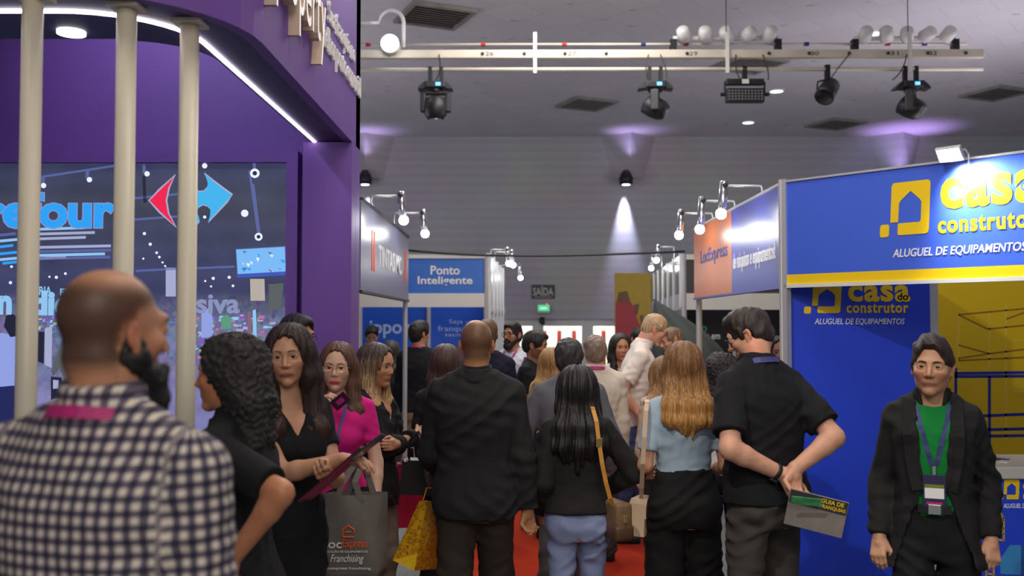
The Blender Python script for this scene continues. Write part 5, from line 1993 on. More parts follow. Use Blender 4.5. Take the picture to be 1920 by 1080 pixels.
def add_glasses(parent, h, material, lens=True, rx=0.0235, rz=0.0175, wire=0.0014, square=False):
    fr = MB()
    for sx in (-1, 1):
        pts = []
        for k in range(20):
            a = 2 * PI * k / 20
            ca, sa = math.cos(a), math.sin(a)
            e = 0.6 if square else 0.85
            x = sx * 0.0325 + rx * math.copysign(abs(ca) ** e, ca)
            z = 0.001 + rz * math.copysign(abs(sa) ** e, sa)
            y = -0.1035 + 0.35 * max(0, abs(x) - 0.03)
            pts.append(Vector(h.p((x, y, z))))
        fr.tube(pts, wire, 6, closed=True)
        fr.tube([Vector(h.p(q)) for q in ((sx * (0.0325 + rx), -0.094, 0.006), (sx * 0.072, -0.080, 0.008), (sx * 0.0795, -0.02, 0.008), (sx * 0.080, 0.020, 0.004), (sx * 0.078, 0.032, -0.012))], wire, 6)
    fr.tube([Vector(h.p(q)) for q in ((-0.009, -0.104, 0.005), (0, -0.1065, 0.008), (0.009, -0.104, 0.005))], wire, 6)
    return fr.build('glasses', material, parent, True)


# ----------------------------------------------------------------- hair styles
def hair_short(h, vol=0.0075, hairline=0.0, sides=0.006, top=0.0, seed=1, nape=-0.075, sweep=0.0, fine=0.0016):
    F = Field()
    F.ell((0, 0.014, 0.030), (0.0755 + sides, 0.097 + vol, 0.087 + vol), 0.02, fr=h)
    if top:
        F.ell((0.0, -0.022 + sweep, 0.082), (0.062, 0.072, 0.030 + top), 0.03, fr=h)
    F.ell((0, 0.046, -0.028), (0.066 + sides * 0.5, 0.058 + sides * 0.5, 0.062), 0.03, fr=h)
    for sx in (-1, 1):
        F.cone((sx * 0.070, -0.022, 0.035), (sx * 0.0705, -0.014, -0.010), 0.012, 0.0065, 0.012, fr=h)
    # face opening and ears
    F.ell((0, -0.116, 0.004 + hairline), (0.066, 0.063, 0.084), 0.008, 'd', fr=h)
    F.ell((0, -0.085, -0.06), (0.085, 0.062, 0.075), 0.008, 'd', fr=h)
    for sx in (-1, 1):
        F.ell((sx * 0.084, 0.012, -0.012), (0.020, 0.025, 0.034), 0.006, 'd', fr=h)
        F.ell((sx * 0.080, 0.000, -0.075), (0.030, 0.050, 0.048), 0.010, 'd', fr=h)
    F.half((0, 0.06, nape), (0, -0.25, -1), 0.012, fr=h)
    rs_ = np.random.RandomState(seed)
    ph = rs_.uniform(0, 6, 6)
    Rm, o = h.R, h.o

    def strands(X, Y, Z):
        x = (X - o[0]) * Rm[0, 0] + (Y - o[1]) * Rm[1, 0] + (Z - o[2]) * Rm[2, 0]
        y = (X - o[0]) * Rm[0, 1] + (Y - o[1]) * Rm[1, 1] + (Z - o[2]) * Rm[2, 1]
        z = (X - o[0]) * Rm[0, 2] + (Y - o[1]) * Rm[1, 2] + (Z - o[2]) * Rm[2, 2]
        return fine * (np.sin(150 * x + 40 * y + 2 * np.sin(50 * z + ph[0]) + ph[1]) + np.sin(170 * y - 60 * z + 2 * np.sin(60 * x + ph[2]) + ph[3])) + fine * np.sin(60 * x + 55 * z + ph[4])
    F.warp(strands)
    return F


def hair_long(h, drops, vol=0.012, part=0.0, seed=1, hairline=0.0, face_w=0.060, wave=0.0, ridge=0.0045, ears=False):
    """drops: chains of (points, radii) falling from the head, in body coordinates"""
    F = Field()
    F.ell((0, 0.016, 0.030), (0.0755 + vol, 0.097 + vol, 0.087 + vol), 0.02, fr=h)
    F.ell((0, 0.040, -0.030), (0.074 + vol * 0.6, 0.066, 0.080), 0.03, fr=h)
    for pts, rs_ in drops:
        F.chain(pts, rs_, 0.03)
    # face opening
    F.ell((0, -0.108, -0.010 + hairline), (face_w, 0.066, 0.086), 0.010, 'd', fr=h)
    F.ell((0, -0.105, -0.075), (face_w + 0.004, 0.074, 0.075), 0.012, 'd', fr=h)
    # parting
    F.cone((part, -0.11, 0.128 + vol), (part, 0.03, 0.140 + vol), 0.010, 0.006, 0.012, 'd', fr=h)
    o = h.o
    rs2 = np.random.RandomState(seed)
    ph = rs2.uniform(0, 6, 8)

    def strands(X, Y, Z):
        th = np.arctan2(X - o[0], Y - o[1] + 0.01)
        rr = np.sqrt((X - o[0]) ** 2 + (Y - o[1]) ** 2)
        w1 = wave * np.sin(26 * Z + 3 * th + ph[0]) * 6
        fade = np.clip(rr / 0.06, 0.15, 1)
        g = np.sin(15 * th + 9 * Z + w1 + ph[1]) + 0.7 * np.sin(27 * th - 7 * Z + 1.6 * w1 + ph[2]) + 0.5 * np.sin(47 * th + 5 * Z + ph[3])
        tip = np.clip((o[2] - 0.12 - Z) / 0.25, 0, 1)
        return ridge * fade * g * (0.6 + 0.9 * tip) + 0.008 * wave * np.sin(22 * Z + 4 * th + ph[4])
    F.warp(strands)
    return F


def hair_curly(h, drops, vol=0.028, seed=1, curl=0.009, hairline=0.0):
    F = Field()
    F.ell((0, 0.020, 0.036), (0.0755 + vol, 0.097 + vol * 0.8, 0.087 + vol * 0.8), 0.02, fr=h)
    F.ell((0, 0.052, -0.040), (0.080 + vol * 0.6, 0.078, 0.090), 0.03, fr=h)
    for pts, rs_ in drops:
        F.chain(pts, rs_, 0.03)
    F.ell((0, -0.125, -0.012 + hairline), (0.105, 0.085, 0.088), 0.010, 'd', fr=h)
    F.ell((0, -0.105, -0.075), (0.105, 0.094, 0.075), 0.012, 'd', fr=h)
    rs2 = np.random.RandomState(seed)
    ph = rs2.uniform(0, 6, 8)

    def fn(X, Y, Z):
        a = np.sin(135 * X + 3 * np.sin(60 * Z + ph[0]) + ph[1]) * np.sin(128 * Y + 3 * np.sin(70 * X + ph[2])) * np.sin(140 * Z + 2 * np.sin(55 * Y + ph[3]))
        b = np.sin(170 * X + 4 * np.sin(80 * Y) + ph[4]) * np.sin(160 * Z + 3 * np.sin(90 * X) + ph[5])
        c = np.sin(38 * X + ph[6]) * np.sin(41 * Z + 30 * Y + ph[7])
        return curl * (a + 0.4 * b + 0.7 * c)
    F.warp(fn)
    return F


def beard_field(h, full=0.012, drop=0.0, lips=True):
    F = Field()
    for sx in (-1, 1):
        F.cone((sx * 0.055, -0.002, -0.044), (sx * 0.018, -0.066, -0.100 - drop * 0.5), 0.022 + full * 0.6, 0.022 + full * 0.6, 0.02, fr=h)
        F.cone((sx * 0.060, 0.000, -0.010), (sx * 0.055, -0.004, -0.046), 0.010 + full * 0.2, 0.020 + full * 0.4, 0.015, fr=h)
    F.ell((0, -0.076, -0.105 - drop * 0.5), (0.032 + full, 0.022 + full, 0.026 + full + drop * 0.5), 0.02, fr=h)
    if lips:
        F.cone((-0.026, -0.086, -0.062), (0.026, -0.086, -0.062), 0.013, 0.013, 0.012, fr=h)
        F.cone((-0.024, -0.090, -0.0505), (0.024, -0.090, -0.0505), 0.0060 + full * 0.12, 0.0060 + full * 0.12, 0.004, fr=h)
    # keep the lips, nose and cheeks clear
    if lips:
        F.ell((0, -0.104, -0.0635), (0.0235, 0.016, 0.0085), 0.003, 'd', fr=h)
    else:
        F.cone((-0.03, -0.080, -0.072), (0.03, -0.080, -0.072), 0.018, 0.018, 0.02, fr=h)
        F.ell((0, -0.07, -0.125), (0.040, 0.032, 0.050), 0.02, fr=h)
    F.ell((0, -0.105, -0.022), (0.024, 0.03, 0.022), 0.006, 'd', fr=h)
    for sx in (-1, 1):
        F.ell((sx * 0.046, -0.076, -0.010 if lips else 0.010), (0.030, 0.040, 0.034), 0.010, 'd', fr=h)
        F.ell((sx * 0.085, 0.010, -0.008), (0.018, 0.020, 0.034), 0.006, 'd', fr=h)
    rs2 = np.random.RandomState(5)

    def fn(X, Y, Z):
        return 0.0016 * (np.sin(210 * X + 3 * np.sin(90 * Z)) + np.sin(190 * Y + 60 * Z + 2 * np.sin(110 * X)))
    F.warp(fn)
    return F


# ----------------------------------------------------------------- the whole figure
class Fig:
    """skeleton of a standing figure facing -y, in metres; H = standing height"""

    def __init__(s, H, fem=False, lean=0.0, head=(0, 0, 0), arms=None, build=1.0, feet=None, shoulder=1.0, head_fwd=0.0, hipx=0.0, headscale=1.0):
        s.H, s.fem = H, fem
        f = H / 1.75
        s.f = f
        s.b = build
        s.lean = lean
        s.hip_z = 0.525 * H
        tl = math.tan(lean)

        def sway(Z):
            d = np.clip(Z - s.hip_z, 0, None)
            return hipx * 0.0 * d, -tl * d
        s.sway = sway

        def sw(p):
            dx, dy = sway(np.array(p[2], dtype=float))
            return v3((p[0] + float(dx), p[1] + float(dy), p[2]))
        s.sw = sw
        sh = (0.154 if fem else 0.160) * f * shoulder * (0.6 + 0.4 * build)
        s.sh = {-1: sw((-sh, 0.012 * f, (0.808 if fem else 0.799) * H)), 1: sw((sh, 0.012 * f, (0.808 if fem else 0.799) * H))}
        s.neck0 = sw((0, 0.016 * f, 0.835 * H))
        hs = 0.5 * (1 + f) * headscale * (0.965 if fem else 1.0)
        s.hs = hs
        s.neck1 = sw((0, (-0.002 - 0.5 * head_fwd) * f, 0.885 * H))
        top_off = 0.118 * hs
        yaw, pitch, roll = head
        hc = s.sw((0, (-0.012 - head_fwd) * f, H - top_off))
        # nodding turns about the neck
        Rh = rot_xyz(yaw, pitch, roll)
        piv = s.sw((0, (0.005 - 0.6 * head_fwd) * f, 0.90 * H))
        hc = piv + rot_xyz(0, pitch * 0.8, roll * 0.8) @ (hc - piv)
        s.h = Frame(Rh * hs, hc)
        l1, l2 = 0.172 * H, 0.150 * H
        s.l1, s.l2 = l1, l2
        s.el, s.wr, s.arm = {}, {}, {}
        arms = arms or {}
        for sd in (-1, 1):
            a = dict(w=(0.212, -0.03, 0.475), hint=(0.25, 1, 0), palm=(-1, 0, 0), curl=0.4, pinch=0.0, fdir=None)
            a.update(arms.get(sd, {}))
            w_ = v3(a['w']) * v3((sd, 1, 1)) if a.get('mir', True) else v3(a['w'])
            # given as (x, y in metres for a 1.75 m figure, z as a fraction of the height)
            w_ = v3((w_[0] * f, w_[1] * f, w_[2] * H))
            if 'lw' in a:
                w_ = v3(a['lw'])
            elif w_[2] > s.hip_z:
                w_ = sw(w_)
            hint = v3(a['hint']) * v3((sd, 1, 1))
            e, wv_ = ik(s.sh[sd], w_, l1, l2, hint)
            s.el[sd], s.wr[sd] = e, wv_
            a['palm'] = v3(a['palm']) * v3((sd, 1, 1))
            a['fd'] = unit(wv_ - e) if a['fdir'] is None else unit(v3(a['fdir']) * v3((sd, 1, 1)))
            s.arm[sd] = a
        feet = feet or {-1: (0.10, 0.0, 0.0), 1: (0.10, 0.0, 0.0)}
        s.hipj, s.kn, s.an, s.toe = {}, {}, {}, {}
        for sd in (-1, 1):
            fx, fy, fz = feet[sd]
            hj = v3((sd * 0.088 * f, 0.0, 0.50 * H))
            an = v3((sd * fx * f, fy * f + 0.02, 0.052 * H + fz))
            k, an = ik(hj, an, 0.232 * H, 0.222 * H, (sd * 0.12, -1, 0))
            s.hipj[sd], s.kn[sd], s.an[sd] = hj, k, an
        if fem:
            P = [(0.455, .140, .100, .012), (0.495, .168, .116, .014), (0.53, .170, .118, .012), (0.58, .148, .102, .004), (0.625, .124, .090, -.002), (0.67, .130, .094, -.006), (0.72, .144, .104, -.006), (0.765, .150, .100, .004), (0.80, .138, .080, .012), (0.832, .075, .060, .016), (0.85, .052, .050, .014)]
        else:
            P = [(0.455, .140, .098, .010), (0.495, .162, .114, .010), (0.53, .164, .114, .006), (0.58, .156, .108, .000), (0.625, .152, .106, -.002), (0.67, .160, .112, -.002), (0.72, .172, .120, .000), (0.765, .178, .116, .006), (0.80, .160, .092, .012), (0.832, .088, .068, .016), (0.85, .060, .058, .014)]
        s.P = [(z * H, a * f * build, b_ * f * build, y * f) for z, a, b_, y in P]

    # --- pieces shared by body and clothes
    def torso(s, F, grow=0.0, zlo=None, zhi=None, k=0.02, bust=True, flare=0.0):
        P = s.P
        if flare:
            P = [(z, a + flare * max(0, (0.62 * s.H - z)) , b_ + flare * max(0, (0.62 * s.H - z)), y) for z, a, b_, y in P]
        if zlo is not None and zlo < P[0][0]:
            z0, a, b_, y = P[1]
            P = [(zlo, a + flare * 0.3, b_ + flare * 0.3, y), (P[0][0], a + flare * .2, b_ + flare * .2, y)] + P[1:]
        F.prof(P, k, s.sway, grow, zlo, zhi)
        f, H = s.f, s.H
        # trapezius and shoulders
        for sd in (-1, 1):
            F.cone(s.sw((sd * 0.030 * f, 0.022 * f, 0.848 * H)), s.sh[sd] + v3((-sd * 0.015, 0, 0.014 * f)), (0.034 if s.fem else 0.040) * f + grow, (0.034 if s.fem else 0.043) * f + grow, 0.03)
            F.ell(s.sw((sd * 0.075 * f, -0.01 * f, 0.765 * H)), v3((0.082, 0.098, 0.085)) * f * s.b + grow, 0.03)
            if s.fem and bust:
                F.ell(s.sw((sd * 0.062 * f, -0.088 * f, 0.722 * H)), v3((0.058, 0.050, 0.058)) * f + grow, 0.03)
        return F

    def arm_chain(s, F, sd, grow, upto=1.0, k=0.02, clipcuff=True, loose=0.0):
        """sleeve or arm: upto 0..1 upper arm, 1..2 forearm"""
        f = s.f
        ra, rb, rc = ((0.041, 0.036, 0.025) if s.fem else (0.049, 0.042, 0.029))
        ra, rb, rc = (r * f * (0.55 + 0.45 * s.b) for r in (ra, rb, rc))
        S_, E, W_ = s.sh[sd], s.el[sd], s.wr[sd]
        if upto <= 1.0:
            u_ = unit(E - S_)
            c = S_ + (E - S_) * upto
            F.cone(S_, E, ra + grow, rb + grow + loose, k, clip=(c, u_))
        else:
            F.cone(S_, E, ra + grow, rb + grow + loose * 0.5, k)
            u_ = unit(W_ - E)
            c = E + (W_ - E) * (upto - 1.0)
            m1 = E + (W_ - E) * 0.25
            F.cone(E, m1, rb + grow + loose * .5, rb * 0.98 + grow + loose * .5, k)
            F.cone(m1, W_, rb * 0.98 + grow + loose * .5, rc + grow + loose * .6, k, clip=(c, u_) if clipcuff else None)
        return F

    def legs(s, F, grow=0.0, loose=0.0, zcut=None, k=0.02, ankle=0.048):
        f = s.f
        for sd in (-1, 1):
            r0 = (0.088 if s.fem else 0.086) * f * (0.6 + 0.4 * s.b)
            F.cone(s.hipj[sd], s.kn[sd], r0 + grow, 0.056 * f + grow + loose * 0.6, k)
            m1 = s.kn[sd] + (s.an[sd] - s.kn[sd]) * 0.3 + v3((0, 0.012, 0))
            F.cone(s.kn[sd], m1, 0.056 * f + grow + loose * 0.6, 0.055 * f + grow + loose * .8, k)
            F.cone(m1, s.an[sd], 0.055 * f + grow + loose * .8, ankle * f * 0.75 + grow + loose, k)
        return F


def person(label, loc, rz, fig, skin, lod, hairF=None, hairM=None, shirt=None, trousers=None, jacket=None, skirt=None, lips=None, stubble=None, scalp=None, beard=None, brows=None, gaze=(0, 0), shoe=(0.02, 0.02, 0.022), face=True, jaw=1.0, nose=1.0, group=None, seed=0, back=False):
    """lod 0 near, 1 middle, 2 far.  Returns the root empty and the fields of the clothes."""
    rt = thing('person', label, 'person', loc, rz, group)
    h = fig.h
    f, H = fig.f, fig.H
    # ---- body, one continuous surface
    B = Field()
    fig.torso(B, -0.006, None, None, 0.02)
    B.cone(fig.neck0, fig.neck1 + v3((0, 0, 0.01)), (0.050 if fig.fem else 0.060) * f, (0.047 if fig.fem else 0.057) * f, 0.025)
    B.cone(fig.neck1, h.p((0, 0.030, -0.045)), (0.047 if fig.fem else 0.057) * f, (0.050 if fig.fem else 0.058) * f, 0.02)
    fig.legs(B, -0.006)
    for sd in (-1, 1):
        fig.arm_chain(B, sd, 0.0, 2.0, clipcuff=False)
        a = fig.arm[sd]
        hand(B, fig.wr[sd], a['fd'], a['palm'], sd, a['curl'], 1.0, f * (0.90 if fig.fem else 0.94), a['pinch'])
        an = fig.an[sd]
        B.cone(an, an + v3((0, -0.12 * f, -0.035)), 0.032 * f, 0.028 * f, 0.02)
    head_field(B, h, fig.fem, jaw, nose)
    hr, br, fr_ = ((0.0028, 0.024, 0.0055), (0.0045, 0.028, 0.0085), (0.0065, 0.032, 0.0125))[lod]
    if back:
        hr *= 1.9
        fr_ = max(fr_, 0.006)
    ho = h.o
    zx = [(ho[0] - 0.095, ho[0] + 0.095, hr)]
    zy = [(ho[1] - 0.125, ho[1] + 0.120, hr)]
    zz = [(ho[2] - 0.130, ho[2] + 0.125, hr)]
    for sd in (-1, 1):
        c = fig.wr[sd] + fig.arm[sd]['fd'] * 0.08
        for zl, i in ((zx, 0), (zy, 1), (zz, 2)):
            zl.append((c[i] - 0.10, c[i] + 0.10, fr_))
        for p0, p1 in ((fig.sh[sd], fig.el[sd]), (fig.el[sd], fig.wr[sd])):
            for zl, i in ((zx, 0), (zy, 1)):
                zl.append((min(p0[i], p1[i]) - 0.05, max(p0[i], p1[i]) + 0.05, (0.011, 0.016, 0.022)[lod]))
    body = mesh_field('body', B, M_skin, rt, br, (zx, zy, zz), colors=skin_tint(h, skin, lips, stubble, scalp))
    if face:
        add_eyes(rt, h, gaze)
    if brows is not None:
        add_brows(rt, h, brows, B, 0.62 if fig.fem else 1.1, 0.0025 if fig.fem else 0.0)
    hres = (0.0048, 0.0066, 0.0095)[lod]
    if hairF is not None:
        mesh_field('hair', hairF, hairM, rt, hres)
    if beard is not None:
        mesh_field('beard', beard[0], beard[1], rt, (0.003, 0.004, 0.006)[lod])
    cres = (0.0075, 0.010, 0.014)[lod]
    out = {}
    # ---- trousers
    if trousers is not None:
        T = Field()
        tp = dict(col=(0.02, 0.02, 0.02), grow=0.008, loose=0.015, waist=0.60, seat=1.0, ankle=0.06, wr=0.0045, matl=None)
        tp.update(trousers)
        P = [p for p in fig.P if p[0] < 0.66 * H]
        T.prof(P, 0.02, fig.sway, tp['grow'], fig.P[0][0] - 0.0, tp['waist'] * H)
        if fig.fem or tp['seat'] > 1.0:
            for sd in (-1, 1):
                T.ell((sd * 0.072 * f, 0.058 * f, 0.505 * H), v3((0.088, 0.082, 0.092)) * f * tp['seat'] + tp['grow'] * 0.5, 0.03)
        else:
            for sd in (-1, 1):
                T.ell((sd * 0.070 * f, 0.040 * f, 0.500 * H), v3((0.088, 0.082, 0.09)) * f + tp['grow'] * 0.5, 0.03)
        fig.legs(T, tp['grow'], tp['loose'])
        T.half((0, 0, 0.045), (0, 0, -1), 0.004)
        T.warp(wrinkle(seed + 11, tp['wr'] * 1.5, 0.9, 0.35))
        mesh_field('trousers', T, tp['matl'] or cloth(tp['col']), rt, cres * 1.5)
        out['trousers'] = T
    if skirt is not None:
        T = Field()
        z0 = skirt['hem'] * H
        T.prof([(z0, 0.19 * f + skirt.get('flare', 0), 0.16 * f + skirt.get('flare', 0), 0.01), (0.42 * H, 0.172 * f, 0.135 * f, 0.012)] + [(z, a + 0.012, b_ + 0.012, y) for z, a, b_, y in fig.P if 0.47 * H < z < 0.70 * H], 0.02, fig.sway, 0.0)
        T.warp(wrinkle(seed + 5, 0.004, 0.6, 0.9))
        mesh_field('skirt', T, cloth(skirt['col']), rt, cres)
    # ---- shirt
    if shirt is not None:
        sp_ = dict(col=(0.02, 0.02, 0.02), grow=0.010, sleeve=0.62, hem=0.50, neck='round', wr=0.0035, matl=None, loose=0.006, collar=None, flare=0.0, attr=None, low=0.0)
        sp_.update(shirt)
        G = Field()
        fig.torso(G, sp_['grow'], sp_['hem'] * H, None, 0.02, flare=sp_['flare'])
        if sp_['sleeve']:
            for sd in (-1, 1):
                fig.arm_chain(G, sd, sp_['grow'] * 0.8 + 0.002, sp_['sleeve'], loose=sp_['loose'])
        # neckline
        nb = fig.sw((0, 0.004 * f, 0.858 * H))
        if sp_['neck'] == 'round':
            G.ell(fig.sw((0, -0.040 * f, (0.862 - sp_['low']) * H)), v3((0.082, 0.085, 0.052)) * f, 0.006, 'd')
            G.half(nb + v3((0, 0.03, 0.012)), (0, -0.15, 1), 0.006)
        elif sp_['neck'] == 'v':
            def vee(X, Y, Z):
                dx, dy = fig.sway(Z)
                return np.maximum(np.abs(X) - (0.012 + (Z - sp_['vz'] * H) * 0.55), Y - dy + 0.02) * 0.8
            G.half(nb + v3((0, 0.03, 0.012)), (0, -0.15, 1), 0.006)
            G.add(vee, (-0.2, -0.4, sp_['vz'] * H - 0.03), (0.2, 0.1, 0.88 * H), 0.006, 'd')
        elif sp_['neck'] == 'collar':
            c0, c1 = fig.neck0 + v3((0, 0.002, -0.012)), fig.neck1 + v3((0, 0.008, -0.008 + sp_.get('stand', 0.0)))
            rr = (0.058 if fig.fem else 0.068) * f
            ax = unit(c1 - c0)
            G.cone(c0, c1, rr + 0.014, rr + 0.004, 0.012, clip=(c0 + (c1 - c0) * 0.95, unit(ax + v3((0, 0.25, 0)))))
            G.cone(c1 + v3((0, -0.02, 0.0)), fig.sw((0, -0.075 * f, 0.815 * H)), 0.028, 0.012, 0.012, 'd')
        G.warp(wrinkle(seed, sp_['wr']))
        nm = sp_.get('name', 'shirt')
        out['shirt_obj'] = mesh_field(nm, G, sp_['matl'] or cloth(sp_['col']), rt, cres, attr=sp_['attr'](fig) if sp_['attr'] else None)
        out['shirt'] = G
        if sp_['collar'] is not None:
            # folded-down collar leaf round the neck
            C = Field()
            c0, c1 = fig.neck0 + v3((0, 0.004, 0.000)), fig.neck1 + v3((0, 0.006, -0.010))
            rr = (0.058 if fig.fem else 0.068) * f
            C.cone(c0, c1, rr + 0.026, rr + 0.008, 0.01, clip=(c1, unit(c1 - c0 + v3((0, 0.02, 0)))))
            C.half(c0 + v3((0, 0, 0.004)), (0, -0.35, -1), 0.004)
            C.cone(c1 + v3((0, -0.03, 0.02)), fig.sw((0, -0.085 * f, 0.80 * H)), 0.032, 0.024, 0.01, 'd')
            mesh_field('collar', C, sp_['collar'], rt, cres * 0.6)
    # ---- jacket
    if jacket is not None:
        jp = dict(col=(0.015, 0.015, 0.016), grow=0.017, hem=0.45, sleeve=1.93, vz=0.60, open=0.22, wr=0.0045, loose=0.012, flare=0.10, matl=None, closed=False, split=0.0, gap=0.004)
        jp.update(jacket)
        J = Field()
        fig.torso(J, jp['grow'], jp['hem'] * H, None, 0.02, flare=jp['flare'])
        for sd in (-1, 1):
            fig.arm_chain(J, sd, jp['grow'] * 0.75, jp['sleeve'], loose=jp['loose'])
        nb = fig.sw((0, 0.004 * f, 0.862 * H))
        J.half(nb + v3((0, 0.03, 0.016)), (0, -0.25, 1), 0.006)
        if not jp['closed']:
            def vee(X, Y, Z):
                dx, dy = fig.sway(Z)
                wv_ = np.where(Z > jp['vz'] * H, (Z - jp['vz'] * H) * jp['open'], (jp['vz'] * H - Z) * jp['split']) + jp['gap']
                return np.maximum(np.abs(X) - wv_, Y - dy + 0.01) * 0.8
            J.add(vee, (-0.3, -0.5, jp['hem'] * H - 0.05), (0.3, 0.1, 0.88 * H), 0.004, 'd')
        J.warp(wrinkle(seed + 3, jp['wr'], 0.9))
        mesh_field('jacket', J, jp['matl'] or cloth(jp['col']), rt, cres)
        out['jacket'] = J
        # collar leaf at the back of the neck and lapels
        C = Field()
        rr = (0.058 if fig.fem else 0.068) * f
        c0, c1 = fig.neck0 + v3((0, 0.010, -0.004)), fig.neck1 + v3((0, 0.014, -0.018))
        C.cone(c0, c1, rr + 0.017, rr + 0.008, 0.01, clip=(c1, unit(c1 - c0 + v3((0, 0.03, 0)))))
        C.half(c0 + v3((0, 0.03, -0.020)), (0, 0.3, -1), 0.004)
        C.cone(c1 + v3((0, -0.05, 0.03)), fig.sw((0, -0.10 * f, 0.79 * H)), 0.050, 0.040, 0.01, 'd')
        mesh_field('jacket_collar', C, jp['matl'] or cloth(jp['col']), rt, cres * 0.6)
    # ---- shoes
    for sd in (-1, 1):
        an = fig.an[sd]
        K = Field()
        z0 = an[2] - 0.052 * H
        K.cone((an[0], an[1] + 0.025 * f, z0 + 0.040), (an[0] + sd * 0.012, an[1] - 0.15 * f, z0 + 0.028), 0.040 * f, 0.034 * f, 0.02)
        K.ell((an[0] + sd * 0.006, an[1] - 0.10 * f, z0 + 0.03), (0.046 * f, 0.09 * f, 0.040), 0.02)
        K.cone((an[0], an[1] + 0.005, z0 + 0.04), (an[0], an[1] + 0.005, z0 + 0.085), 0.040 * f, 0.036 * f, 0.02)
        K.half((0, 0, z0 + 0.001), (0, 0, -1), 0.003)
        mesh_field('shoe', K, cloth(shoe, 0.5), rt, max(0.013, cres))
    return rt, out


def hug(F, x, z, front=True, gap=0.003, y0=None):
    """y on the surface of a garment at (x, z)"""
    ys_ = np.linspace(-0.45, 0.45, 361)
    if not front:
        ys_ = ys_[::-1]
    P = np.stack([np.full_like(ys_, x), ys_, np.full_like(ys_, z)], 1)
    v = F.at(P)
    i = np.nonzero(v < 0)[0]
    if len(i) == 0:
        return y0
    y = ys_[i[0]]
    return y - gap if front else y + gap


def ribbon(name, pts, width, material, parent, up=None, thick=0.0015):
    """flat band through 3d points; its width lies across the path and the given outward normals"""
    n = len(pts)
    vs, fs = [], []
    P = [Vector(p) for p in pts]
    for i in range(n):
        t = (P[min(n - 1, i + 1)] - P[max(0, i - 1)]).normalized()
        nn = Vector(up[i]).normalized() if up is not None else Vector((0, -1, 0))
        a = t.cross(nn).normalized() * width / 2
        for q in (P[i] - a, P[i] + a, P[i] + a + nn * thick, P[i] - a + nn * thick):
            vs.append(q)
    for i in range(n - 1):
        for k in range(4):
            k2 = (k + 1) % 4
            fs.append((i * 4 + k, i * 4 + k2, (i + 1) * 4 + k2, (i + 1) * 4 + k))
    fs += [(3, 2, 1, 0), tuple((n - 1) * 4 + k for k in range(4))]
    return MB().add(vs, fs).build(name, material, parent, False)


def lanyard(rt, fig, F, material, zend, width=0.018, badge=None, xoff=0.0, neck_only=False, grow=0.0, up=0.0):
    """band round the neck and down the chest, following the garment"""
    f, H = fig.f, fig.H
    c = (fig.neck0 + fig.neck1) / 2
    rr = (0.056 if fig.fem else 0.066) * f + 0.012 + grow
    back, nb = [], []
    for k in range(-6, 7):
        a = k / 6 * R(100)
        q = c + v3((math.sin(a) * rr, math.cos(a) * rr + 0.006, 0.006 + up - 0.018 * (1 - math.cos(a))))
        back.append(q)
        nb.append((math.sin(a), math.cos(a), 0.45))
    ribbon('lanyard', back, width, material, rt, nb)
    if neck_only:
        return
    for sd in (-1, 1):
        pts, nn = [], []
        a = back[-1] if sd > 0 else back[0]
        n = 10
        for k in range(n + 1):
            s_ = k / n
            x = a[0] * (1 - s_) + (xoff + sd * 0.008) * s_
            z = a[2] * (1 - s_) + zend * s_
            y = hug(F, x, z, True, 0.004, a[1])
            if k == 0:
                y = a[1]
            pts.append((x, min(y, a[1] + 0.0) if k < 2 else y, z))
            nn.append((sd * 0.25, -1, 0.15))
        ribbon('lanyard_strap', pts, width, material, rt, nn)
    if badge:
        y = hug(F, xoff, zend - 0.02, True, 0.012, -0.13)
        y2 = min(hug(F, xoff + q_, zend - 0.05 - p_, True, 0.012, -0.13) for q_ in (-0.04, 0, 0.04) for p_ in (0, 0.06, 0.11))
        yy = min(y, y2)
        bo = MB().box(xoff - 0.006, xoff + 0.006, yy - 0.004, yy + 0.004, zend - 0.035, zend).build('badge_clip', M_chrome, rt)
        bd = MB().box(xoff - 0.043, xoff + 0.043, yy - 0.002, yy + 0.002, zend - 0.165, zend - 0.035, b=0.001).build('badge', badge, rt)
        MB().box(xoff - 0.036, xoff + 0.036, yy - 0.003, yy - 0.0021, zend - 0.130, zend - 0.088).build('name_card', M_letter, bd)
        MB().box(xoff - 0.036, xoff + 0.036, yy - 0.0031, yy - 0.0022, zend - 0.086, zend - 0.074).build('colour_strip', mat('olive_strip', srgb(120, 130, 30), 0.5), bd)
        MB().box(xoff - 0.03, xoff + 0.03, yy - 0.0031, yy - 0.0022, zend - 0.154, zend - 0.144).build('magenta_strip', M_lany, bd)
# ================================================================= the visitors
class Spot:
    """where somebody stands: photo column, distance, top of the head, heading"""

    def __init__(s, px, D, top, deg, hair=0.012):
        s.rz = R(deg)
        p = at(px, top, D)
        s.loc = Vector((p.x, D, 0))
        s.H = p.z - hair
        s.Rm = np.array(Matrix.Rotation(-s.rz, 3, 'Z'))

    def local(s, px, py, D):
        q = at(px, py, D)
        return s.Rm @ v3((q.x - s.loc.x, q.y - s.loc.y, q.z))


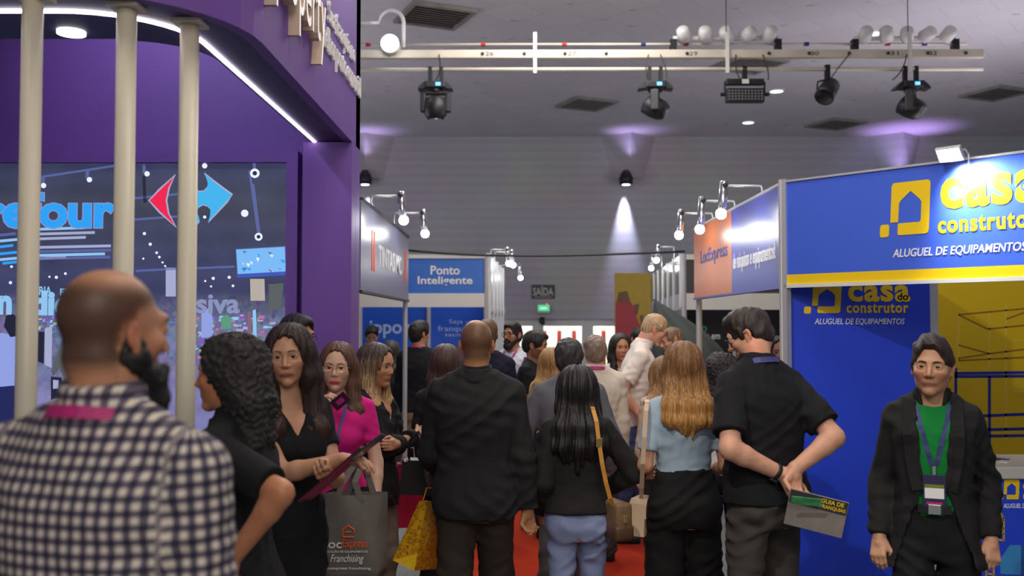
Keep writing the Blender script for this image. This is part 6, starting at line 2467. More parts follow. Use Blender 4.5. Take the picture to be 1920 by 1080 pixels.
def back_drops(fig, zend, w=0.085, n=5, r=0.034, out=0.0, jag=0.03, seed=0, r_end=0.016, taper=0.75):
    rs_ = random.Random(seed)
    h, f = fig.h, fig.f
    D = []
    for i in range(n):
        u_ = -1 + 2 * i / (n - 1)
        x = u_ * w
        ze = zend + rs_.uniform(-jag, jag) + abs(u_) * jag
        zs = fig.neck0[2] - 0.02
        yb = hugback(fig, x, zs - 0.06)
        pts = [h.p((u_ * 0.060, 0.055 - abs(u_) * 0.03, 0.0)), h.p((u_ * 0.072, 0.072 - abs(u_) * 0.02, -0.085)), fig.sw((x, 0.105 * f + out, zs)), fig.sw((x * 1.05, 0.118 * f + out, (zs + ze) / 2)), fig.sw((x * taper + rs_.uniform(-.012, .012), 0.112 * f + out, ze + abs(u_) * 0.05 * (1 - taper) * 2))]
        D.append((pts, (r + 0.012, r + 0.008, r, r * 0.9, r_end)))
    return D


def hugback(fig, x, z):
    return 0.12


def front_drops(fig, sx, zend, x=0.095, r=0.030, y=-0.10, seed=0, n=2):
    h, f = fig.h, fig.f
    rs_ = random.Random(seed)
    D = []
    for i in range(n):
        xx = x + 0.030 * (i - 0.5)
        D.append(([h.p((sx * 0.066, -0.012 + 0.03 * i, 0.015)), h.p((sx * (0.078 + 0.006 * i), -0.008 + 0.03 * i, -0.085)), fig.sw((sx * (xx + 0.01), (-0.030 - 0.02 * (1 - i)) * f, 0.80 * fig.H)), fig.sw((sx * xx, y * f, (0.79 * fig.H + zend) / 2 + 0.02)), fig.sw((sx * (xx - 0.005), (y - 0.010) * f, zend + 0.03 * i))], (r, r + 0.002, r + 0.004, r * 0.95, r * 0.42)))
    return D


SK_A = srgb(200, 152, 124)
SK_B = srgb(190, 138, 106)
SK_C = srgb(176, 122, 90)
SK_P = srgb(214, 170, 146)
LIP = srgb(165, 98, 90)
BLK = srgb(34, 34, 36)
H_blk = hair_mat(srgb(30, 25, 24))
H_dbr = hair_mat(srgb(46, 34, 28))
H_brn = hair_mat(srgb(92, 64, 44))

# ---- the bearded man in the checked shirt, close to the camera, back turned
sp1 = Spot(205, 1.78, 497, 163, 0.0)
f1 = Fig(sp1.H, False, head=(R(-17), R(2), 0), build=1.10, shoulder=1.14, headscale=1.02)


def weave_attr(fig):
    def fn(V):
        x, y, z = V[:, 0], V[:, 1], V[:, 2]
        A = np.zeros((len(V), 3))
        A[:, 0] = np.arctan2(x, y + 0.0) * 0.165
        A[:, 1] = z
        back = np.abs(x) < 0.19
        A[back, 0] = (x + 0.12 * x * np.abs(x))[back]
        for sd in (-1, 1):
            S_, E = fig.sh[sd], fig.el[sd]
            ax = unit(E - S_)
            q = V - S_
            t = q @ ax
            rad = q - t[:, None] * ax
            out = (x * sd > S_[0] * sd - 0.012)
            e1 = unit(np.cross(ax, v3((0, 1, 0))))
            e2 = np.cross(ax, e1)
            ang = np.arctan2(rad @ e2, rad @ e1)
            A[out, 0] = (ang * 0.060)[out]
            A[out, 1] = (t * 1.0)[out]
        return A
    return fn


M_check = gingham(srgb(214, 204, 188), srgb(98, 88, 104), srgb(40, 38, 58), 42.0)
rt, o1 = person('bearded man with shaved head in navy and white checked shirt, seen from behind', sp1.loc, sp1.rz, f1, srgb(186, 132, 100), 1, None, None,
                shirt=dict(matl=M_check, sleeve=1.9, hem=0.47, neck='collar', grow=0.014, attr=weave_attr, name='checked_shirt', stand=0.012, wr=0.004),
                trousers=dict(col=srgb(40, 44, 60)), lips=LIP, scalp=(srgb(44, 32, 27), 0.85, 0.015), brows=H_blk, beard=(beard_field(f1.h, 0.014, 0.03, False), hair_mat(srgb(20, 16, 15))), seed=1)
lanyard(rt, f1, o1['shirt'], M_lany, 1.2, 0.024, neck_only=True, grow=0.012, up=-0.012)

# ---- curly-haired woman in black, in profile
sp2 = Spot(437, 3.05, 625, -97, 0.022)
f2 = Fig(sp2.H, True, head=(R(6), R(2), 0), build=1.16, shoulder=1.05, arms={1: dict(lw=(0.235, 0.105, 1.035), hint=(0.3, 1, 0.0), palm=(-0.8, 0.5, 0), curl=0.65, fdir=(-0.25, -0.15, -0.95)), -1: dict(lw=(-0.17, -0.14, 0.86), hint=(0.2, 1, 0), palm=(-1, 0, 0), curl=0.5)})
dr = [([f2.h.p((sx * 0.03, 0.06, 0.0)), f2.h.p((sx * 0.045, 0.075, -0.10)), f2.sw((sx * 0.05, 0.085, 0.815 * f2.H))], (0.06, 0.062, 0.045)) for sx in (-1, 1)]
person('woman with dark curly hair greying at the front, black short-sleeved top', sp2.loc, sp2.rz, f2, srgb(192, 128, 92), 0,
       hair_curly(f2.h, dr, 0.016, 3, 0.0065), hair_mat(srgb(38, 34, 33), None, True), shirt=dict(col=srgb(28, 28, 30), sleeve=0.85, hem=0.47, neck='collar', grow=0.016, loose=0.014, flare=0.05), trousers=dict(col=srgb(24, 24, 27)), lips=LIP, brows=H_dbr, seed=2)

# ---- long dark hair, black dress, holding a folder
sp3 = Spot(540, 3.80, 608, 40)
rw = sp3.local(642, 862, 3.52)
lw = sp3.local(612, 890, 3.58)
f3 = Fig(sp3.H, True, head=(R(-36), R(4), R(-3)), arms={-1: dict(lw=rw, hint=(0.7, 0.7, -1), palm=(0.2, 0.2, -1), curl=0.30, fdir=(-0.45, -1.0, 0.05), pinch=0.6), 1: dict(lw=lw, hint=(0.7, 0.6, -1), palm=(-0.3, 0.2, 1), curl=0.55, fdir=(-0.55, -0.8, 0.15), pinch=0.8)}, build=0.98)
dr = front_drops(f3, -1, 1.24, 0.10, 0.034, -0.085, 1) + front_drops(f3, 1, 1.22, 0.088, 0.029, -0.085, 2) + back_drops(f3, 1.20, 0.085, 4, 0.034, -0.02, 0.03, 3)
rt3, o3 = person('woman with long dark brown hair in a black dress, holding a dark red folder', sp3.loc, sp3.rz, f3, srgb(196, 146, 116), 0,
                 hair_long(f3.h, dr, 0.013, -0.01, 4, 0.012, 0.058, 0.06), hair_mat(srgb(40, 26, 22), srgb(66, 42, 32), False, 1.34), shirt=dict(col=srgb(22, 22, 25), sleeve=0.55, hem=0.50, neck='v', vz=0.765, grow=0.008, name='dress_top', flare=0.02), skirt=dict(col=srgb(22, 22, 25), hem=0.30), trousers=None, lips=srgb(158, 84, 84), brows=H_dbr, seed=3)
MB().lathe([(0.030, -0.004), (0.033, 0.0), (0.030, 0.004)], 16, Matrix.Translation(Vector(f3.wr[1]))).build('bracelet', M_gold, rt3, True)

# ---- man in glasses half hidden behind her
sp4 = Spot(552, 5.25, 586, 62)
f4 = Fig(sp4.H, False, head=(R(0), R(6), 0))
rt, _ = person('dark-haired man in glasses and black shirt standing behind the woman with the folder', sp4.loc, sp4.rz, f4, SK_B, 1, hair_short(f4.h, top=0.010, seed=3), H_blk, shirt=dict(col=BLK, sleeve=0.65, hem=0.49), trousers=dict(col=srgb(30, 32, 40)), lips=LIP, brows=H_blk, stubble=(srgb(70, 52, 44), 0.5), seed=4)
add_glasses(rt, f4.h, M_spec)

# ---- woman in the bright pink top
sp5 = Spot(633, 4.75, 643, 4)
rw = sp5.local(606, 772, 4.60)
f5 = Fig(sp5.H, True, head=(R(-2), R(2), R(2)), arms={-1: dict(lw=rw, hint=(0.6, 0.3, -1), palm=(-0.9, -0.3, 0.2), curl=0.75, fdir=(-0.15, -0.45, 1.0), pinch=0.7), 1: dict(w=(0.215, -0.10, 0.50), hint=(0.5, 1, 0), curl=0.5)})
dr = front_drops(f5, -1, 0.735 * f5.H, 0.085, 0.022, -0.045, 5) + front_drops(f5, 1, 0.735 * f5.H, 0.085, 0.022, -0.045, 6) + back_drops(f5, 1.16, 0.07, 4, 0.028, -0.02, 0.02, 4)
rt5, o5 = person('woman in bright pink short-sleeved top and gold glasses, hand raised to chin', sp5.loc, sp5.rz, f5, SK_P, 0,
                 hair_long(f5.h, dr, 0.010, 0.0, 6, 0.012, 0.060, 0.0, 0.003), hair_mat(srgb(88, 56, 40)), shirt=dict(col=srgb(212, 32, 128), sleeve=0.60, hem=0.50, neck='round', grow=0.007, wr=0.002, name='pink_top', low=0.008), trousers=dict(col=srgb(28, 28, 32)), lips=srgb(205, 38, 52), brows=H_brn, seed=5)
add_glasses(rt5, f5.h, M_gold, True, 0.0245, 0.0165, 0.0012, True)
lanyard(rt5, f5, o5['shirt'], M_lany2, 0.70 * f5.H, 0.016)

# ---- fair-streaked hair, black blazer, arms crossed
sp6 = Spot(702, 5.32, 645, 74)
f6 = Fig(sp6.H, True, head=(R(-8), R(6), 0), arms={-1: dict(lw=(0.10, -0.215, 0.690 * sp6.H), hint=(1, 0.1, -1), palm=(0.1, 1, -0.2), curl=0.4, fdir=(-1.0, -0.12, 0.15)), 1: dict(lw=(-0.10, -0.175, 0.672 * sp6.H), hint=(1, 0.1, -1), palm=(0.1, 1, 0), curl=0.4, fdir=(-1.0, 0.0, 0.05))})
dr = front_drops(f6, -1, 0.70 * f6.H, 0.085, 0.026, -0.070, 7) + front_drops(f6, 1, 0.70 * f6.H, 0.085, 0.026, -0.070, 8) + back_drops(f6, 1.12, 0.075, 4, 0.030, -0.01, 0.02, 5)
person('woman with streaked blonde hair and black blazer, arms crossed, in profile', sp6.loc, sp6.rz, f6, SK_B, 0,
       hair_long(f6.h, dr, 0.010, 0.01, 7, 0.012, 0.060, 0.03, 0.003), hair_mat(srgb(62, 46, 38), srgb(186, 148, 102), False, 1.44), shirt=dict(col=srgb(24, 24, 26), sleeve=0, hem=0.52, neck='v', vz=0.74, grow=0.006, name='black_blouse'), jacket=dict(col=srgb(33, 32, 34), hem=0.455, vz=0.66, open=0.30, sleeve=1.9), trousers=dict(col=srgb(112, 104, 92), loose=0.02), lips=srgb(170, 96, 90), brows=H_dbr, seed=6)

# ---- people in and before the far left booths
sp7 = Spot(697, 11.8, 608, 6)
f7 = Fig(sp7.H, False, head=(R(4), R(26), 0))
person('dark-haired man in white shirt looking down before the blue wall', sp7.loc, sp7.rz, f7, SK_A, 2, hair_short(f7.h, top=0.008, seed=5), H_blk, shirt=dict(col=srgb(214, 214, 216), sleeve=1.9, hem=0.48, neck='collar'), trousers=dict(), lips=LIP, brows=H_blk, seed=7)
sp8 = Spot(733, 9.75, 640, 172)
f8 = Fig(sp8.H, True)
person('woman with long straight dark hair and black top, seen from behind the booth post', sp8.loc, sp8.rz, f8, SK_B, 2, hair_long(f8.h, back_drops(f8, 0.98, 0.075, 5, 0.034, 0.0, 0.02, 8), 0.012, 0, 8, 0, 0.06, 0.0, 0.003), hair_mat(srgb(52, 48, 48)), shirt=dict(col=srgb(30, 30, 33), sleeve=1.9, hem=0.5), trousers=dict(col=srgb(70, 60, 54)), seed=8, back=True)
sp9 = Spot(786, 9.25, 601, 164)
f9 = Fig(sp9.H, False, head=(R(-28), 0, 0), build=1.02)
rt, o9 = person('tall man in black sweater and tan trousers, back to us, dark tousled hair', sp9.loc, sp9.rz, f9, SK_B, 1, hair_short(f9.h, vol=0.014, top=0.018, sides=0.010, seed=6, nape=-0.09), H_blk, shirt=dict(col=srgb(28, 28, 31), sleeve=1.9, hem=0.50, loose=0.016, grow=0.018), trousers=dict(col=srgb(146, 120, 84), loose=0.025), lips=LIP, seed=9)
lanyard(rt, f9, o9['shirt'], M_lany, 1.2, 0.02, neck_only=True)

# ---- the bald man walking away in a dark jacket
sp10 = Spot(893, 4.60, 600, 182, 0.0)
f10 = Fig(sp10.H, False, head=(R(2), R(4), 0), build=1.10, shoulder=1.04, arms={-1: dict(w=(0.25, 0.00, 0.468), hint=(0.3, 1, 0), palm=(0.4, 1, 0), curl=0.75), 1: dict(w=(0.17, -0.27, 0.56), hint=(0.35, 1, 0), curl=0.9)}, feet={-1: (0.10, -0.16, 0.0), 1: (0.10, 0.20, 0.03)})
person('bald man in loose dark jacket and brown trousers walking away from us', sp10.loc, sp10.rz, f10, srgb(188, 134, 92), 0, None, None, shirt=dict(col=srgb(30, 30, 32), sleeve=0, hem=0.5, neck='collar'), jacket=dict(col=srgb(40, 39, 40), hem=0.465, closed=True, grow=0.020, flare=0.06, loose=0.014, sleeve=1.96, wr=0.0055), trousers=dict(col=srgb(58, 50, 44), loose=0.030, grow=0.012), lips=LIP, scalp=(srgb(70, 50, 38), 0.75, -0.005), brows=H_dbr, seed=10)

sp11 = Spot(836, 5.75, 648, 176)
f11 = Fig(sp11.H, True)
person('brown-haired woman in dark top mostly hidden behind the bald man', sp11.loc, sp11.rz, f11, SK_B, 1, hair_long(f11.h, back_drops(f11, 1.05, 0.07, 5, 0.032, 0, 0.02, 9), 0.012, 0, 9, 0, 0.06, 0.02, 0.003), hair_mat(srgb(70, 48, 40)), shirt=dict(col=srgb(32, 32, 36), sleeve=1.9, hem=0.5), trousers=dict(col=srgb(30, 30, 34)), seed=11, back=True)
sp12 = Spot(914, 7.6, 597, 182)
f12 = Fig(sp12.H, False, build=1.05)
person('brown-haired man in navy shirt standing beyond the bald man', sp12.loc, sp12.rz, f12, SK_B, 2, hair_short(f12.h, seed=7, top=0.006), H_brn, shirt=dict(col=srgb(26, 28, 48), sleeve=0.7, hem=0.49), trousers=dict(col=srgb(34, 36, 46)), seed=12, back=True)
sp13 = Spot(962, 9.2, 602, -32)
f13 = Fig(sp13.H, False, head=(R(-4), 0, 0), build=1.05, arms={-1: dict(lw=(0.04, -0.24, 0.63 * sp13.H), hint=(0.8, 0.6, -1), palm=(0, 0.4, -1), curl=0.4), 1: dict(lw=(0.0, -0.26, 0.615 * sp13.H), hint=(0.8, 0.6, -1), palm=(0, 0.4, 1), curl=0.4)})
rt, o13 = person('man with full dark beard and black glasses in white t-shirt', sp13.loc, sp13.rz, f13, SK_B, 1, hair_short(f13.h, vol=0.008, top=0.006, seed=8), H_blk, shirt=dict(col=srgb(208, 212, 224), sleeve=0.62, hem=0.48, name='t_shirt'), trousers=dict(col=srgb(60, 62, 68)), lips=LIP, brows=H_blk, beard=(beard_field(f13.h, 0.010, 0.012), H_blk), seed=13)
add_glasses(rt, f13.h, M_spec, True, 0.025, 0.019, 0.0022)
lanyard(rt, f13, o13['shirt'], M_lany, 0.735 * f13.H, 0.02, mat('dark_badge', srgb(30, 34, 66), 0.4, var=0.1))
sp14 = Spot(1001, 8.1, 619, 66)
f14 = Fig(sp14.H, False, head=(R(6), R(10), 0), build=1.08)
rt, o14 = person('man with short black hair and stubble in black t-shirt, facing the exit side', sp14.loc, sp14.rz, f14, SK_C, 1, hair_short(f14.h, vol=0.012, top=0.010, seed=9), H_blk, shirt=dict(col=srgb(30, 31, 35), sleeve=0.65, hem=0.48), trousers=dict(col=srgb(58, 60, 66)), lips=LIP, brows=H_blk, stubble=(srgb(50, 38, 32), 0.6), seed=14)
lanyard(rt, f14, o14['shirt'], M_lany, 1.2, 0.02, neck_only=True)
sp15 = Spot(1034, 7.7, 655, 172)
f15 = Fig(sp15.H, True)
person('woman with long wavy blonde hair half hidden by the grey-shirted man', sp15.loc, sp15.rz, f15, SK_P, 1, hair_long(f15.h, back_drops(f15, 0.98, 0.10, 5, 0.036, 0, 0.03, 10), 0.014, 0, 10, 0, 0.06, 0.08), hair_mat(srgb(156, 118, 72), srgb(186, 148, 92), False, 1.25), shirt=dict(col=srgb(190, 170, 130), sleeve=1.9, hem=0.5), trousers=dict(col=srgb(50, 48, 50)), seed=15, back=True)

# ---- grey shirt, slicked hair
sp16 = Spot(1067, 5.9, 634, 176)
f16 = Fig(sp16.H, False, head=(R(-6), 0, 0), build=1.16, shoulder=1.05, arms={-1: dict(w=(0.28, -0.10, 0.50), hint=(0.6, 1, 0)), 1: dict(w=(0.285, -0.14, 0.52), hint=(0.7, 1, 0))}, feet={-1: (0.10, -0.14, 0.0), 1: (0.12, 0.22, 0.04)})
person('stocky man with slicked thinning dark hair in grey shirt, back to us', sp16.loc, sp16.rz, f16, SK_B, 1, hair_short(f16.h, vol=0.009, sides=0.009, seed=10, nape=-0.085, fine=0.0022), hair_mat(srgb(52, 48, 46)), shirt=dict(col=srgb(98, 98, 106), sleeve=1.9, hem=0.46, neck='collar', grow=0.016, loose=0.012), trousers=dict(col=srgb(84, 80, 78), loose=0.025), lips=LIP, seed=16, back=True)

# ---- woman with long black hair, tan shoulder bag
sp17 = Spot(1082, 4.70, 690, 184)
f17 = Fig(sp17.H, True, arms={-1: dict(w=(0.20, -0.20, 0.60), hint=(1, 0.8, -0.2), curl=0.6), 1: dict(w=(0.195, -0.12, 0.53), hint=(0.15, 1, 0))}, build=1.05, feet={-1: (0.09, -0.14, 0.0), 1: (0.09, 0.16, 0.02)})
rt17, o17 = person('woman with long wavy black hair, black top and pale blue jeans, walking away', sp17.loc, sp17.rz, f17, SK_B, 0, hair_long(f17.h, back_drops(f17, 1.03, 0.088, 6, 0.034, 0.004, 0.04, 11, 0.014, 0.7), 0.012, 0, 11, 0, 0.06, 0.07, 0.005), hair_mat(srgb(24, 20, 20)), shirt=dict(col=srgb(36, 34, 34), sleeve=1.95, hem=0.545, loose=0.016, grow=0.018, flare=0.10), trousers=dict(col=srgb(138, 150, 188), loose=0.014, grow=0.006, wr=0.006, seat=1.06), seed=17, back=True)

# ---- older man in cream shirt, and the woman beyond him
sp18 = Spot(1116, 7.0, 627, 182)
f18 = Fig(sp18.H, False, build=1.10, shoulder=1.05)
rt, o18 = person('older man with grey-brown hair in cream shirt with magenta lanyard, from behind', sp18.loc, sp18.rz, f18, SK_P, 1, hair_short(f18.h, vol=0.006, seed=11, fine=0.002), hair_mat(srgb(132, 112, 98)), shirt=dict(col=srgb(206, 194, 178), sleeve=1.9, hem=0.46, neck='collar', grow=0.018, loose=0.014), trousers=dict(col=srgb(70, 66, 64)), seed=18, back=True)
lanyard(rt, f18, o18['shirt'], M_lany, 1.2, 0.024, neck_only=True, grow=0.010, up=-0.004)
sp19 = Spot(1163, 8.4, 627, 12)
f19 = Fig(sp19.H, True, head=(R(-4), 0, 0))
dr = front_drops(f19, -1, 1.33, 0.075, 0.026, -0.02, 3, 1) + front_drops(f19, 1, 1.33, 0.075, 0.026, -0.02, 4, 1) + back_drops(f19, 1.34, 0.06, 4, 0.03, -0.03, 0.01, 2)
rt, o19 = person('woman with black bobbed hair and white top with orange strap, facing us', sp19.loc, sp19.rz, f19, SK_B, 1, hair_long(f19.h, dr, 0.014, -0.02, 12, 0.012, 0.056, 0.0, 0.003), H_blk, shirt=dict(col=srgb(210, 206, 200), sleeve=0.7, hem=0.5, low=0.01), trousers=dict(), lips=srgb(176, 70, 74), brows=H_blk, seed=19)
lanyard(rt, f19, o19['shirt'], M_orange, 0.70 * f19.H, 0.02)
sp28 = Spot(1197, 10.6, 614, 20)
f28 = Fig(sp28.H, False)
person('dark-haired visitor in black far back near the tall banner', sp28.loc, sp28.rz, f28, SK_C, 2, hair_short(f28.h, vol=0.014, seed=13), H_blk, shirt=dict(col=BLK, sleeve=1.9, hem=0.48), trousers=dict(), lips=LIP, brows=H_blk, seed=20)

# ---- the tall man in white polo leaning to talk
sp20 = Spot(1176, 7.65, 590, 86, 0.0)
f20 = Fig(1.81, False, lean=R(12), head_fwd=0.03, head=(R(2), R(28), 0), build=1.02, arms={-1: dict(w=(0.22, -0.10, 0.545), hint=(0.3, 1, -0.2), curl=0.5), 1: dict(w=(0.2, -0.2, 0.55), hint=(0.4, 1, 0))}, feet={-1: (0.10, 0.08, 0.0), 1: (0.10, -0.14, 0.0)})
rt, o20 = person('tall fair-haired man with glasses, white polo shirt and jeans, leaning forward', sp20.loc, sp20.rz, f20, srgb(218, 160, 134), 1, hair_short(f20.h, vol=0.005, seed=14, hairline=0.010, fine=0.001), hair_mat(srgb(178, 148, 112)), shirt=dict(col=srgb(222, 210, 200), sleeve=0.72, hem=0.505, neck='collar', grow=0.016, loose=0.016, name='polo_shirt'), trousers=dict(col=srgb(70, 84, 128), loose=0.02), lips=LIP, brows=hair_mat(srgb(150, 120, 90)), shoe=srgb(40, 42, 50), seed=21)
add_glasses(rt, f20.h, M_spec, True, 0.023, 0.016, 0.0016)
lanyard(rt, f20, o20['shirt'], M_lany2, 0.70 * f20.H, 0.020)
sp21 = Spot(1263, 8.5, 611, -78)
f21 = Fig(sp21.H, False, head=(R(0), R(14), 0))
person('man with cropped light brown hair in navy shirt listening to the tall man', sp21.loc, sp21.rz, f21, SK_A, 2, hair_short(f21.h, vol=0.004, sides=0.003, seed=15), hair_mat(srgb(128, 100, 76)), shirt=dict(col=srgb(24, 28, 46), sleeve=0.7, hem=0.48), trousers=dict(col=srgb(40, 42, 50)), lips=LIP, brows=H_brn, seed=22)
sp29 = Spot(1247, 6.35, 674, 186)
f29 = Fig(sp29.H, True)
person('woman with wavy light brown hair and beige top behind the blonde woman', sp29.loc, sp29.rz, f29, SK_P, 1, hair_long(f29.h, back_drops(f29, 1.14, 0.11, 5, 0.036, 0, 0.03, 12), 0.018, 0, 13, 0, 0.06, 0.10), hair_mat(srgb(120, 88, 54), srgb(160, 116, 66), False, 1.35), shirt=dict(col=srgb(196, 172, 150), sleeve=1.9, hem=0.5), trousers=dict(col=srgb(50, 48, 50)), seed=23, back=True)

# ---- blonde woman in pale blue top
sp22 = Spot(1281, 4.72, 643, 181)
f22 = Fig(sp22.H, True, arms={-1: dict(w=(0.17, -0.20, 0.60), hint=(0.3, 1, -0.5), curl=0.6), 1: dict(w=(0.17, -0.20, 0.60), hint=(0.3, 1, -0.5), curl=0.6)}, build=1.06, shoulder=1.02, feet={-1: (0.12, -0.05, 0.0), 1: (0.12, 0.05, 0.0)})
rt22, o22 = person('woman with long straight blonde hair, pale blue top and black trousers, from behind', sp22.loc, sp22.rz, f22, srgb(206, 152, 122), 0, hair_long(f22.h, back_drops(f22, 1.17, 0.088, 6, 0.032, 0.002, 0.025, 14, 0.012, 0.5), 0.012, 0, 14, 0, 0.06, 0.015, 0.0035), hair_mat(srgb(118, 82, 48), srgb(176, 126, 66), False, 1.42), shirt=dict(col=srgb(160, 178, 194), sleeve=0.72, hem=0.612, grow=0.009, name='blue_top'), trousers=dict(col=srgb(24, 23, 24), loose=0.045, grow=0.017, waist=0.632, seat=1.08, ankle=0.08), seed=24, back=True)

# ---- man in black polo, hands behind his back
sp23 = Spot(1434, 4.32, 596, 204, 0.0)
lwv = sp23.local(1468, 890, 4.16)
rwv = sp23.local(1490, 880, 4.14)
f23 = Fig(1.80, False, lean=R(5), head=(R(40), R(26), 0), build=1.06, head_fwd=0.02, arms={1: dict(lw=lwv, hint=(1.0, 0.15, -0.2), palm=(-0.5, 1, 0), curl=0.55, fdir=(-0.5, 0.15, -1)), -1: dict(lw=rwv, hint=(0.6, 0.35, -0.2), palm=(-0.3, 1, 0.1), curl=0.55, fdir=(-0.25, 0.25, -1))}, feet={-1: (0.13, -0.03, 0.0), 1: (0.13, 0.05, 0.0)})
rt23, o23 = person('man in black polo shirt and grey trousers, hands clasped behind his back', sp23.loc, sp23.rz, f23, srgb(212, 158, 130), 0, hair_short(f23.h, vol=0.008, top=0.010, seed=16, nape=-0.07), hair_mat(srgb(44, 32, 28)), shirt=dict(col=srgb(27, 27, 30), sleeve=0.78, hem=0.515, neck='collar', grow=0.016, loose=0.020, name='polo_shirt', flare=0.07), trousers=dict(col=srgb(70, 66, 62), loose=0.03, grow=0.004, wr=0.006), lips=LIP, brows=H_dbr, seed=25)
add_glasses(rt23, f23.h, M_spec, True, 0.024, 0.018, 0.0018)
lanyard(rt23, f23, o23['shirt'], M_lany2, 1.2, 0.026, neck_only=True, grow=0.010, up=0.004)
wd = unit(f23.wr[1] - f23.el[1])
qz = Vector(wd).to_track_quat('Z', 'Y').to_matrix().to_4x4()
wt_ = Matrix.Translation(Vector(f23.wr[1] - wd * 0.035)) @ qz
wo = MB().lathe([(0.034, -0.010), (0.0375, -0.008), (0.0375, 0.008), (0.034, 0.010)], 20, wt_).build('wrist_watch', M_black, rt23, True)
MB().box(-0.016, 0.016, -0.046, -0.034, -0.017, 0.017, wt_, 0.003).build('watch_case', M_dark, wo)

# ---- between and beyond them
sp24 = Spot(1352, 5.85, 668, 160)
f24 = Fig(sp24.H, True, head=(R(20), 0, 0))
dr = back_drops(f24, 1.10, 0.08, 4, 0.04, 0.0, 0.03, 15)
person('woman with dark curly hair in white top beside the man in black polo', sp24.loc, sp24.rz, f24, SK_C, 1, hair_curly(f24.h, dr, 0.020, 9, 0.007), hair_mat(srgb(34, 27, 26), None, True), shirt=dict(col=srgb(210, 206, 200), sleeve=1.0, hem=0.54, loose=0.012), trousers=dict(col=srgb(26, 26, 28)), shoe=srgb(96, 98, 92), seed=26)
sp25 = Spot(1462, 7.2, 632, -14)
f25 = Fig(sp25.H, True)
dr = front_drops(f25, -1, 1.25, 0.085, 0.026, -0.06, 3) + front_drops(f25, 1, 1.25, 0.085, 0.026, -0.06, 4) + back_drops(f25, 1.25, 0.07, 4, 0.03, -0.02, 0.02, 5)
person('dark-haired woman peering out beside the white corner post', sp25.loc, sp25.rz, f25, SK_A, 2, hair_long(f25.h, dr, 0.012, 0, 15, 0.012, 0.058), H_dbr, shirt=dict(col=srgb(120, 96, 60), sleeve=1.9, hem=0.5), trousers=dict(), lips=srgb(176, 70, 74), brows=H_dbr, seed=27)
sp26 = Spot(1321, 10.2, 640, -12)
f26 = Fig(sp26.H, True)
dr = front_drops(f26, -1, 1.2, 0.085, 0.026, -0.06, 3) + front_drops(f26, 1, 1.2, 0.085, 0.026, -0.06, 4)
person('short dark-haired woman standing before the dark printed panel', sp26.loc, sp26.rz, f26, SK_A, 2, hair_long(f26.h, dr, 0.012, 0, 16, 0.012, 0.058), H_dbr, shirt=dict(col=srgb(90, 130, 120), sleeve=1.9, hem=0.5), trousers=dict(), lips=srgb(176, 70, 74), brows=H_dbr, seed=28)

# ---- the man in the open black suit
sp27 = Spot(1746, 4.02, 630, -22)
f27 = Fig(sp27.H, False, head=(R(-8), R(2), R(2)), build=0.90, shoulder=0.98, arms={-1: dict(w=(0.225, -0.05, 0.500), hint=(0.2, 1, 0), palm=(-0.3, 1, 0), curl=0.45), 1: dict(w=(0.225, 0.02, 0.505), hint=(0.2, 1, 0), palm=(-0.6, 1, 0), curl=0.55)}, feet={-1: (0.10, -0.22, 0.0), 1: (0.10, 0.22, 0.05)})
rt27, o27 = person('man in open black suit over green t-shirt with conference badge', sp27.loc, sp27.rz, f27, srgb(202, 150, 118), 0, hair_short(f27.h, vol=0.007, top=0.028, sides=0.003, hairline=0.008, seed=17, sweep=-0.004, fine=0.0022), hair_mat(srgb(48, 37, 32)), shirt=dict(col=srgb(14, 122, 52), sleeve=0, hem=0.565, neck='round', grow=0.005, name='green_t_shirt', wr=0.001), jacket=dict(col=srgb(34, 33, 34), hem=0.435, vz=0.640, open=0.075, split=0.34, gap=0.040, grow=0.017, sleeve=1.97, loose=0.010), trousers=dict(col=srgb(26, 26, 28), loose=0.022), lips=LIP, brows=H_dbr, stubble=(srgb(110, 74, 54), 0.35), seed=29)
lanyard(rt27, f27, o27['shirt'], M_lany2, 0.69 * f27.H, 0.018, mat('dark_badge_magenta', srgb(44, 40, 74), 0.4, var=0.15))
zb = 0.585 * f27.H
bp_ = []
for k in range(33):
    a = -PI / 2 + (k / 32 - 0.5) * PI * 0.26
    bp_.append((math.cos(a) * 0.158, math.sin(a) * 0.112 - 0.002, zb))
belt = ribbon('belt', bp_, 0.034, M_black, rt27, [(math.cos(-PI / 2 + (k / 32 - 0.5) * PI * 0.26), math.sin(-PI / 2 + (k / 32 - 0.5) * PI * 0.26), 0) for k in range(33)], 0.003)
MB().box(-0.024, 0.024, -0.122, -0.115, zb - 0.020, zb + 0.020, b=0.002).build('belt_buckle', M_chrome, belt)
# jacket lapels, folded flaps along both edges of the opening
for sd in (-1, 1):
    pts, nn = [], []
    for k in range(9):
        s_ = k / 8
        z = (0.845 - s_ * 0.215) * f27.H
        x = sd * (0.040 + (z - 0.640 * f27.H) * 0.075 + 0.020 + 0.016 * math.sin(s_ * PI))
        y = hug(o27['jacket'], x + sd * 0.012, z, True, 0.005, -0.1)
        pts.append((x, y, z))
        nn.append((-sd * 0.25, -1, 0.1))
    ribbon('lapel', pts, 0.052, cloth(srgb(34, 33, 34)), rt27, nn, 0.003)

# ================================================================= bags and things in hand
def world_of(sp, q):
    return Vector(np.array(Matrix.Rotation(sp.rz, 3, 'Z')) @ v3(q)) + sp.loc


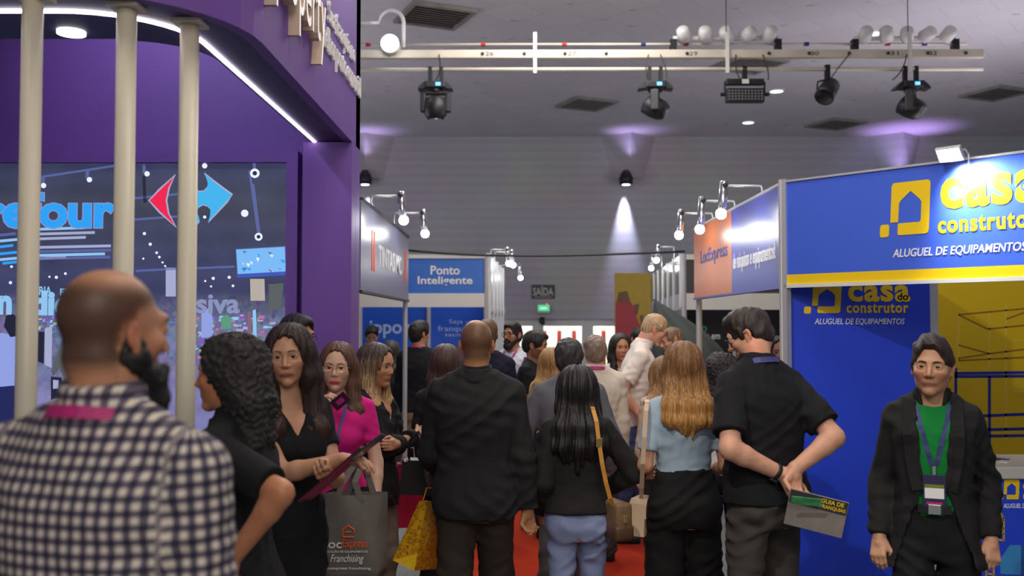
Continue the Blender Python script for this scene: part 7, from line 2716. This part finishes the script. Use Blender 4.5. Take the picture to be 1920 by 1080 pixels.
# tan crossbody bag with strap
M_tan = mat('tan_leather', srgb(196, 132, 46), 0.5, var=0.08, vscale=20)
M_brown = mat('brown_canvas', srgb(112, 86, 58), 0.55, var=0.18, vscale=60)
M_gilt = mat('gilt_metal', (0.8, 0.6, 0.25), 0.3, 0.9, var=0.05)
qb = at(1154, 968, 4.62)
bagt = thing('shoulder_bag', 'brown shoulder bag on a tan leather strap at the hip of the black-haired woman', 'bag', (qb.x, 4.62, qb.z), R(24))
MB().box(-0.045, 0.045, -0.09, 0.09, -0.10, 0.075, b=0.018).build('bag_body', M_brown, bagt, True)
MB().box(-0.050, 0.050, -0.094, 0.094, -0.102, -0.030, b=0.014).build('leather_base', mat('dark_brown_leather', srgb(84, 56, 36), 0.5, var=0.1), bagt, True)
MB().box(-0.012, 0.012, -0.098, -0.090, -0.015, 0.02, b=0.003).build('clasp', M_gilt, bagt)
pts = [at(1112, 768, 4.585), at(1118, 790, 4.545), at(1123, 830, 4.53), at(1129, 870, 4.52), at(1136, 905, 4.52), at(1144, 935, 4.53), at(1149, 948, 4.56)]
nn = [(0.15, -1, 0.1)] * 7
inv = Matrix.Translation(Vector((qb.x, 4.62, qb.z))) @ Matrix.Rotation(R(24), 4, 'Z')
inv = inv.inverted()
ribbon('strap', [inv @ p_ for p_ in pts], 0.020, M_tan, bagt, [inv.to_3x3() @ Vector(n_) for n_ in nn], 0.003)
# strap goes on over the shoulder
pf = [inv @ p_ for p_ in (at(1112, 768, 4.585), at(1110, 758, 4.63), at(1109, 755, 4.70), at(1109, 762, 4.78))]
ribbon('strap', pf, 0.020, M_tan, bagt, [inv.to_3x3() @ Vector((0.1, q_, 1)) for q_ in (-1, -0.4, 0, 0.5)], 0.003)
MB().box(-0.016, 0.016, -0.004, 0.0, -0.02, 0.02, b=0.002).build('strap_buckle', M_gilt, bagt, False, inv @ (pts[2] + Vector((0, -0.004, 0))))

# cream handbag
qc = at(1206, 966, 4.80)
M_crm = mat('cream_leather', srgb(206, 178, 148), 0.45, var=0.05, vscale=15)
bagc = thing('handbag', 'cream handbag on a pale strap hanging from the shoulder of the blonde woman', 'bag', (qc.x, 4.80, qc.z), R(62))
Mt = Matrix(((1, 0, 0, 0), (0, 1, 0, 0), (0, 0, 1, 0), (0, 0, 0, 1)))
tb = MB()
tb.prism([(-0.10, -0.085), (0.10, -0.085), (0.085, 0.07), (0.06, 0.09), (-0.06, 0.09), (-0.085, 0.07)], -0.04, 0.04, Matrix.Rotation(R(90), 4, 'X') @ Matrix.Rotation(R(0), 4, 'Z'))
tb.build('bag_body', M_crm, bagc)
MB().prism([(-0.088, 0.0), (0.088, 0.0), (0.088, 0.06), (0.06, 0.092), (-0.06, 0.092), (-0.088, 0.06)], 0.040, 0.047, Matrix.Rotation(R(90), 4, 'X')).build('flap', M_crm, bagc)
MB().box(-0.012, 0.012, -0.054, -0.046, -0.012, 0.012, b=0.003).build('clasp', M_gilt, bagc)
invc = (Matrix.Translation(Vector((qc.x, 4.80, qc.z))) @ Matrix.Rotation(R(62), 4, 'Z')).inverted()
pts = [at(1213, 755, 4.63), at(1211, 770, 4.60), at(1208, 820, 4.585), at(1205, 870, 4.60), at(1203, 915, 4.70), at(1202, 938, 4.79)]
ribbon('strap', [invc @ p_ for p_ in pts], 0.022, M_crm, bagc, [invc.to_3x3() @ Vector((0.0, -1, 0.05))] * 6, 0.003)
pts = [at(1213, 755, 4.63), Vector((at(1214, 752, 4.70).x, 4.72, at(1214, 750, 4.72).z)), Vector((at(1214, 752, 4.70).x, 4.79, at(1214, 762, 4.72).z))]
ribbon('strap', [invc @ p_ for p_ in pts], 0.022, M_crm, bagc, [invc.to_3x3() @ Vector(q_) for q_ in ((0, -0.6, 1), (0, 0, 1), (0, 0.6, 1))], 0.003)

# grey tote bag with printed words
M_tote = mat('grey_felt', srgb(112, 106, 100), 0.9, var=0.10, vscale=20, bump=0.2, bscale=300)
DT = 4.42
qa, qb2 = at(598, 1086, DT), at(706, 928, DT)
tote = thing('tote_bag', 'grey felt tote bag printed with an orange house logo and white lettering', 'bag', (qa.x, DT, qa.z))
wT, hT = qb2.x - qa.x, qb2.z - qa.z
n_ = 10
vs, fs = [], []
for j in range(n_ + 1):
    for i in range(n_ + 1):
        u_, v_ = i / n_, j / n_
        bul = 0.020 * math.sin(PI * u_) * math.sin(PI * (0.15 + 0.75 * v_)) + 0.006 * math.sin(7 * u_ + 5 * v_)
        vs.append((u_ * wT + 0.006 * math.sin(9 * v_), -bul, v_ * hT))
for j in range(n_ + 1):
    for i in range(n_ + 1):
        u_, v_ = i / n_, j / n_
        bul = 0.020 * math.sin(PI * u_) * math.sin(PI * (0.15 + 0.75 * v_))
        vs.append((u_ * wT + 0.035, 0.12 + bul, v_ * hT * 0.985))
m0 = (n_ + 1) ** 2
g = lambda i, j, o_: o_ + j * (n_ + 1) + i
for j in range(n_):
    for i in range(n_):
        fs.append((g(i, j, 0), g(i + 1, j, 0), g(i + 1, j + 1, 0), g(i, j + 1, 0)))
        fs.append((g(i + 1, j, m0), g(i, j, m0), g(i, j + 1, m0), g(i + 1, j + 1, m0)))
for k in range(n_):
    fs.append((g(0, k + 1, 0), g(0, k + 1, m0), g(0, k, m0), g(0, k, 0)))
    fs.append((g(n_, k, 0), g(n_, k, m0), g(n_, k + 1, m0), g(n_, k + 1, 0)))
    fs.append((g(k, 0, 0), g(k, 0, m0), g(k + 1, 0, m0), g(k + 1, 0, 0)))
MB().add(vs, fs).build('bag_body', M_tote, tote, True)
for yy, xa_, xb_ in ((-0.006, 0.30, 0.74), (0.125, 0.40, 0.90)):
    top = at(672, 868, DT)
    tx, tz = top.x - qa.x, top.z - qa.z
    pts = [(wT * xa_, yy, hT - 0.03), (wT * xa_ + 0.03, yy, hT + 0.06), (tx - 0.015, yy * 0.4 + 0.03, tz), (tx + 0.015, yy * 0.4 + 0.03, tz), (wT * xb_ - 0.03, yy, hT + 0.06), (wT * xb_, yy, hT - 0.03)]
    ribbon('handle', pts, 0.028, M_tote, tote, [(0, -1, 0.1)] * 6, 0.003)
PT = plane_matrix((-qa.x, -0.029, -qa.z), (1, 0, 0), (0, 0, 1))


def tp(px, py):
    q = at(px, py, DT)
    return q.x, q.z


for s_, x0, y0, x1, y1, m_, bd in (('Loc', 606, 1009, 643, 1025, M_letter, 0.008), ('Express', 644, 1008, 690, 1028, M_orange, 0.008), ('LOCAÇÃO DE EQUIPAMENTOS', 610, 1029, 691, 1034, M_letter, 0.0), ('Franchising', 622, 1037, 684, 1055, M_letter, 0.0), ('locexpress franchising', 612, 1060, 697, 1066, M_letter, 0.0)):
    a_, b_ = tp(x0, y1), tp(x1, y0)
    text(s_, PT, a_[0], b_[0], a_[1], b_[1], m_, tote, bold=bd, depth=0.002, shear=0.3 if s_ == 'Franchising' else 0.0)
hl = MB()
hp = [(645, 1002), (645, 990), (655, 983), (666, 990), (666, 997)]
hpp = [Vector((tp(*p_)[0] - qa.x, -0.031, tp(*p_)[1] - qa.z)) for p_ in hp]
hl.tube(hpp, 0.0035, 6)
hl.build('house_print', M_orange, tote)
ar = [Vector((tp(*p_)[0] - qa.x, -0.031, tp(*p_)[1] - qa.z)) for p_ in ((645, 1004), (666, 1004))]
MB().tube(ar, 0.0035, 6).build('arrow_print', M_orange, tote)
ar = [Vector((tp(*p_)[0] - qa.x, -0.031, tp(*p_)[1] - qa.z)) for p_ in ((650, 995), (661, 995))]
MB().tube(ar, 0.003, 6).build('arrow_print', M_orange, tote)

# black handbag, red carrier, yellow patterned carrier
qh = at(784, 890, 4.95)
hb_ = thing('handbag', 'black leather handbag hanging beside the bald man', 'bag', (qh.x, 4.95, qh.z), R(-8))
MB().prism([(-0.085, -0.095), (0.085, -0.095), (0.07, 0.08), (-0.07, 0.08)], -0.055, 0.055, Matrix.Rotation(R(90), 4, 'X')).build('bag_body', mat('black_leather', (0.016, 0.016, 0.017), 0.4, var=0.1), hb_)
MB().tube([(-0.05, 0, 0.075), (-0.045, 0, 0.17), (0.0, 0, 0.22), (0.045, 0, 0.17), (0.05, 0, 0.075)], 0.008, 8).build('handle', M_black, hb_, True)
MB().tube([(-0.05 + 0.012 * math.cos(a_ * PI / 5), -0.058, 0.085 + 0.012 * math.sin(a_ * PI / 5)) for a_ in range(10)], 0.003, 6, closed=True).build('ring', M_chrome, hb_)
qs = at(806, 884, 4.9)
sc_ = MB()
sc_.ball((0, 0, 0), (0.03, 0.04, 0.085), 12, 8)
tag(sc_.build('scarf', mat('speckled_grey_knit', srgb(96, 96, 100), 0.9, var=0.7, vscale=90), None, True, (qs.x, 4.90, qs.z)), 'bundled speckled grey scarf tucked beside the black handbag', 'scarf')

qr = at(764, 928, 5.5)
rb = thing('carrier_bag', 'magenta red paper carrier bag with pale edge', 'bag', (qr.x, 5.5, qr.z), R(12))
MB().prism([(-0.085, -0.175), (0.085, -0.175), (0.075, 0.18), (-0.06, 0.18)], -0.05, 0.05, Matrix.Rotation(R(90), 4, 'X')).build('bag_body', mat('magenta_paper', srgb(186, 18, 70), 0.35, var=0.08), rb)
MB().box(-0.10, -0.078, -0.051, 0.051, -0.02, 0.185).build('pale_edge', M_white, rb)
MB().tube([(-0.04, -0.03, 0.175), (-0.03, -0.03, 0.27), (0.03, -0.03, 0.27), (0.04, -0.03, 0.175)], 0.004, 6).build('handle', M_white, rb)


def pattern_mat():
    m = bpy.data.materials.new('gold_patterned_paper')
    m.use_nodes = True
    nt = m.node_tree
    p = nt.nodes['Principled BSDF']
    tc = nt.nodes.new('ShaderNodeTexCoord')
    vo = nt.nodes.new('ShaderNodeTexVoronoi')
    vo.inputs['Scale'].default_value = 48
    nt.links.new(tc.outputs['Object'], vo.inputs['Vector'])
    cr = nt.nodes.new('ShaderNodeValToRGB')
    e = cr.color_ramp.elements
    e[0].position, e[0].color = 0.20, (*srgb(226, 172, 30), 1)
    e[1].position, e[1].color = 0.55, (*srgb(222, 166, 26), 1)
    q = e.new(0.36)
    q.color = (*srgb(150, 92, 14), 1)
    nt.links.new(vo.outputs['Distance'], cr.inputs['Fac'])
    nt.links.new(cr.outputs['Color'], p.inputs['Base Color'])
    p.inputs['Roughness'].default_value = 0.4
    return m


M_gold_p = pattern_mat()
qy = at(790, 1000, 4.75)
yb = thing('carrier_bag', 'yellow gold patterned paper carrier bag tilted beside the bald man', 'bag', (qy.x, 4.75, qy.z), 0)
P_ = lambda px, py, D: at(px, py, D) - Vector((qy.x, 4.75, qy.z))
v_ = [P_(736, 1050, 4.70), P_(777, 1070, 4.66), P_(800, 938, 4.70), P_(786, 940, 4.74), P_(790, 1046, 4.95), P_(828, 1066, 4.92), P_(832, 944, 4.80), P_(822, 940, 4.84)]
MB().add(v_, [(0, 1, 2, 3), (1, 5, 6, 2), (5, 4, 7, 6), (4, 0, 3, 7), (3, 2, 6, 7), (4, 5, 1, 0)]).build('bag_body', M_gold_p, yb)
MB().add([v_[0].lerp(v_[3], 0.0) + Vector((0, -0.002, 0)), v_[1] + Vector((0, -0.002, 0)), v_[1].lerp(v_[2], 0.24) + Vector((0, -0.002, 0))], [(0, 1, 2)]).build('bottom_fold', mat('bright_yellow_paper', srgb(250, 205, 40), 0.4, var=0.1, vscale=30), yb)
MB().tube([v_[2].lerp(v_[3], 0.5), P_(800, 915, 4.74), P_(812, 915, 4.76), v_[6].lerp(v_[7], 0.5)], 0.004, 6).build('handle', M_tan, yb)

# folder and phone in the hands of the dark-haired woman
def slab(name, label, cat, c, u_, v_, L, W_, T, m, b=0.002, parts=None):
    u_ = Vector(u_).normalized()
    v_ = Vector(v_)
    v_ = (v_ - u_ * v_.dot(u_)).normalized()
    M_ = plane_matrix(c, u_, v_)
    t = thing(name, label, cat, M_.to_translation())
    t.rotation_euler = M_.to_euler()
    MB().box(-L / 2, L / 2, -W_ / 2, W_ / 2, -T / 2, T / 2, None, b).build('cover' if parts is None else parts, m, t)
    return t


pa, pb = at(572, 938, 3.50), at(686, 838, 3.46)
M_fold = mat('wine_red_folder', srgb(98, 22, 48), 0.4, var=0.1)
tf = slab('folder', 'dark red folder held in both hands of the woman in the black dress', 'folder', (pa + pb) / 2, pb - pa, (0.25, -1.0, 0.5), (pb - pa).length, 0.10, 0.008, M_fold)
MB().box(-0.13, 0.13, -0.045, 0.045, 0.0042, 0.006).build('pages', mat('folder_pages', srgb(150, 60, 90), 0.5, var=0.2, vscale=20), tf)
pc = at(690, 838, 3.42)
tph = slab('phone', 'smartphone with pale edge on top of the dark red folder', 'phone', pc, (0.7, 0.05, 0.55), (0.3, -1, 0.5), 0.14, 0.068, 0.008, M_dark, 0.003, 'casing')
MB().box(-0.066, 0.066, -0.031, 0.031, 0.0041, 0.0048).build('display', mat('phone_glass', srgb(96, 104, 124), 0.15, var=0.1), tph)
# small dark card case at the pink woman's hand
pc = at(638, 752, 4.50)
tcc = slab('card_case', 'small dark purple card held up in the hand of the woman in pink', 'card', pc, (0.75, -0.1, 0.62), (-0.6, -0.2, 0.75), 0.085, 0.055, 0.008, mat('plum_card', srgb(62, 24, 52), 0.35, var=0.1))
MB().box(-0.02, 0.02, -0.012, 0.012, 0.0042, 0.005).build('emblem', M_lany, tcc)
# magazines held behind the back by the man in the black polo
M_mag = mat('magazine_grey_print', srgb(136, 126, 120), 0.35, var=0.18, vscale=14)
pa, pb = at(1478, 962, 4.08), at(1585, 960, 3.98)
tm = slab('magazine', 'grey printed magazine with yellow lettering held behind the man in black polo', 'magazine', at(1530, 962, 4.02), at(1578, 990, 4.0) - at(1480, 965, 4.06), at(1575, 940, 3.98) - at(1530, 975, 4.02), 0.235, 0.155, 0.010, M_mag)
PMm = plane_matrix((0, 0, 0.0052), (1, 0, 0), (0, 1, 0))
MB().box(-0.115, 0.115, 0.02, 0.076, 0.0052, 0.0056).build('cover_band', M_ink, tm)
text('GUIA DE', PMm, 0.01, 0.10, 0.052, 0.070, M_yellow, tm, bold=0.02, depth=0.0006, off=0.001)
text('FRANQUIAS', PMm, 0.01, 0.11, 0.028, 0.046, M_yellow, tm, bold=0.02, depth=0.0006, off=0.001)
gl = slab('leaflet', 'green and white folded leaflet on top of the magazine', 'leaflet', at(1512, 940, 3.97), at(1545, 945, 3.97) - at(1480, 938, 4.0), (0.1, -0.5, 0.8), 0.12, 0.04, 0.004, mat('green_leaflet', srgb(70, 150, 96), 0.4, var=0.5, vscale=25))

# dark grey half-folded parasol behind the talkers
ap = at(1229, 566, 9.3)
um = thing('parasol', 'dark grey half-folded parasol standing behind the fair-haired man', 'umbrella', (at(1300, 700, 9.3).x, 9.3, 0))
M_umb = mat('charcoal_parasol_cloth', srgb(70, 78, 78), 0.8, var=0.12, vscale=6)
base = Vector((um.location.x, 9.3, 0))
apl = ap - base
axis_ = (at(1300, 700, 9.3) - ap).normalized()
e1 = axis_.cross(Vector((0, 1, 0))).normalized()
e2 = axis_.cross(e1)
n1, n2 = 10, 48
vs, fs = [], []
Lu = 0.78
for j in range(n1 + 1):
    s_ = j / n1
    for i in range(n2):
        a = 2 * PI * i / n2
        pl = 1 + 0.16 * abs(math.sin(4 * a)) - 0.10
        rr = (0.02 + 0.34 * math.sin(min(1, s_ * 1.05) * PI * 0.42)) * pl
        vs.append(apl + axis_ * (Lu * s_) + (e1 * math.cos(a) + e2 * math.sin(a)) * rr)
for j in range(n1):
    for i in range(n2):
        i2 = (i + 1) % n2
        fs.append((j * n2 + i, j * n2 + i2, (j + 1) * n2 + i2, (j + 1) * n2 + i))
MB().add(vs, fs).build('canopy', M_umb, um, True)
MB().tube([apl - axis_ * 0.03, apl + axis_ * 1.1, apl + axis_ * 1.3 + Vector((0, 0, -0.2)), Vector((apl.x + axis_.x * 1.2, 0, 0.05))], 0.014, 8).build('pole', M_dark, um, True)
for k in range(8):
    a = 2 * PI * k / 8
    MB().tube([apl + axis_ * 0.02, apl + axis_ * (Lu * 0.5) + (e1 * math.cos(a) + e2 * math.sin(a)) * 0.19, apl + axis_ * Lu + (e1 * math.cos(a) + e2 * math.sin(a)) * 0.31], 0.004, 5).build('rib', M_dark, um)
MB().lathe([(0.16, 0.0), (0.16, 0.03), (0.03, 0.06)], 16).build('base', M_dark, um, False, Vector((apl.x + axis_.x * 1.2, 0, 0)))

# ================================================================= thin out flat stretches of the figure meshes
todo = []
for o_ in list(COL.objects):
    k_ = o_.name.split('.')[0]
    if o_.type == 'MESH' and o_.parent is not None and o_.parent.name.split('.')[0] == 'person' and k_ in ('body', 'hair', 'trousers', 'shoe'):
        md = o_.modifiers.new('thin', 'DECIMATE')
        md.ratio = {'body': 0.48, 'hair': 0.70, 'trousers': 0.75, 'shoe': 0.6}[k_]
        todo.append(o_)
dg_ = bpy.context.evaluated_depsgraph_get()
new_ = [(o_, bpy.data.meshes.new_from_object(o_.evaluated_get(dg_), preserve_all_data_layers=True, depsgraph=dg_)) for o_ in todo]
for o_, me_ in new_:
    old_ = o_.data
    o_.modifiers.clear()
    o_.data = me_
    bpy.data.meshes.remove(old_)
    me_.name = o_.name.split('.')[0]
